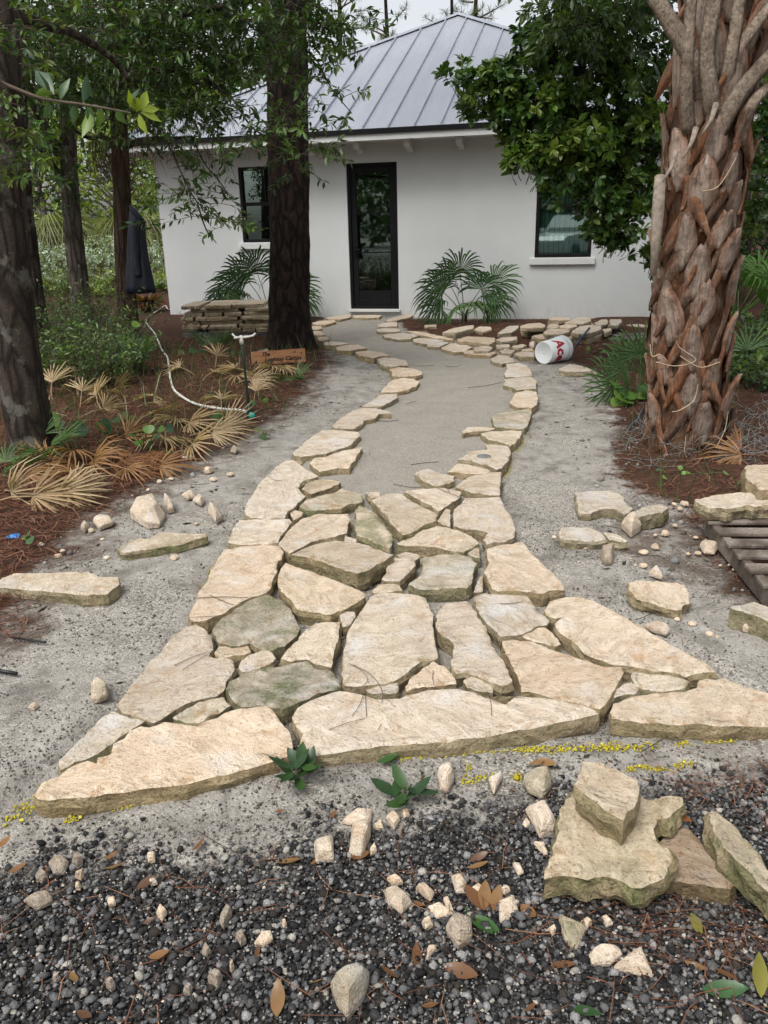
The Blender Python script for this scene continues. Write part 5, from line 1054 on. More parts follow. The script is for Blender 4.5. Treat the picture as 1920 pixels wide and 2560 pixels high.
# ------------------------------------------------------------------ loose stones
FRESH = {}
def loose(s, k, z, label, group=None, t=None, cat='stone', name='stone_slab', zb=None, **kw):
    poly = gpoly(s, z); o = stone(name, poly, z, t if t is not None else z + .012, None, **kw); tag(o, label, cat, group); o['fresh'] = .55 if group else .15; return o
sd = 200
for s, z, t, moss, lab in (
    ('M -40,1310 0,1293 60,1262 200,1262 390,1258 430,1277 512,1280 518,1310 465,1352 380,1358 250,1345 120,1335 0,1325 -40,1330', .06, .072, .2, 'long pale slab lying alone on the sand beside the pine straw'),
    ('M 505,1158 560,1122 600,1110 640,1112 690,1088 800,1090 885,1092 890,1105 760,1140 640,1158 560,1172 520,1168', .052, .062, .45, 'narrow greenish slab lying on the sand beside the path edging'),
    ('I 275,308 400,303 548,299 634,352 630,372 690,430 636,470 560,432 470,432 390,462 318,462 294,400', .048, .06, .08, 'squarish beige slab on the sand left of the pallet'),
    ('I 158,592 192,563 370,561 468,602 506,648 420,664 280,656 172,646', .045, .055, .05, 'flat greyish beige slab beside a broken brown corner piece'),
    ('I 486,602 580,613 654,660 600,667 524,650', .045, .055, .1, 'broken brown corner piece beside a flat greyish slab'),
    ('I 714,440 762,418 880,399 955,425 900,455 800,472 734,485', .08, .09, .3, 'pale rounded slab leaning in the dirt beside the pallet'),
    ('I 1395,1135 1560,1095 1720,1150 1780,1285 1720,1260 1600,1205 1480,1165', .085, .095, .3, 'mustard sided slab at the sandy edge below the pallet'),
    ('G 998,458 1062,426 1120,432 1200,452 1204,466 1120,474 1052,474', .05, .06, .1, 'flat triangular slab on the sand beside the white bucket'),
    ('G 40,222 100,220 210,240 335,268 330,276 220,262 110,240', .04, .05, .0, 'thin white slab laid behind the path edging near the door'),
    ('G 1425,180 1500,176 1632,190 1628,198 1500,192', .05, .06, .1, 'thin flat slab lying alone beside the wall near the palm trunk'),
    ('H 880,1125 930,1105 1005,1092 1005,1120', .05, .06, .1, 'white slab end showing behind the plank sign')):
    sd += 1; loose(s, None, z, lab, t=t, seed=sd, moss=moss, tint=(1, 1, 1))
o = loose('I 645,985 780,975 940,985 1060,998 1090,1045 1095,1100 1020,1140 880,1120 720,1080 680,1035', None, .05, 'chunky slab tilted towards the path with a rough broken face', t=.07, seed=230, moss=.05, rough=1.8, tint=(1.03, 1, .95)); o.rotation_euler = (R_(9), 0, 0); o.location.z += .012
# broken slabs stacked in the right foreground
o = loose('J 925,650 1070,535 1140,565 1300,755 1445,930 1400,962 1280,950 1100,922 980,915 800,900 700,800', None, .05, 'smooth dark slab underneath the broken slab pile', t=.07, seed=301, moss=.12, tint=(.62, .58, .55))
o = loose('J 178,858 203,750 262,562 303,432 362,290 500,300 700,330 860,362 920,372 1000,352 1088,374 1098,420 1040,460 1008,478 934,505 894,560 922,640 1000,682 1044,722 1028,780 955,868 750,922 650,884 560,874 400,874 250,866', None, .112, 'large green edged broken slab carrying a square block', t=.072, seed=302, moss=.45, rough=2.0, tint=(.85, .87, .86)); o.rotation_euler = (R_(1.5), R_(-1), 0)
def step_block(o):
    for v in o.data.vertices:
        if v.co.z > 0 and v.co.y > .02: v.co.z += .018
o = loose('J 368,262 430,100 540,114 700,192 780,235 794,300 794,366 690,500 560,425 460,345', None, .195, 'square pale stone block resting on the large broken slab', t=.086, seed=303, moss=.1, rough=1.4, tint=(.85, .87, .86))
o = loose('J 1230,436 1300,424 1450,524 1659,752 1830,930 1800,1020 1659,905 1430,716 1302,598 1272,520', None, .14, 'long slab with mossy broken side leaning on the dark slab', t=.075, seed=304, moss=.5, rough=2.2, tint=(.85, .87, .86)); o.rotation_euler = (R_(4), R_(9), 0); o.location.z -= .02
# stacked stones by the wall on the right
RL, RG = 'rough cream slab in the low heap beside the wall and bucket', 'heap of slabs beside the wall'
for i, (s, z, t) in enumerate((('G 830,250 900,235 1000,232 1100,232 1100,262 1000,270 880,266', .10, .10), ('G 1075,240 1150,220 1260,212 1270,240 1180,270 1090,262', .10, .10), ('G 760,215 840,198 910,200 900,222 800,230', .10, .10), ('G 930,160 1060,150 1110,170 1050,190 950,188', .12, .12), ('G 1080,180 1200,160 1220,180 1150,200', .12, .12), ('G 1225,190 1310,172 1330,192 1260,205', .11, .11),
    ('G 755,186 802,173 880,168 915,181 905,193 800,202 760,198', .19, .06), ('G 934,140 972,131 1070,135 1070,147 1020,152 944,150', .20, .055), ('G 1034,165 1112,134 1200,132 1200,154 1150,171 1062,169', .20, .055), ('G 1224,165 1262,148 1305,147 1305,168 1260,184 1229,180', .18, .055), ('G 1316,147 1390,145 1393,158 1366,183 1324,181', .17, .06), ('G 900,225 934,204 1056,204 1070,220 1018,236 924,241', .165, .055), ('G 1075,225 1124,190 1190,180 1260,189 1264,205 1198,230 1122,240', .175, .06), ('G 1275,206 1326,201 1330,214 1290,231', .14, .06), ('G 1004,182 1106,169 1114,189 1060,201 1004,198', .18, .05),
    ('G 920,195 950,172 995,175 1000,195 960,205', .17, .05))):
    loose(s, None, z, RL, RG, t=t, seed=320 + i, moss=.12)
EL_, EG_ = 'loose slab laid along the outer side of the path edging', 'loose slabs outside the edging'
for i, (s, z) in enumerate((('G 614,230 682,186 746,186 741,200 698,231 624,236', .08), ('G 604,275 642,259 736,256 736,272 640,286', .07), ('G 604,306 688,303 691,320 612,322', .06), ('G 624,345 662,329 724,341 698,358 642,358', .05), ('G 704,311 762,302 796,307 768,321 722,326', .07), ('G 719,360 762,346 840,349 845,377 760,379', .06), ('G 764,335 828,326 845,343 772,340', .08), ('G 358,271 422,254 596,262 600,283 560,304 440,286 372,283', .10), ('G 268,226 332,199 461,180 461,203 350,227 282,228', .10), ('G 458,210 502,192 571,194 576,209 520,226', .07), ('G 152,182 228,178 228,191 162,193', .06), ('G 465,322 540,310 585,322 560,342 470,345', .085), ('G 396,290 460,288 490,302 470,312 420,305', .05))):
    loose(s, None, z, EL_, EG_, t=z + .012, seed=350 + i, moss=.12)
# neat stack on boards behind the pine
SLB, SG = 'flat weathered slab in the tall stack of slabs behind the pine', 'tall stack of slabs'
LAY = [[(340, 430), (440, 700), (720, 860), (880, 1040)], [(80, 270), (290, 660), (680, 860), (865, 1035)], [(70, 250), (260, 715), (735, 1035)], [(75, 195), (205, 670), (700, 1035)], [(80, 290), (305, 510), (525, 720), (735, 1030)], [(165, 685), (750, 1035)], [(95, 275), (335, 620), (628, 960)]]
YS = 12.35; sbx = lambda x: at(*px('H', x, 850), YS).x
for li, row in enumerate(LAY):
    zt_ = .10 + (li + 1) * .059
    for ri, (a, b) in enumerate(row):
        for back in (0, 1):
            x0, x1 = sbx(a), sbx(b); y0 = YS + random.uniform(-.05, .05) + back * .42; dy = random.uniform(.33, .39); j = lambda s=.03: random.uniform(-s, s); w_ = x1 - x0
            poly = [(x0 + j(), y0 + j()), (x0 + w_ * .3, y0 + j()), (x0 + w_ * .7, y0 + j()), (x1 + j(.01), y0 + j()), (x1 + j(.01), y0 + dy * .5), (x1 + j(), y0 + dy + j()), (x0 + w_ * .5, y0 + dy + j()), (x0 + j(), y0 + dy + j()), (x0 + j(), y0 + dy * .5)]
            o = stone('stone_slab', poly, zt_, .057, None, 400 + li * 20 + ri * 2 + back, 1.0, (1.05, 1.03, .98), .08, relief=.3); o['fresh'] = random.uniform(.5, 1.0); tag(o, SLB, 'stone', SG)
M_GREYWOOD = bark('weathered_wood', (.05, .045, .042), (.13, .12, .115), (.24, .225, .21), 5, 6.0, None, .5, .01)
for k in range(3):
    y = YS + .05 + k * .36; tag(boxobj('timber', ((sbx(40) + sbx(720)) / 2 + .02, y, .045), (sbx(720) - sbx(40), .09, .11), M_GREYWOOD, None, None, .006), 'grey timber bearer under the tall stack of slabs', 'timber', 'timbers under the stack')
    tag(boxobj('timber', ((sbx(730) + sbx(1060)) / 2, y, .045), (sbx(1060) - sbx(730), .09, .11), M_GREYWOOD, None, None, .006), 'grey timber bearer under the tall stack of slabs', 'timber', 'timbers under the stack')
# chips and chunks of stone
CH_ = [('L', '230,130 265,82 300,90 300,150 275,205 245,205', .05, 0, 'upright pale chunk on the gravel below the yellow paint'), ('L', '450,155 520,125 475,218', .03, 0, 'thin triangular cream chip between two chunks by the paint'), ('L', '600,150 650,110 720,120 720,190 690,225 620,195', .06, .6, 'mossy brown chunk left of the broken slab pile'),
       ('L', '610,275 690,262 745,345 740,380 675,395 640,330', .06, 0, 'pinkish block chunk beside the large broken slab'), ('L', '265,800 300,745 380,765 385,840 320,875', .06, 0, 'grey topped cube of stone beside a green leaf'), ('L', '490,690 560,658 583,735 500,780', .02, 0, 'flat square cream chip beside brown leaves'),
       ('L', '750,745 800,780 880,800 830,905 775,850', .035, .8, 'pointed green tinged shard on the black gravel'), ('L', '880,920 930,885 1000,878 1035,910 980,955 900,960', .035, .1, 'oval tan chip touching a triangular chip'), ('L', '985,975 1110,880 1165,1010', .03, 0, 'large triangular tan chip on the black gravel'),
       ('L', '0,640 50,630 125,680 80,730 20,700', .045, .6, 'greenish lump of stone on the dark gravel'), ('K', '1428,875 1470,825 1560,785 1600,830 1580,900 1500,1000 1455,935', .075, .4, 'big olive grey rock on the black gravel'), ('K', '1355,250 1440,228 1445,325 1360,335', .05, .25, 'square pale block with a green edge'),
       ('K', '1505,300 1520,170 1600,150 1600,220 1570,310', .05, .4, 'upright green edged block beside a square pale block'), ('K', '1470,170 1540,120 1615,110 1600,170 1530,180', .03, 0, 'flat pink chip behind the upright block'),
       ('I', '610,530 660,485 720,500 750,550 690,600', .09, .1, 'angular tan block between two slabs left of the pallet'), ('I', '460,740 480,715 560,715 545,800 490,800', .07, .2, 'small yellowish block in front of the flat greyish slab'), ('I', '760,1265 860,1235 960,1275 970,1305 930,1325 830,1295', .035, 0, 'bright cream chip at the right edge of the path'),
       ('I', '1445,1245 1510,1215 1555,1240 1555,1290 1490,1285', .05, 0, 'pinkish chunk in front of the mustard sided slab'), ('I', '1170,680 1240,660 1310,700 1280,740 1200,730', .05, 0, 'bright crumbly lump beside the pallet'), ('I', '805,885 860,855 910,915', .05, 0, 'cream wedge of stone on the damp sand'),
       ('M', '560,1000 580,965 660,945 710,1000 690,1040 640,1045', .11, .1, 'big pale boulder at the edge of the pine straw'), ('M', '700,960 710,925 745,950 750,980 730,985', .09, 0, 'upright brownish chunk behind the pale boulder'), ('M', '895,980 910,955 960,1015 930,1035', .08, 0, 'upright cream chunk standing on the sand alone'),
       ('M', '785,925 830,910 848,930 810,942', .04, 0, 'flat cream pebble of a touching pair'), ('M', '830,945 860,925 885,945 870,965', .05, 0, 'rounder cream pebble of a touching pair'), ('M', '400,1040 420,1010 480,1020 490,1045 430,1065', .06, 0, 'white chunk lying on the pine straw edge'), ('M', '345,1060 365,1038 385,1060 365,1080', .05, 0, 'small grey stone beside the white chunk'),
       ('M', '700,820 730,808 752,830 720,840', .05, 0, 'pale pebble at the pine straw edge'), ('M', '780,765 820,752 845,762 810,770', .02, 0, 'flat pinkish chip on the pine straw'), ('C', '395,575 400,522 440,522 500,565 495,600 440,628 400,628', .06, .5, 'greenish square stone on the sand left of the path'), ('C', '20,680 60,652 90,665 60,690', .02, 0, 'small white chip on the sand at the left'),
       ('G', '810,310 835,290 852,302 845,322', .08, 0, 'rounded pale stone standing beside the white bucket'), ('G', '1205,482 1230,468 1248,482 1230,500', .06, 0, 'little grey stone beside the triangular slab'), ('M', '995,735 1010,715 1030,730 1015,742', .04, .2, 'round grey stone half buried in sand near the bed')]
for i, (k, s, h, m, lab) in enumerate(CH_):
    o = rock('stone_chunk', gpoly(k + ' ' + s, h * .4), h, 500 + i, (1, 1, 1) if 'grey' not in lab else (.72, .72, .72), m, z0=(.006 if k in 'KL' else -.004)); tag(o, lab, 'stone')
CL, CG = 'small cream limestone chip lying on the dark gravel', 'cream chips on the dark gravel'
for k, s in (('L', '5,320 40,285 75,320 45,365'), ('L', '72,295 100,285 112,305 90,325'), ('L', '290,565 330,560 360,600 345,640 310,640'), ('L', '135,620 170,600 220,640 200,675'), ('L', '185,700 240,680 300,730 230,750'), ('L', '555,515 585,510 605,555 580,560'), ('L', '700,800 740,782 755,795 730,825'), ('L', '845,770 880,750 905,770 880,795'), ('L', '935,745 960,735 990,775 960,785'), ('L', '370,625 410,600 440,625 400,650'), ('L', '500,630 530,610 548,635 520,645'), ('L', '595,345 615,312 635,345 610,365'), ('L', '640,420 690,425 710,470 690,470'), ('L', '255,660 275,655 300,720 270,720'), ('L', '185,880 225,868 230,890 185,930'), ('L', '10,580 50,572 85,600 40,610'), ('L', '260,680 290,700 280,740'), ('L', '160,770 200,758 215,785 180,800'),
             ('K', '1095,690 1130,640 1175,640 1180,670 1140,695'), ('K', '675,560 690,520 722,555 700,588'), ('K', '460,500 495,482 500,515 470,525'), ('K', '635,305 670,300 670,330 640,335'), ('K', '1595,290 1620,262 1630,290 1600,308'), ('K', '1610,180 1650,150 1659,190 1625,190'), ('K', '1215,600 1230,586 1240,605 1225,615'), ('K', '330,430 350,432 345,450 325,448'), ('K', '990,790 1005,770 1012,790 1000,805'), ('K', '320,400 345,378 365,385 350,405'), ('K', '640,420 670,408 680,425 650,432')):
    o = rock('stone_chip', gpoly(k + ' ' + s, .016), random.uniform(.018, .032), random.randint(0, 9999), (1.08, 1.05, 1.0), z0=.007); tag(o, CL, 'stone', CG)
GL, GG = 'light grey porous stone lying on the black gravel', 'grey stones on the black gravel'
for s in ('945,600 985,530 1005,560 965,630', '1015,670 1050,645 1065,680 1040,700', '895,850 930,815 965,840 940,880', '455,870 480,850 500,875 480,890', '790,900 815,862 835,880 820,908', '205,340 260,310 300,340 280,380 230,390', '150,400 180,375 210,400 180,425', '110,510 150,480 220,485 230,510 160,540', '310,345 340,320 360,340 335,360', '870,730 890,690 915,720 890,740', '225,840 245,820 262,835 240,850'):
    o = rock('stone_chip', gpoly('K ' + s, .012), random.uniform(.02, .04), random.randint(0, 9999), (.62, .63, .65), 0, z0=.004); tag(o, GL, 'stone', GG)
SL_, SGp = 'little cream stone chip scattered on the sand', 'cream chips on the sand'
for k, x, y, r in [('I', 205, 665, 22), ('I', 355, 707, 22), ('I', 770, 740, 38), ('I', 855, 705, 34), ('I', 1090, 748, 20), ('I', 1160, 745, 26), ('I', 765, 835, 34), ('I', 925, 610, 34), ('I', 995, 545, 20), ('I', 1060, 395, 40), ('I', 1030, 430, 24), ('I', 985, 395, 20), ('I', 855, 615, 16), ('I', 675, 780, 16), ('I', 1145, 630, 20), ('I', 1320, 828, 14), ('I', 1385, 825, 14), ('I', 1415, 860, 14), ('I', 710, 828, 14), ('I', 1120, 1250, 34), ('I', 1240, 1320, 36), ('I', 1300, 1340, 18), ('I', 1010, 1215, 22), ('I', 130, 630, 20),
                   ('M', 900, 825, 26), ('M', 920, 860, 16), ('M', 995, 838, 18), ('M', 850, 1048, 12), ('M', 755, 1198, 20), ('M', 270, 1165, 12), ('M', 250, 1190, 18), ('M', 175, 1142, 16), ('M', 395, 1080, 16), ('M', 630, 800, 8), ('M', 460, 1195, 14), ('M', 640, 903, 10), ('M', 690, 870, 14), ('M', 740, 855, 14), ('M', 440, 1115, 10), ('D', 805, 300, 18), ('C', 840, 1012, 14)]:
    c = G(k, x, y, .006); r = r * ZM[k][2] / FPX * math.hypot(c.y, 1.6) * 1.05; o = rock('stone_chip', [(c.x + math.cos(a) * r * random.uniform(.7, 1.15), c.y + math.sin(a) * r * random.uniform(.7, 1.15)) for a in np.arange(0, 6.2, 1.05)], r * random.uniform(.6, 1.0), random.randint(0, 9999), (1.08, 1.05, 1.0), z0=(.045 if k in 'DC' else -.004)); tag(o, SL_ if k not in 'DC' else 'tiny cream chip lying on top of a path flagstone', 'stone', SGp if k not in 'DC' else 'chips on the flagstones')

# ------------------------------------------------------------------ pallet with slabs
M_WOOD = bark('pallet_wood', (.05, .038, .03), (.14, .115, .095), (.30, .26, .22), 4, .6, None, .4, .008)
pc = G('I', 1215, 505, .10); pal = empty('pallet', Vector((pc.x, pc.y, 0)), R_(-5)); tag(pal, 'weathered wooden pallet sunk in litter under two slabs', 'pallet')
for k in range(7): boxobj('slat', (.55, -.05 - k * .152 + random.uniform(-.008, .008), .105), (1.12, .086, .018), M_WOOD, pal, None, .003)
for xx in (.03, .55, 1.07): boxobj('stringer', (xx, -.47, .05), (.04, 1.0, .088), M_WOOD, pal, None, .003)
loose('I 1128,362 1250,330 1400,318 1659,308 1900,300 1920,390 1659,402 1560,420 1500,405 1400,425 1250,425 1180,400', None, .195, 'thick pale slab lying across the pallet', t=.075, seed=601, rough=1.6, moss=.1, name='stone_slab')
o = loose('I 1490,150 1510,116 1600,112 1720,112 1760,200 1700,280 1600,290 1550,240 1495,195', None, .26, 'squat pale block resting at the back of the pallet slab', t=.14, seed=602, rough=1.8, moss=.15)
pl_ = G('G', 1330, 292)
for k in range(2): tag(boxobj('plank', (pl_.x + .75 + .1 * k, pl_.y + .25 + k * .24, .025 + .012 * k), (1.5, .19, .03), M_GREYWOOD, None, Matrix.Rotation(R_(10), 3, 'Z'), .004), 'grey weathered plank on the ground behind the palmetto', 'plank', 'grey planks behind the palmetto')

# ------------------------------------------------------------------ bucket, tool, sign, sprinkler, hose, jacket, pot
M_PLAST = plain('white_plastic', (.74, .76, .77), .38, .04, 8, 0, .5, .03); M_RED = plain('red_print', (.42, .012, .03), .4, .1, 20, bump=0); M_STEEL = plain('steel_wire', (.45, .46, .47), .4, .1, 20, .7, bump=0)
M_INK = plain('black_ink', (.012, .01, .01), .7, .2, 40, bump=0); M_BLUEH = plain('dark_blue_tool', (.02, .045, .09), .4, .1, 20, bump=0)
def text_tris(s, size, shear=0.0, sub=0, bold=0.0):
    cu = bpy.data.curves.new('t', 'FONT'); cu.body = s; cu.size = size; cu.shear = shear; cu.resolution_u = 3; cu.offset = bold; to = bpy.data.objects.new('t', cu); COL.objects.link(to)
    bpy.context.view_layer.update(); me = bpy.data.meshes.new_from_object(to.evaluated_get(bpy.context.evaluated_depsgraph_get())); bm = bmesh.new(); bm.from_mesh(me)
    bmesh.ops.triangulate(bm, faces=bm.faces)
    if sub: bmesh.ops.subdivide_edges(bm, edges=bm.edges, cuts=sub, use_grid_fill=True); bmesh.ops.triangulate(bm, faces=bm.faces)
    bm.verts.index_update(); V = np.array([tuple(v.co) for v in bm.verts]); T = np.array([[v.index for v in f.verts] for f in bm.faces]); bm.free(); bpy.data.objects.remove(to); bpy.data.meshes.remove(me); return V, T
bc = gp(1357, 910); BR, RR, BL_ = .131, .149, .365; ax = Vector((.77, .64, .035)).normalized()
bk = empty('bucket', Vector((bc.x, bc.y, ground_z(bc.x, bc.y) + .002))); tag(bk, 'white plastic bucket with red lettering lying on its side', 'bucket')
side_ = ax.cross(Vector((0, 0, 1))).normalized(); upb = side_.cross(ax).normalized(); BM = Matrix((side_, upb, ax)).transposed()
def lathe(name, prof, mat, n=40, parent=None, M=None, off=Vector()):
    V = []; F = []
    for r, z in prof:
        for k in range(n): a = 2 * math.pi * k / n; V.append((M @ Vector((r * math.cos(a), r * math.sin(a), z)) if M else Vector((r * math.cos(a), r * math.sin(a), z))) + off)
    m = len(prof)
    for i in range(m - 1):
        for k in range(n): F.append((i * n + k, i * n + (k + 1) % n, (i + 1) * n + (k + 1) % n, (i + 1) * n + k))
    return pmesh(name, V, F, mat, parent, True)
OFF = Vector((0, 0, BR))
rad_at = lambda z: BR + (RR - BR) * z / BL_
lathe('shell', [(.0005, .004), (.018, .004), (.02, .006), (.024, .004), (.118, .004), (.122, 0), (BR - .003, 0), (BR, .004), (rad_at(.28), .28), (rad_at(.285) + .006, .285), (rad_at(.29) + .006, .292), (rad_at(.3), .297), (rad_at(.325), .325), (rad_at(.33) + .006, .33), (RR + .007, .345), (RR + .008, BL_ - .003), (RR + .005, BL_), (RR - .003, BL_), (rad_at(.33) - .003, .33), (BR - .003, .012), (.0005, .012)], M_PLAST, 48, bk, BM, OFF)
V, T = text_tris('Ace', .17, .12, 2, .006); V = V - np.array([V[:, 0].mean(), 0, 0]); W = []
# camera facing direction on the shell
cf = BM.transposed() @ Vector((-bc.x * .6, -bc.y, 1.2)).normalized(); a0 = math.atan2(cf.y, cf.x)
for x, y, _ in V: zz = .10 + y * 1.15; r = rad_at(zz) + .0018; a = a0 - .35 - x * 1.1 / r; W.append(BM @ Vector((r * math.cos(a), r * math.sin(a), zz)) + OFF)
tobj('lettering', W, T, M_RED, bk)
P = [BM @ Vector((math.cos(t) * (RR + .012), math.sin(t) * (RR + .012), .31 - .06 * math.sin(t - a0 - .2))) + OFF for t in np.linspace(a0 - 1.2, a0 + 2.0, 18)]
tube('bail', P, .002, M_STEEL, bk, 5)
r0 = G('G', 1090, 325, .02); r1 = at(*px('G', 1192, 200), r0.y + .25); tag(tube('tool_handle', [r0 - Vector((.0, .02, .0)), r0.lerp(r1, .5), r1], .013, M_BLUEH, None, 8), 'dark blue tool handle sticking up behind the bucket', 'tool')
# sign
M_SIGN = bark('cedar_plank', (.19, .085, .04), (.36, .17, .08), (.48, .26, .13), 3, .1, None, .2, .004)
sc_ = at(697, 896, 9.78); sg = empty('plank_sign', Vector((sc_.x, 9.78, 0))); tag(sg, 'small reddish wooden plank sign with script lettering at the pine base', 'sign'); sg.rotation_euler = (R_(-8), R_(-2.0), R_(3))
SW, SH = .655, .165; zc = .105
bo = boxobj('board', (0, 0, zc), (SW, .03, SH), None, sg, None, .003)
b = MB('cedar_board'); c = b.co(off=False); g_ = b.noise(b.scale(c, (1.2, 1, 22)), 3.0, 6, .65, 1.0); g2 = b.noise(b.scale(c, (2, 1, 60)), 4, 4)
bo.data.materials.append(b.fin(b.mix(b.ramp(g2, [(.5, 0.), (.75, .6)]), b.ramp(g_, [(.3, (.20, .085, .04)), (.55, (.40, .195, .09)), (.75, (.52, .29, .15))]), (.10, .045, .03)), .6, b.bump(g_, .2, .004), .3))
for s, sz, x, z in (('The', .062, -.205, .128), ('Leighton', .066, -.175, .060), ('Camps', .070, .075, .060)):
    V, T = text_tris(s, sz, .45, 0, .0022); tobj('lettering', [(x + v[0], -.0165, z + v[1]) for v in V], T, M_INK, sg)
for x, z in ((.20, .155), (.275, .14)):
    V = [(x - .03, -.0165, z + .012), (x, -.0165, z), (x + .02, -.0165, z + .016), (x + .004, -.0165, z - .02), (x - .005, -.0165, z - .004)]; pmesh('bird_print', V, [(0, 1, 4), (1, 2, 3), (1, 3, 4)], M_INK, sg)
A = Acc(); A.add([(-.31, -.0165, .03), (-.29, -.0165, .075), (-.275, -.0165, .03), (-.29, -.0165, .055), (-.265, -.0165, .085), (-.255, -.0165, .03)], [(0, 2, 1), (3, 5, 4)]); A.obj('tree_print', M_INK, sg)
for xx in (-.25, .25): boxobj('foot', (xx, .02, zc - SH / 2 - .006), (.05, .06, .05), M_GREYWOOD, sg)
# sprinkler on a riser
M_PVCW = plain('white_pvc', (.62, .61, .56), .5, .12, 12, bump=0); M_DKGRN = plain('dark_green_pipe', (.012, .03, .022), .45, .2, 20, bump=0); M_TEAL = plain('teal_plastic', (.03, .40, .33), .4, .1, 20, bump=0)
sb = G('M', 1082, 606); sp = empty('sprinkler', Vector((sb.x, sb.y, 0))); tag(sp, 'garden sprinkler with white arms on a dark green riser', 'sprinkler')
top = at(*px('M', 1042, 252), sb.y) - sp.location
tube('riser', [Vector((0, 0, -.05)), top * .35, top * .7, top], [.012, .012, .010, .010], M_DKGRN, sp, 8)
tube('arm', [top + Vector((-.075, 0, .04)), top + Vector((-.05, 0, .012)), top + Vector((-.01, 0, .008)), top + Vector((.04, 0, .008)), top + Vector((.1, 0, .02)), top + Vector((.125, 0, .04))], .009, M_PVCW, sp, 7)
tube('arm', [top + Vector((-.05, -.05, .01)), top + Vector((0, 0, .01)), top + Vector((.05, .05, .012))], .008, M_PVCW, sp, 7)
tube('nozzle', [top + Vector((0, 0, -.05)), top + Vector((0, 0, -.02)), top + Vector((0, 0, .025))], [.016, .018, .012], M_PVCW, sp, 10)
lathe('valve', [(.0005, .16), (.022, .15), (.030, .10), (.034, .06), (.030, .03), (.0005, .02)], M_DKGRN, 14, sp, None, Vector((.0, 0, 0)))
lathe('valve_handle', [(.0005, -.01), (.026, -.01), (.030, .0), (.026, .012), (.0005, .012)], M_TEAL, 14, sp, Matrix.Rotation(R_(80), 3, 'X') @ Matrix.Rotation(.4, 3, 'Y'), Vector((.02, -.035, .05)))
hp = [G('M', x, y, .018) for x, y in ((770, 60), (735, 132), (715, 118), (690, 135), (645, 165), (633, 195), (665, 232), (685, 275), (700, 312), (725, 350), (735, 420), (748, 475), (785, 515), (850, 555), (950, 575), (1055, 580))] + [Vector((sb.x, sb.y, .03))]
hp = [Vector((p.x, p.y, max(.03, ground_z(p.x, p.y) + .03))) for p in hp]
tag(tube('hose', spline(hp, 5), .0125, M_PVCW, None, 7), 'off white garden hose winding over the pine straw to the sprinkler', 'hose')
M_BLKT = plain('black_tubing', (.012, .012, .014), .45, .2, 20, bump=0)
a = G('M', 866, 292); tag(tube('irrigation_tube', [Vector((a.x, a.y, -.03)), Vector((a.x + .05, a.y, .2)), at(*px('M', 905, 195), a.y)], .012, M_BLKT, None, 7), 'black tube standing in front of the tall slab stack', 'tube')
a = G('M', 880, 660); tag(tube('stake', [Vector((a.x, a.y, -.05)), at(*px('M', 878, 596), a.y)], .012, M_BLKT, None, 7), 'short black stake in the pine straw', 'stake')
a = [G('N', x, y, .02) for x, y in ((1165, 500), (1145, 530), (1110, 580), (1060, 640))]; tag(tube('irrigation_tube', spline([Vector((a[0].x, a[0].y, .05)), a[1], a[2], a[3]], 5), .013, M_BLKT, None, 7), 'black tube lying beside the shaggy palm trunk', 'tube')
a = [G('C', x, y, .014) for x, y in ((-80, 265), (0, 278), (60, 288), (130, 298))]; tag(tube('irrigation_tube', spline(a, 4), .005, M_BLKT, None, 7), 'black tube end lying on the sand near the pale slab', 'tube')
a = [G('O', x, y, .01) for x, y in ((-25, 1444), (0, 1449), (36, 1455))]; tag(tube('irrigation_tube', a, .008, M_BLKT, None, 7), 'thick black tube end poking in over the sand', 'tube')
M_BLUE = plain('blue_plastic', (.03, .20, .55), .35, .1, 30, bump=0)
a = G('M', 60, 1112, .01); V = [(a.x + random.uniform(-.05, .05), a.y + random.uniform(-.03, .03), random.uniform(.01, .04)) for _ in range(7)]; bm = bmesh.new(); [bm.verts.new(v) for v in V]; bmesh.ops.convex_hull(bm, input=bm.verts); tag(bobj('plastic_scrap', bm, M_BLUE), 'crumpled bright blue plastic scrap on the pine straw', 'scrap')
# round cover on a flagstone
a = G('B', 967, 275, .054); cv = empty('metal_cover', Vector((a.x, a.y, .048))); tag(cv, 'round grey metal cover lying on a path flagstone', 'cover')
M_COVER = plain('dull_zinc', (.20, .20, .195), .55, .25, 30, .3)
lathe('disc', [(.0005, .007), (.034, .007), (.036, .0055), (.038, .007), (.048, .0065), (.050, .004), (.050, -.004)], M_COVER, 28, cv)
lathe('knob', [(.0005, .011), (.007, .010), (.008, .006)], M_COVER, 10, cv)
# jacket on the tree
M_NAVY = plain('navy_nylon', (.012, .016, .028), .5, .3, 14, 0, .4, .15)
YJ = 10.78; jo = empty('jacket', Z1(568, 900, YJ)); tag(jo, 'dark navy rain jacket hanging from the shaggy trunk', 'jacket')
rows = [(895, 562, 574, .015), (915, 558, 592, .03), (940, 557, 610, .05), (965, 555, 627, .07), (1000, 553, 628, .085), (1050, 551, 632, .095), (1100, 549, 640, .10), (1150, 547, 650, .105), (1200, 546, 661, .11), (1235, 545, 669, .112), (1256, 546, 676, .11), (1260, 556, 672, .09)]
V = []; n = 36; F = []
for i, (y, xl, xr, dp_) in enumerate(rows):
    l, r = Z1(xl, y, YJ) - jo.location, Z1(xr, y + (8 if i > 9 else 0), YJ) - jo.location; c = (l + r) / 2; h = (r - l).length / 2
    for k in range(n):
        a = 2 * math.pi * k / n; fold = 1 + (.16 * math.sin(a * 7 + i * .25) + .10 * math.sin(a * 4 - i * .3 + 1)) * min(1, i / 5) * .8
        V.append(c + Vector((math.cos(a) * h * (1 + (fold - 1) * .25), math.sin(a) * dp_ * fold, .012 * math.sin(a * 5) if i > 9 else 0)))
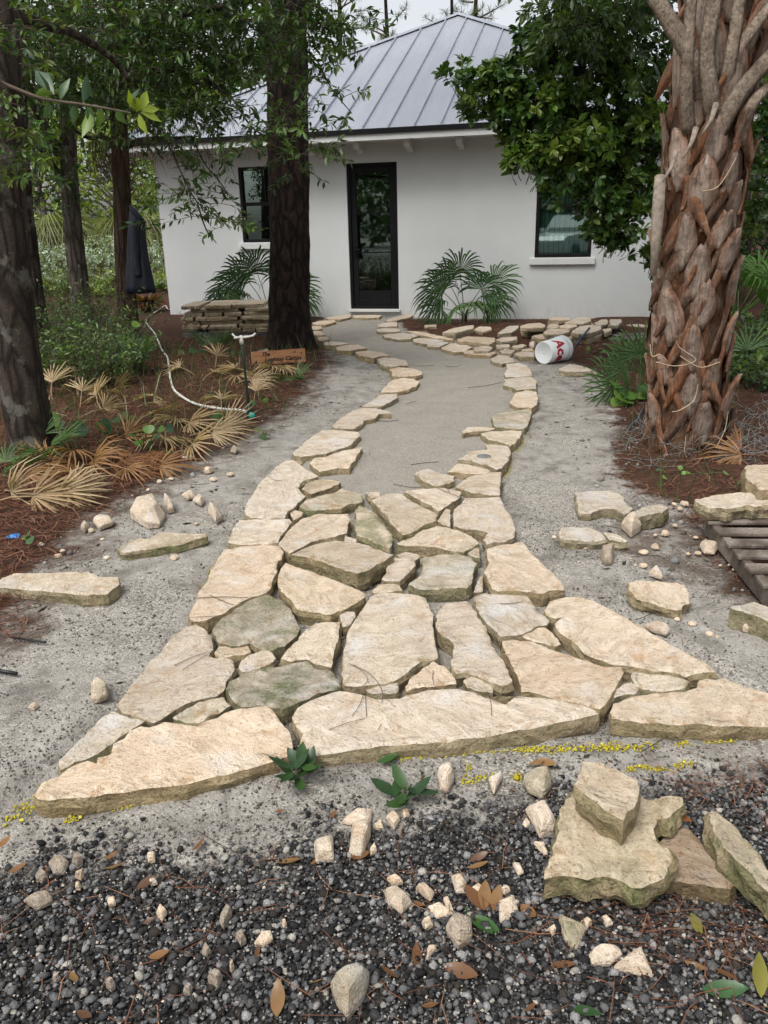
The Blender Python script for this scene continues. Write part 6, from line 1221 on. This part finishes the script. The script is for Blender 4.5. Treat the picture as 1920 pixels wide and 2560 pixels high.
for i in range(len(rows) - 1):
    for k in range(n): F.append((i * n + k, i * n + (k + 1) % n, (i + 1) * n + (k + 1) % n, (i + 1) * n + k))
F.append(tuple(range((len(rows) - 1) * n, len(rows) * n)))
pmesh('body', V, F, M_NAVY, jo, True)
sv = [Z1(x, y, YJ - .10) - jo.location for x, y in ((588, 940), (584, 1000), (586, 1070), (592, 1140), (600, 1195))]; tube('sleeve', spline(sv, 4), [.05, .055, .055, .05, .05, .05, .05, .05, .048, .048, .048, .045, .045, .045, .043, .042, .042], M_NAVY, jo, 12, amp=.25, fr=9)
tube('collar', [Z1(x, y, YJ - .05) - jo.location for x, y in ((560, 885), (572, 905), (600, 935), (625, 965))], [.015, .03, .035, .02], M_NAVY, jo, 10, amp=.2, fr=9)
# potted red plant
pp_ = gp(372, 783); po = empty('potted_plant', Vector((pp_.x, pp_.y, 0))); tag(po, 'low pot of reddish brown bromeliads near the corner of the house', 'potted plant')
lathe('pot', [(.0005, 0), (.13, 0), (.17, .2), (.185, .2), (.185, .23), (.15, .23), (.0005, .2)], plain('dark_pot', (.05, .03, .025), .7), 20, po)
f = Foliage()
for k in range(130):
    a = random.uniform(0, 6.28); e = random.uniform(.0, 1.2); f.leaf(Vector((math.cos(a) * .06, math.sin(a) * .06, .21)), (math.cos(a) * math.cos(e), math.sin(a) * math.cos(e), math.sin(e)), 0, random.uniform(.2, .36), random.choice([(.16, .05, .03), (.22, .09, .04), (.10, .04, .03), (.18, .12, .05)]))
f.leaves(leaf8(.16, .05, .4, .25), M_LEAF, 'foliage', po)
def oval(w, curl):
    V = []; T = []
    for t, k in ((0, .0), (.12, .45), (.3, .85), (.5, 1.0), (.7, .82), (.88, .42), (1, 0)):
        z = curl * 4 * (t - .5) ** 2 - curl; V += [(-w / 2 * k, t, z + .1 * w * k), (0, t, z), (w / 2 * k, t, z + .14 * w * k)]
    for i in range(6): a = i * 3; T += [(a, a + 1, a + 4), (a, a + 4, a + 3), (a + 1, a + 2, a + 5), (a + 1, a + 5, a + 4)]
    return V, T
# seedlings in the gravel
for (k, x, y, n, s, lab) in (('C', 1620, 1150, 12, .10, 'glossy green seedling growing at the joint of the front stones'), ('L', 85, 262, 8, .10, 'green rosette seedling in the gravel below the stones')):
    f = Foliage(); p = G(k, x, y); t = empty('seedling', p); tag(t, lab, 'plant')
    for i in range(n):
        a = i * 2.4 + .3; e = random.uniform(.0, .7); f.leaf(Vector((random.gauss(0, .012), random.gauss(0, .012), .025 + .004 * i)), (math.cos(a) * math.cos(e), math.sin(a) * math.cos(e), math.sin(e)), random.gauss(0, .2), s * random.uniform(.75, 1.1), random.choice([(.035, .085, .025), (.05, .11, .03), (.03, .07, .025)]))
    f.st.tube([(0, 0, -.01), (.003, 0, .06)], .004, 5); f.leaves(oval(.40, .10), M_LEAF, 'foliage', t); f.stems('stem', M_TWIG, t)
def litter(k, x, y, az, s, col, label, group, el=.12, tpl=None, z=.014):
    f = Foliage(); p = G(k, x, y); t = link(bpy.data.objects.new('fallen_leaf', None)) if 0 else None
    a = R_(az); d = (math.cos(a), math.sin(a), el); f.leaf((0, 0, 0), d, random.gauss(0, .3), s, col); o = f.leaves(tpl or oval(random.uniform(.36, .46), random.uniform(.02, .1)), M_LEAF, 'fallen_leaf'); o.location = p - Vector((d[0], d[1], 0)) * s * .5 + Vector((0, 0, z)); tag(o, label, 'leaf', group)
BRN = [(.20, .095, .04), (.26, .13, .05), (.16, .08, .045), (.30, .17, .07)]
for k, x, y, az, s in (('L', 390, 690, 120, .08), ('L', 435, 680, 80, .085), ('L', 485, 690, 70, .075), ('L', 150, 950, 95, .075), ('L', 330, 1010, -30, .09), ('L', 25, 1010, -50, .06), ('L', 620, 745, -60, .06), ('L', 775, 978, -10, .055), ('L', 410, 510, 20, .06), ('L', 405, 545, 10, .06), ('L', 150, 200, 30, .035), ('L', 700, 100, -40, .07), ('L', 660, 98, 5, .05), ('L', 1475, 1020, -50, .05), ('L', 1340, 980, -40, .05), ('L', 155, 710, -40, .04), ('L', 630, 1160, 30, .03),
                       ('K', 500, 375, 10, .06), ('K', 635, 450, 35, .055), ('K', 1560, 330, 10, .055), ('K', 1365, 350, 40, .035), ('K', 1250, 355, -5, .07), ('K', 1200, 950, 95, .085), ('K', 370, 1020, -30, .05), ('K', 1370, 875, 10, .035), ('K', 645, 612, 30, .03), ('K', 1115, 745, 80, .03), ('K', 1440, 150, 50, .035), ('K', 1210, 135, 5, .03), ('K', 325, 855, -50, .045), ('K', 485, 330, 40, .04), ('K', 690, 760, 10, .05), ('K', 20, 270, 60, .05), ('K', 80, 385, 30, .05), ('L', 200, 1150, 0, .04), ('K', 860, 280, 60, .05)):
    litter(k, x, y, az, s * 1.0, random.choice(BRN), 'curled brown dead leaf lying on the gravel', 'dead leaves on the gravel', .2, oval(random.uniform(.34, .5), random.uniform(.03, .14)))
for k, x, y, az, s in (('L', 410, 790, -60, .11), ('L', 430, 800, -40, .09)): litter(k, x, y, az, s, (.05, .13, .03), 'fresh green leaf lying between cream chips', 'green leaves between chips')
for k, x, y, az, s in (('D', 780, 1195, 25, .075), ('L', 20, 85, 30, .06)): litter(k, x, y, az, s, (.05, .12, .03), 'fresh green leaf fallen in front of the large front flagstone', 'green leaves before the front stone')
litter('L', 870, 1180, -20, .07, (.04, .10, .03), 'dark green leaf at the bottom of the gravel', None); litter('L', 1470, 1085, -5, .10, (.05, .13, .04), 'long green leaf on the gravel near pine needles', None); litter('L', 1610, 1040, 75, .09, (.26, .24, .04), 'yellowing leaf standing in the pine needles', None, .8); litter('L', 1345, 800, 95, .06, (.20, .19, .04), 'olive yellow leaf beside the pine needles', None)
litter('J', 1048, 620, -50, .075, (.30, .12, .04), 'orange brown leaf lying on the dark slab', None, .1, oval(.45, .08), .068)

# ------------------------------------------------------------------ the white pickup parked across the drive (mirrored in the window)
M_CARP = plain('white_car_paint', (.78, .79, .80), .22, .02, 3, 0, .6, 0); M_CARG = plain('dark_car_glass', (.01, .012, .013), .08, .1, 3, 0, .6, 0); M_TYRE = plain('tyre_rubber', (.02, .02, .021), .8, .2, 20)
car = empty('parked_pickup', (-2.6, -5.2, 0), R_(100)); tag(car, 'white pickup parked across the drive, mirrored in the right window', 'pickup')
def extrude(name, prof, hw, mat, parent, bev=.03):
    bm = bmesh.new(); a = [bm.verts.new((x, -hw, z)) for x, z in prof]; b_ = [bm.verts.new((x, hw, z)) for x, z in prof]; n = len(prof); bm.faces.new(a[::-1]); bm.faces.new(b_)
    for i in range(n): bm.faces.new((a[i], a[(i + 1) % n], b_[(i + 1) % n], b_[i]))
    bmesh.ops.recalc_face_normals(bm, faces=bm.faces); bmesh.ops.bevel(bm, geom=list(bm.edges), offset=bev, segments=2, affect='EDGES', clamp_overlap=True); return bobj(name, bm, mat, parent)
extrude('body', [(-2.7, .45), (-2.7, 1.1), (-.75, 1.12), (.95, 1.12), (2.45, 1.02), (2.7, .85), (2.7, .42)], .92, M_CARP, car)
extrude('cab', [(-.8, 1.1), (-.62, 1.72), (.15, 1.78), (.45, 1.72), (1.12, 1.1)], .80, M_CARP, car)
for sg in (-1, 1):
    pmesh('side_window', [(-.66, sg * .804, 1.14), (-.52, sg * .804, 1.64), (.12, sg * .804, 1.68), (.38, sg * .804, 1.64), (.92, sg * .804, 1.14)], [(0, 1, 2, 3, 4)], M_CARG, car)
    boxobj('mirror', (.85, sg * 1.0, 1.2), (.12, .2, .18), M_CARP, car, None, .03)
    boxobj('headlight', (2.66, sg * .7, .8), (.1, .34, .16), M_PLAST, car, None, .02)
    for xx in (-1.75, 1.75):
        wh = lathe('wheel', [(.0005, -.1), (.2, -.1), (.22, -.12), (.36, -.12), (.38, -.09), (.38, .09), (.36, .12), (.22, .12), (.2, .1), (.0005, .1)], M_TYRE, 28, car, Matrix.Rotation(R_(90), 3, 'X'), Vector((xx, sg * .84, .38)))
pmesh('windscreen', [(.48, -.68, 1.66), (.48, .68, 1.66), (1.07, .72, 1.16), (1.07, -.72, 1.16)], [(0, 1, 2, 3)], M_CARG, car)
# ------------------------------------------------------------------ gravel, straw and litter
def ground_zv(P):
    dp = sdist(PATH, P); m = np.minimum(sdist(MULCH_L, P), sdist(MULCH_R, P))
    h = np.array([nz(x, y, .9) * .025 + nz(x, y, 4) * .009 + nz(x, y, 13, 3) * .004 for x, y in P])
    return np.where(dp < 0, .004, h * np.clip(dp / .12, 0, 1) * .9 + np.clip(-m / .5, 0, 1) * .035 - .010), dp, m
ICO_V = []; g = (1 + 5 ** .5) / 2
for s1 in (-1, 1):
    for s2 in (-1, 1): ICO_V += [(0, s1, s2 * g), (s1, s2 * g, 0), (s2 * g, 0, s1)]
ICO_V = np.array(ICO_V) / math.hypot(1, g)
bm = bmesh.new(); [bm.verts.new(v) for v in ICO_V]; bm.verts.index_update(); bmesh.ops.convex_hull(bm, input=bm.verts); bm.verts.index_update(); ICO_T = np.array([[v.index for v in f.verts] for f in bm.faces]); ICO_V = np.array([tuple(v.co) for v in bm.verts]); bm.free()
OCT_V = np.array([(1, 0, 0), (-1, 0, 0), (0, 1, 0), (0, -1, 0), (0, 0, 1), (0, 0, -1)], float); OCT_T = np.array([(0, 2, 4), (2, 1, 4), (1, 3, 4), (3, 0, 4), (2, 0, 5), (1, 2, 5), (3, 1, 5), (0, 3, 5)])
def pebbles(A, P, zs, rad, cols, tV, tT, sink=.35):
    n = len(P); q = 12
    for k in range(q):
        s = slice(k, n, q); m = len(P[s])
        if not m: continue
        tv = tV * RNG.uniform(.6, 1.25, (len(tV), 1)); sc = rad[s][:, None] * RNG.uniform([.8, .8, .55], [1.25, 1.1, .85], (m, 3))
        ang = RNG.uniform(0, 6.28, m); tl = RNG.normal(0, .4, m); c, s_ = np.cos(ang), np.sin(ang); z0 = np.zeros(m); o1 = np.ones(m)
        Rz = np.stack([np.stack([c, -s_, z0], -1), np.stack([s_, c, z0], -1), np.stack([z0, z0, o1], -1)], 1); ct, st = np.cos(tl), np.sin(tl)
        Rx = np.stack([np.stack([o1, z0, z0], -1), np.stack([z0, ct, -st], -1), np.stack([z0, st, ct], -1)], 1)
        pos = np.concatenate([P[s], (zs[s] + rad[s] * (.7 - sink))[:, None]], 1); A.add(*many(tv, tT, pos, Rz @ Rx, sc, cols[s]))
def pick(cols, w, n, var=.25):
    c = np.array(cols)[RNG.choice(len(cols), n, p=np.array(w) / sum(w))]; return c * RNG.uniform(1 - var, 1 + var, (n, 1))
def edge_noise(P, s, a): return np.array([nz(x, y, s, 4.4) * a for x, y in P])
# black and grey drive gravel
N_ = 40000; P = np.stack([RNG.uniform(-1.2, 1.35, N_), RNG.uniform(1.0, 2.3, N_)], 1); d = sdist(DARK, P) + edge_noise(P, 5, .11) + edge_noise(P, 17, .06) + RNG.normal(0, .05, N_)
P = P[d < .02]; n = len(P); rad = np.exp(RNG.normal(math.log(.0052), .42, n)).clip(.0026, .014); zs, _, _ = ground_zv(P); zs = zs + RNG.uniform(0, .009, n)
A = Acc(); pebbles(A, P, zs, rad, pick([(.026, .026, .027), (.068, .067, .068), (.15, .149, .15), (.29, .285, .28), (.42, .40, .35), (.05, .042, .036)], [22, 26, 27, 19, 6, 10], n), ICO_V, ICO_T)
N_ = 9000; P = np.stack([RNG.uniform(-1.3, 1.45, N_), RNG.uniform(.95, 2.3, N_)], 1); P = P[sdist(DARK, P) + edge_noise(P, 5, .11) + RNG.normal(0, .06, N_) < .03]; n = len(P); zs, _, _ = ground_zv(P)
pebbles(A, P, zs + RNG.uniform(.006, .014, n), np.exp(RNG.normal(math.log(.0026), .4, n)).clip(.0012, .007), pick([(.55, .50, .42), (.66, .60, .50), (.30, .29, .28), (.13, .07, .04), (.07, .045, .03)], [26, 16, 24, 18, 16], n), OCT_V, OCT_T, .2)
tag(A.obj('gravel', M_GRAVEL), 'black and grey angular gravel of the drive', 'gravel', kind='stuff')
# light fine gravel in front of and beside the path
N_ = 60000; P = np.stack([RNG.uniform(-1.9, 2.2, N_), 1.5 + 3.2 * RNG.random(N_) ** 1.5], 1); d = sdist(DARK, P) + edge_noise(P, 5, .11); ml = np.minimum(sdist(MULCH_L, P), sdist(MULCH_R, P)); fd = np.array([nz(x, y, 2.2, 8.8) for x, y in P])
vis = np.abs(P[:, 0]) < .52 * P[:, 1] + .35
P = P[(d > -.06) & (ml > -.05) & vis & (fd + RNG.normal(0, .22, N_) > -.18 + .12 * (P[:, 1] - 2))]; n = len(P); rad = np.exp(RNG.normal(math.log(.0034), .35, n)).clip(.0018, .009); zs, dp, _ = ground_zv(P); zs = np.where(dp < .05, .004, zs)
A = Acc(); pebbles(A, P, zs, rad, pick([(.20, .185, .16), (.27, .25, .215), (.14, .132, .12), (.40, .37, .315), (.08, .078, .075)], [30, 28, 24, 8, 10], n), OCT_V, OCT_T, .2)
tag(A.obj('fine_gravel', M_GRAVEL), 'fine pale shell gravel around the path', 'gravel', kind='stuff')
# pale lumps of lime dust and crumbs along the sandy edges
N_ = 2600; P = np.stack([RNG.uniform(-2.6, 2.8, N_), RNG.uniform(1.6, 8.5, N_)], 1); ml = np.minimum(sdist(MULCH_L, P), sdist(MULCH_R, P)); dpp = sdist(PATH, P); P = P[(np.abs(ml - .12 + edge_noise(P, 2, .25)) < .22) & (dpp > .02)]; n = len(P); rad = np.exp(RNG.normal(math.log(.009), .45, n)).clip(.004, .03); zs, _, _ = ground_zv(P)
A = Acc(); pebbles(A, P, zs, rad, pick([(.34, .33, .315), (.26, .255, .25), (.50, .46, .38), (.18, .175, .17)], [40, 25, 22, 13], n), ICO_V, ICO_T)
tag(A.obj('crumbs', M_GRAVEL), 'pale crumbs of stone and lime along the edge of the beds', 'rubble', kind='stuff')
# yellow marking paint on the pebbles
YP = Acc()
for k, pts, wd, n in (('E', [(190, 1020), (420, 1015), (640, 1005), (840, 1000)], .026, 320), ('E', [(860, 1000), (1000, 985)], .02, 40), ('E', [(1130, 982), (1200, 975)], .016, 34), ('E', [(1290, 975), (1460, 965)], .014, 44), ('E', [(820, 1130), (900, 1108), (1000, 1122), (1090, 1120)], .014, 110), ('E', [(1100, 1112), (1210, 1085)], .02, 50), ('K', [(60, 130), (150, 70)], .045, 110), ('K', [(280, 150), (330, 130)], .02, 34), ('K', [(470, 110), (640, 72)], .012, 26), ('L', [(340, 160), (390, 150), (460, 135)], .022, 60), ('L', [(565, 130), (605, 150)], .02, 40), ('D', [(750, 1170), (1200, 1130), (1659, 1095)], .012, 110), ('F', [(1400, 1170), (1440, 1060), (1500, 950), (1560, 870)], .03, 150), ('A', [(210, 1440), (300, 1260), (420, 1100), (560, 860)], .02, 60), ('L', [(360, 80), (370, 130)], .012, 14)):
    S_ = spline([G(k, x, y) for x, y in pts], 8); Q = np.array([(lambda p: (p.x + random.gauss(0, wd * .45), p.y + random.gauss(0, wd * .45)))(S_[random.randrange(len(S_))].lerp(S_[random.randrange(len(S_))], random.random() * .08)) for _ in range(n)]); zs, dp, _ = ground_zv(Q); zs = np.where(dp < .05, .004, zs)
    pebbles(YP, Q, zs + .001, np.exp(RNG.normal(math.log(.0042), .3, n)), pick([(.62, .52, .03), (.52, .44, .08), (.66, .60, .10)], [5, 3, 2], n), OCT_V, OCT_T, .15)
tag(YP.obj('marking_paint', M_GRAVEL), 'yellow marking paint sprayed on the pebbles along the path', 'paint', kind='stuff')
# pine straw
def needles(P, L, W, cols, zoff, flat=.10):
    n = len(P); zs, dp, _ = ground_zv(P); a = RNG.uniform(0, 6.28, n); d = np.stack([np.cos(a), np.sin(a), RNG.normal(.02, flat, n)], 1); s = np.stack([-np.sin(a), np.cos(a), np.zeros(n)], 1) * W[:, None]; l = L[:, None]
    p0 = np.concatenate([P, (zs + zoff)[:, None]], 1) - d * l * .5; b = s / W[:, None] * (RNG.normal(0, .10, n) * L)[:, None]; p1 = p0 + d * l * .5 + b; p2 = p0 + d * l
    V = np.stack([p0 - s, p0 + s, p1 - s, p1 + s, p2], 1).reshape(-1, 3); V[:, 2] = np.maximum(V[:, 2], np.repeat(zs, 5) - .004); T = np.array([(0, 1, 3), (0, 3, 2), (2, 3, 4)]); T = (T[None] + (np.arange(n) * 5)[:, None, None]).reshape(-1, 3); return V, T, np.repeat(cols, 5, 0)
def inside(poly, n, x0, x1, y0, y1, pw=1.0, nzs=.2):
    P = np.stack([RNG.uniform(x0, x1, n), y0 + (y1 - y0) * RNG.random(n) ** pw], 1); return P[sdist(poly, P) + edge_noise(P, 3, nzs) + RNG.normal(0, .06, n) < 0]
RED = [(.15, .062, .036), (.21, .095, .055), (.10, .042, .026), (.30, .165, .10), (.06, .03, .02)]
A = Acc()
P = inside(MULCH_L, 46000, -4.6, .3, 2.6, 12.5, 1.5); n = len(P); A.add(*needles(P, RNG.uniform(.09, .2, n), RNG.uniform(.0012, .0022, n) * (1 + .08 * P[:, 1]), pick(RED, [5, 4, 4, 2, 3], n), RNG.uniform(.002, .03, n)))
P = inside(MULCH_R, 16000, .4, 5.5, 3.0, 14.2, 1.3); n = len(P); A.add(*needles(P, RNG.uniform(.09, .2, n), RNG.uniform(.0012, .0022, n) * (1 + .08 * P[:, 1]), pick(RED, [5, 4, 4, 2, 3], n), RNG.uniform(.002, .03, n)))
tag(A.obj('pine_straw', M_STRAW), 'reddish brown pine straw covering the planting beds', 'pine straw', kind='stuff')
A = Acc()
P = np.stack([RNG.uniform(-1.2, 1.3, 420), RNG.uniform(1.1, 2.2, 420)], 1); P = P[sdist(DARK, P) < .05]; n = len(P); A.add(*needles(P, RNG.uniform(.06, .17, n), RNG.uniform(.0006, .0012, n), pick([(.22, .09, .045), (.30, .15, .08), (.13, .06, .035)], [5, 3, 3], n), RNG.uniform(.01, .02, n), .06))
c = G('L', 1290, 860); P = np.stack([RNG.normal(c.x, .16, 110), RNG.normal(c.y, .08, 110)], 1); n = len(P); A.add(*needles(P, RNG.uniform(.08, .17, n), RNG.uniform(.0006, .0012, n), pick([(.17, .065, .032), (.24, .105, .05), (.10, .045, .025)], [5, 3, 3], n), RNG.uniform(.01, .024, n), .08))
c = G('L', 1560, 180); P = np.stack([RNG.normal(c.x, .16, 120), RNG.normal(c.y, .1, 120)], 1); n = len(P); A.add(*needles(P, RNG.uniform(.08, .17, n), RNG.uniform(.0006, .0012, n), pick([(.16, .075, .045), (.24, .12, .07)], [5, 3], n), RNG.uniform(.008, .02, n), .08))
P = np.stack([RNG.uniform(-1.9, 2.2, 700), RNG.uniform(1.9, 9, 700)], 1); dpp = sdist(PATH, P); P = P[dpp > .03]; n = len(P); A.add(*needles(P, RNG.uniform(.04, .15, n), RNG.uniform(.0008, .0014, n), pick([(.10, .05, .035), (.18, .085, .05), (.05, .035, .03)], [5, 3, 4], n), RNG.uniform(.004, .012, n), .04))
P = np.stack([RNG.uniform(-.9, 1.6, 260), RNG.uniform(4.5, 13, 260)], 1); P = P[sdist(PATH, P) < -.05]; n = len(P); A.add(*needles(P, RNG.uniform(.04, .13, n), RNG.uniform(.001, .0018, n), pick([(.10, .05, .035), (.06, .045, .04)], [4, 4], n), np.full(n, .006), .02))
tag(A.obj('pine_needles', M_STRAW), 'loose red pine needles scattered on gravel and sand', 'pine needles', kind='stuff')
A = Acc(); P = np.stack([RNG.uniform(-2.4, 2.8, 9000), 1.7 + 7.5 * RNG.random(9000) ** 1.3], 1); ml = np.minimum(sdist(MULCH_L, P), sdist(MULCH_R, P)); dpp = sdist(PATH, P); cl = np.array([nz(x, y, 1.3, 2.2) for x, y in P])
P = P[(dpp > .02) & (ml > -.1) & (cl + RNG.normal(0, .25, len(P)) > .12 + .25 * np.clip(ml, 0, 1))]; n = len(P); zs, _, _ = ground_zv(P); pebbles(A, P, zs, np.exp(RNG.normal(math.log(.006), .5, n)).clip(.002, .018), pick([(.075, .05, .038), (.045, .04, .037), (.13, .08, .05), (.05, .03, .022)], [4, 4, 2, 3], n), OCT_V * np.array([1.6, .7, .3]), OCT_T, .5)
tag(A.obj('litter', M_STRAW), 'dark crumbs of bark and leaf litter on the sand', 'litter', kind='stuff')
# needles and twigs lying on the flagstones
A = Acc()
for k, pts in (('D', [(515, 530), (600, 580), (640, 640), (590, 690), (480, 695)]), ('D', [(540, 540), (640, 590), (710, 660), (740, 730), (735, 790)]), ('D', [(378, 976), (500, 930), (625, 898)]), ('D', [(535, 885), (590, 800), (622, 700)]), ('D', [(622, 700), (628, 800), (633, 890)]), ('D', [(1440, 720), (1465, 800), (1468, 880)]), ('D', [(1080, 580), (1075, 630), (1085, 680)]), ('A', [(150, 1510), (400, 1500), (600, 1508)]), ('A', [(280, 1485), (380, 1530), (490, 1570)]), ('C', [(890, 435), (1000, 385), (1090, 352)]), ('C', [(940, 462), (1010, 415), (1090, 370)]), ('C', [(980, 150), (1150, 140), (1330, 112)]), ('A', [(765, 500), (830, 535), (888, 530)]), ('B', [(640, 495), (720, 530), (800, 560)]), ('B', [(690, 455), (730, 530)]), ('E', [(75, 165), (140, 162), (205, 152)]), ('D', [(985, 385), (1018, 360)]), ('D', [(795, 800), (828, 820)]), ('D', [(710, 975), (730, 935)]), ('D', [(838, 945), (865, 960)]), ('D', [(235, 310), (275, 285)]), ('C', [(1405, 955), (1500, 975), (1590, 1000)])):
    A.tube(spline([G(k, x, y, .0575) for x, y in pts], 4), .0011 if k == 'D' or k == 'C' else .0016, 4, (.12, .06, .04))
for k, pts in (('F', [(510, 775), (600, 785), (690, 775)]), ('F', [(780, 412), (850, 415), (925, 408)]), ('F', [(770, 1075), (860, 1062), (955, 1055)]), ('B', [(340, 470), (460, 492), (560, 490)]), ('F', [(1000, 415), (1060, 420), (1100, 408)]), ('F', [(1150, 560), (1280, 545), (1380, 522)]), ('F', [(730, 670), (800, 650)]), ('A', [(700, 258), (815, 258)]), ('A', [(110, 570), (280, 562)]), ('I', [(480, 550), (600, 575)]), ('I', [(680, 780), (800, 770), (880, 772)]), ('I', [(710, 1230), (850, 1180), (970, 1165)]), ('E', [(910, 1040), (980, 1000), (1040, 962)]), ('K', [(690, 750), (800, 700), (920, 640)]), ('K', [(860, 560), (960, 500), (1060, 455)]), ('K', [(830, 890), (900, 760), (950, 640), (1000, 520)]), ('K', [(850, 200), (950, 260), (1060, 310), (1150, 335)]), ('K', [(60, 440), (150, 350), (250, 260)]), ('L', [(455, 560), (462, 740), (440, 900), (425, 960)]), ('L', [(230, 870), (380, 960), (520, 1020), (620, 1070)]), ('L', [(0, 740), (110, 790), (200, 860)])):
    A.tube(spline([G(k, x, y, .012) for x, y in pts], 4), .0022 if k == 'F' else (.0014 if k in 'KL' else .002), 4, (.075, .05, .038))
tag(A.obj('twigs', M_STRAW), 'thin dark twigs and needles lying on stones and sand', 'twigs', kind='stuff')
# wire netting tangle beside the palm
A = Acc(); M_NET = plain('galvanised_wire', (.30, .33, .33), .45, .2, 20, .5, bump=0)
nb = G('N', 1480, 800); net = empty('wire_netting', Vector((nb.x, nb.y, 0))); tag(net, 'tangled grey wire netting at the foot of the shaggy palm', 'wire netting')
for k in range(230):
    x = random.uniform(-.62, .7); y = random.uniform(-.12, .9); p = Vector((x, y, random.uniform(.02, .12 + .28 * max(0, (x + .1)) * max(0, y)))); pts = [p]; d = Vector((random.gauss(0, 1), random.gauss(0, .5), random.gauss(0, .6)))
    for j in range(5): d = (d + Vector((random.gauss(0, .6), random.gauss(0, .4), random.gauss(0, .5)))).normalized(); pts.append(pts[-1] + d * .055); pts[-1].z = max(.012, pts[-1].z)
    A.tube(pts, .0013, 3)
A.obj('mesh', M_NET, net)
# thin grass and dry stalks around the beds
A = Acc(); P = np.concatenate([inside(MULCH_L, 1500, -4, -.3, 5.5, 11.5, 1.0), inside(MULCH_R, 500, 1.2, 4.5, 4.5, 9)]); n = len(P); zs, _, _ = ground_zv(P)
d = np.stack([RNG.normal(0, .45, n), RNG.normal(0, .45, n), np.ones(n)], 1); V, T, C = many([(-.018, 0, 0), (.018, 0, 0), (.010, .55, .03), (-.010, .55, .03), (0, 1, .14)], [(0, 1, 2), (0, 2, 3), (3, 2, 4)], np.concatenate([P, zs[:, None]], 1), rots(d, RNG.uniform(0, 6, n)), RNG.uniform(.12, .3, n), pick([(.08, .14, .04), (.12, .17, .05), (.32, .26, .15), (.06, .10, .03)], [4, 3, 2, 3], n)); A.add(V, T, C)
tag(A.obj('grass', M_LEAF), 'sparse thin grass blades growing through the pine straw', 'grass', kind='stuff')
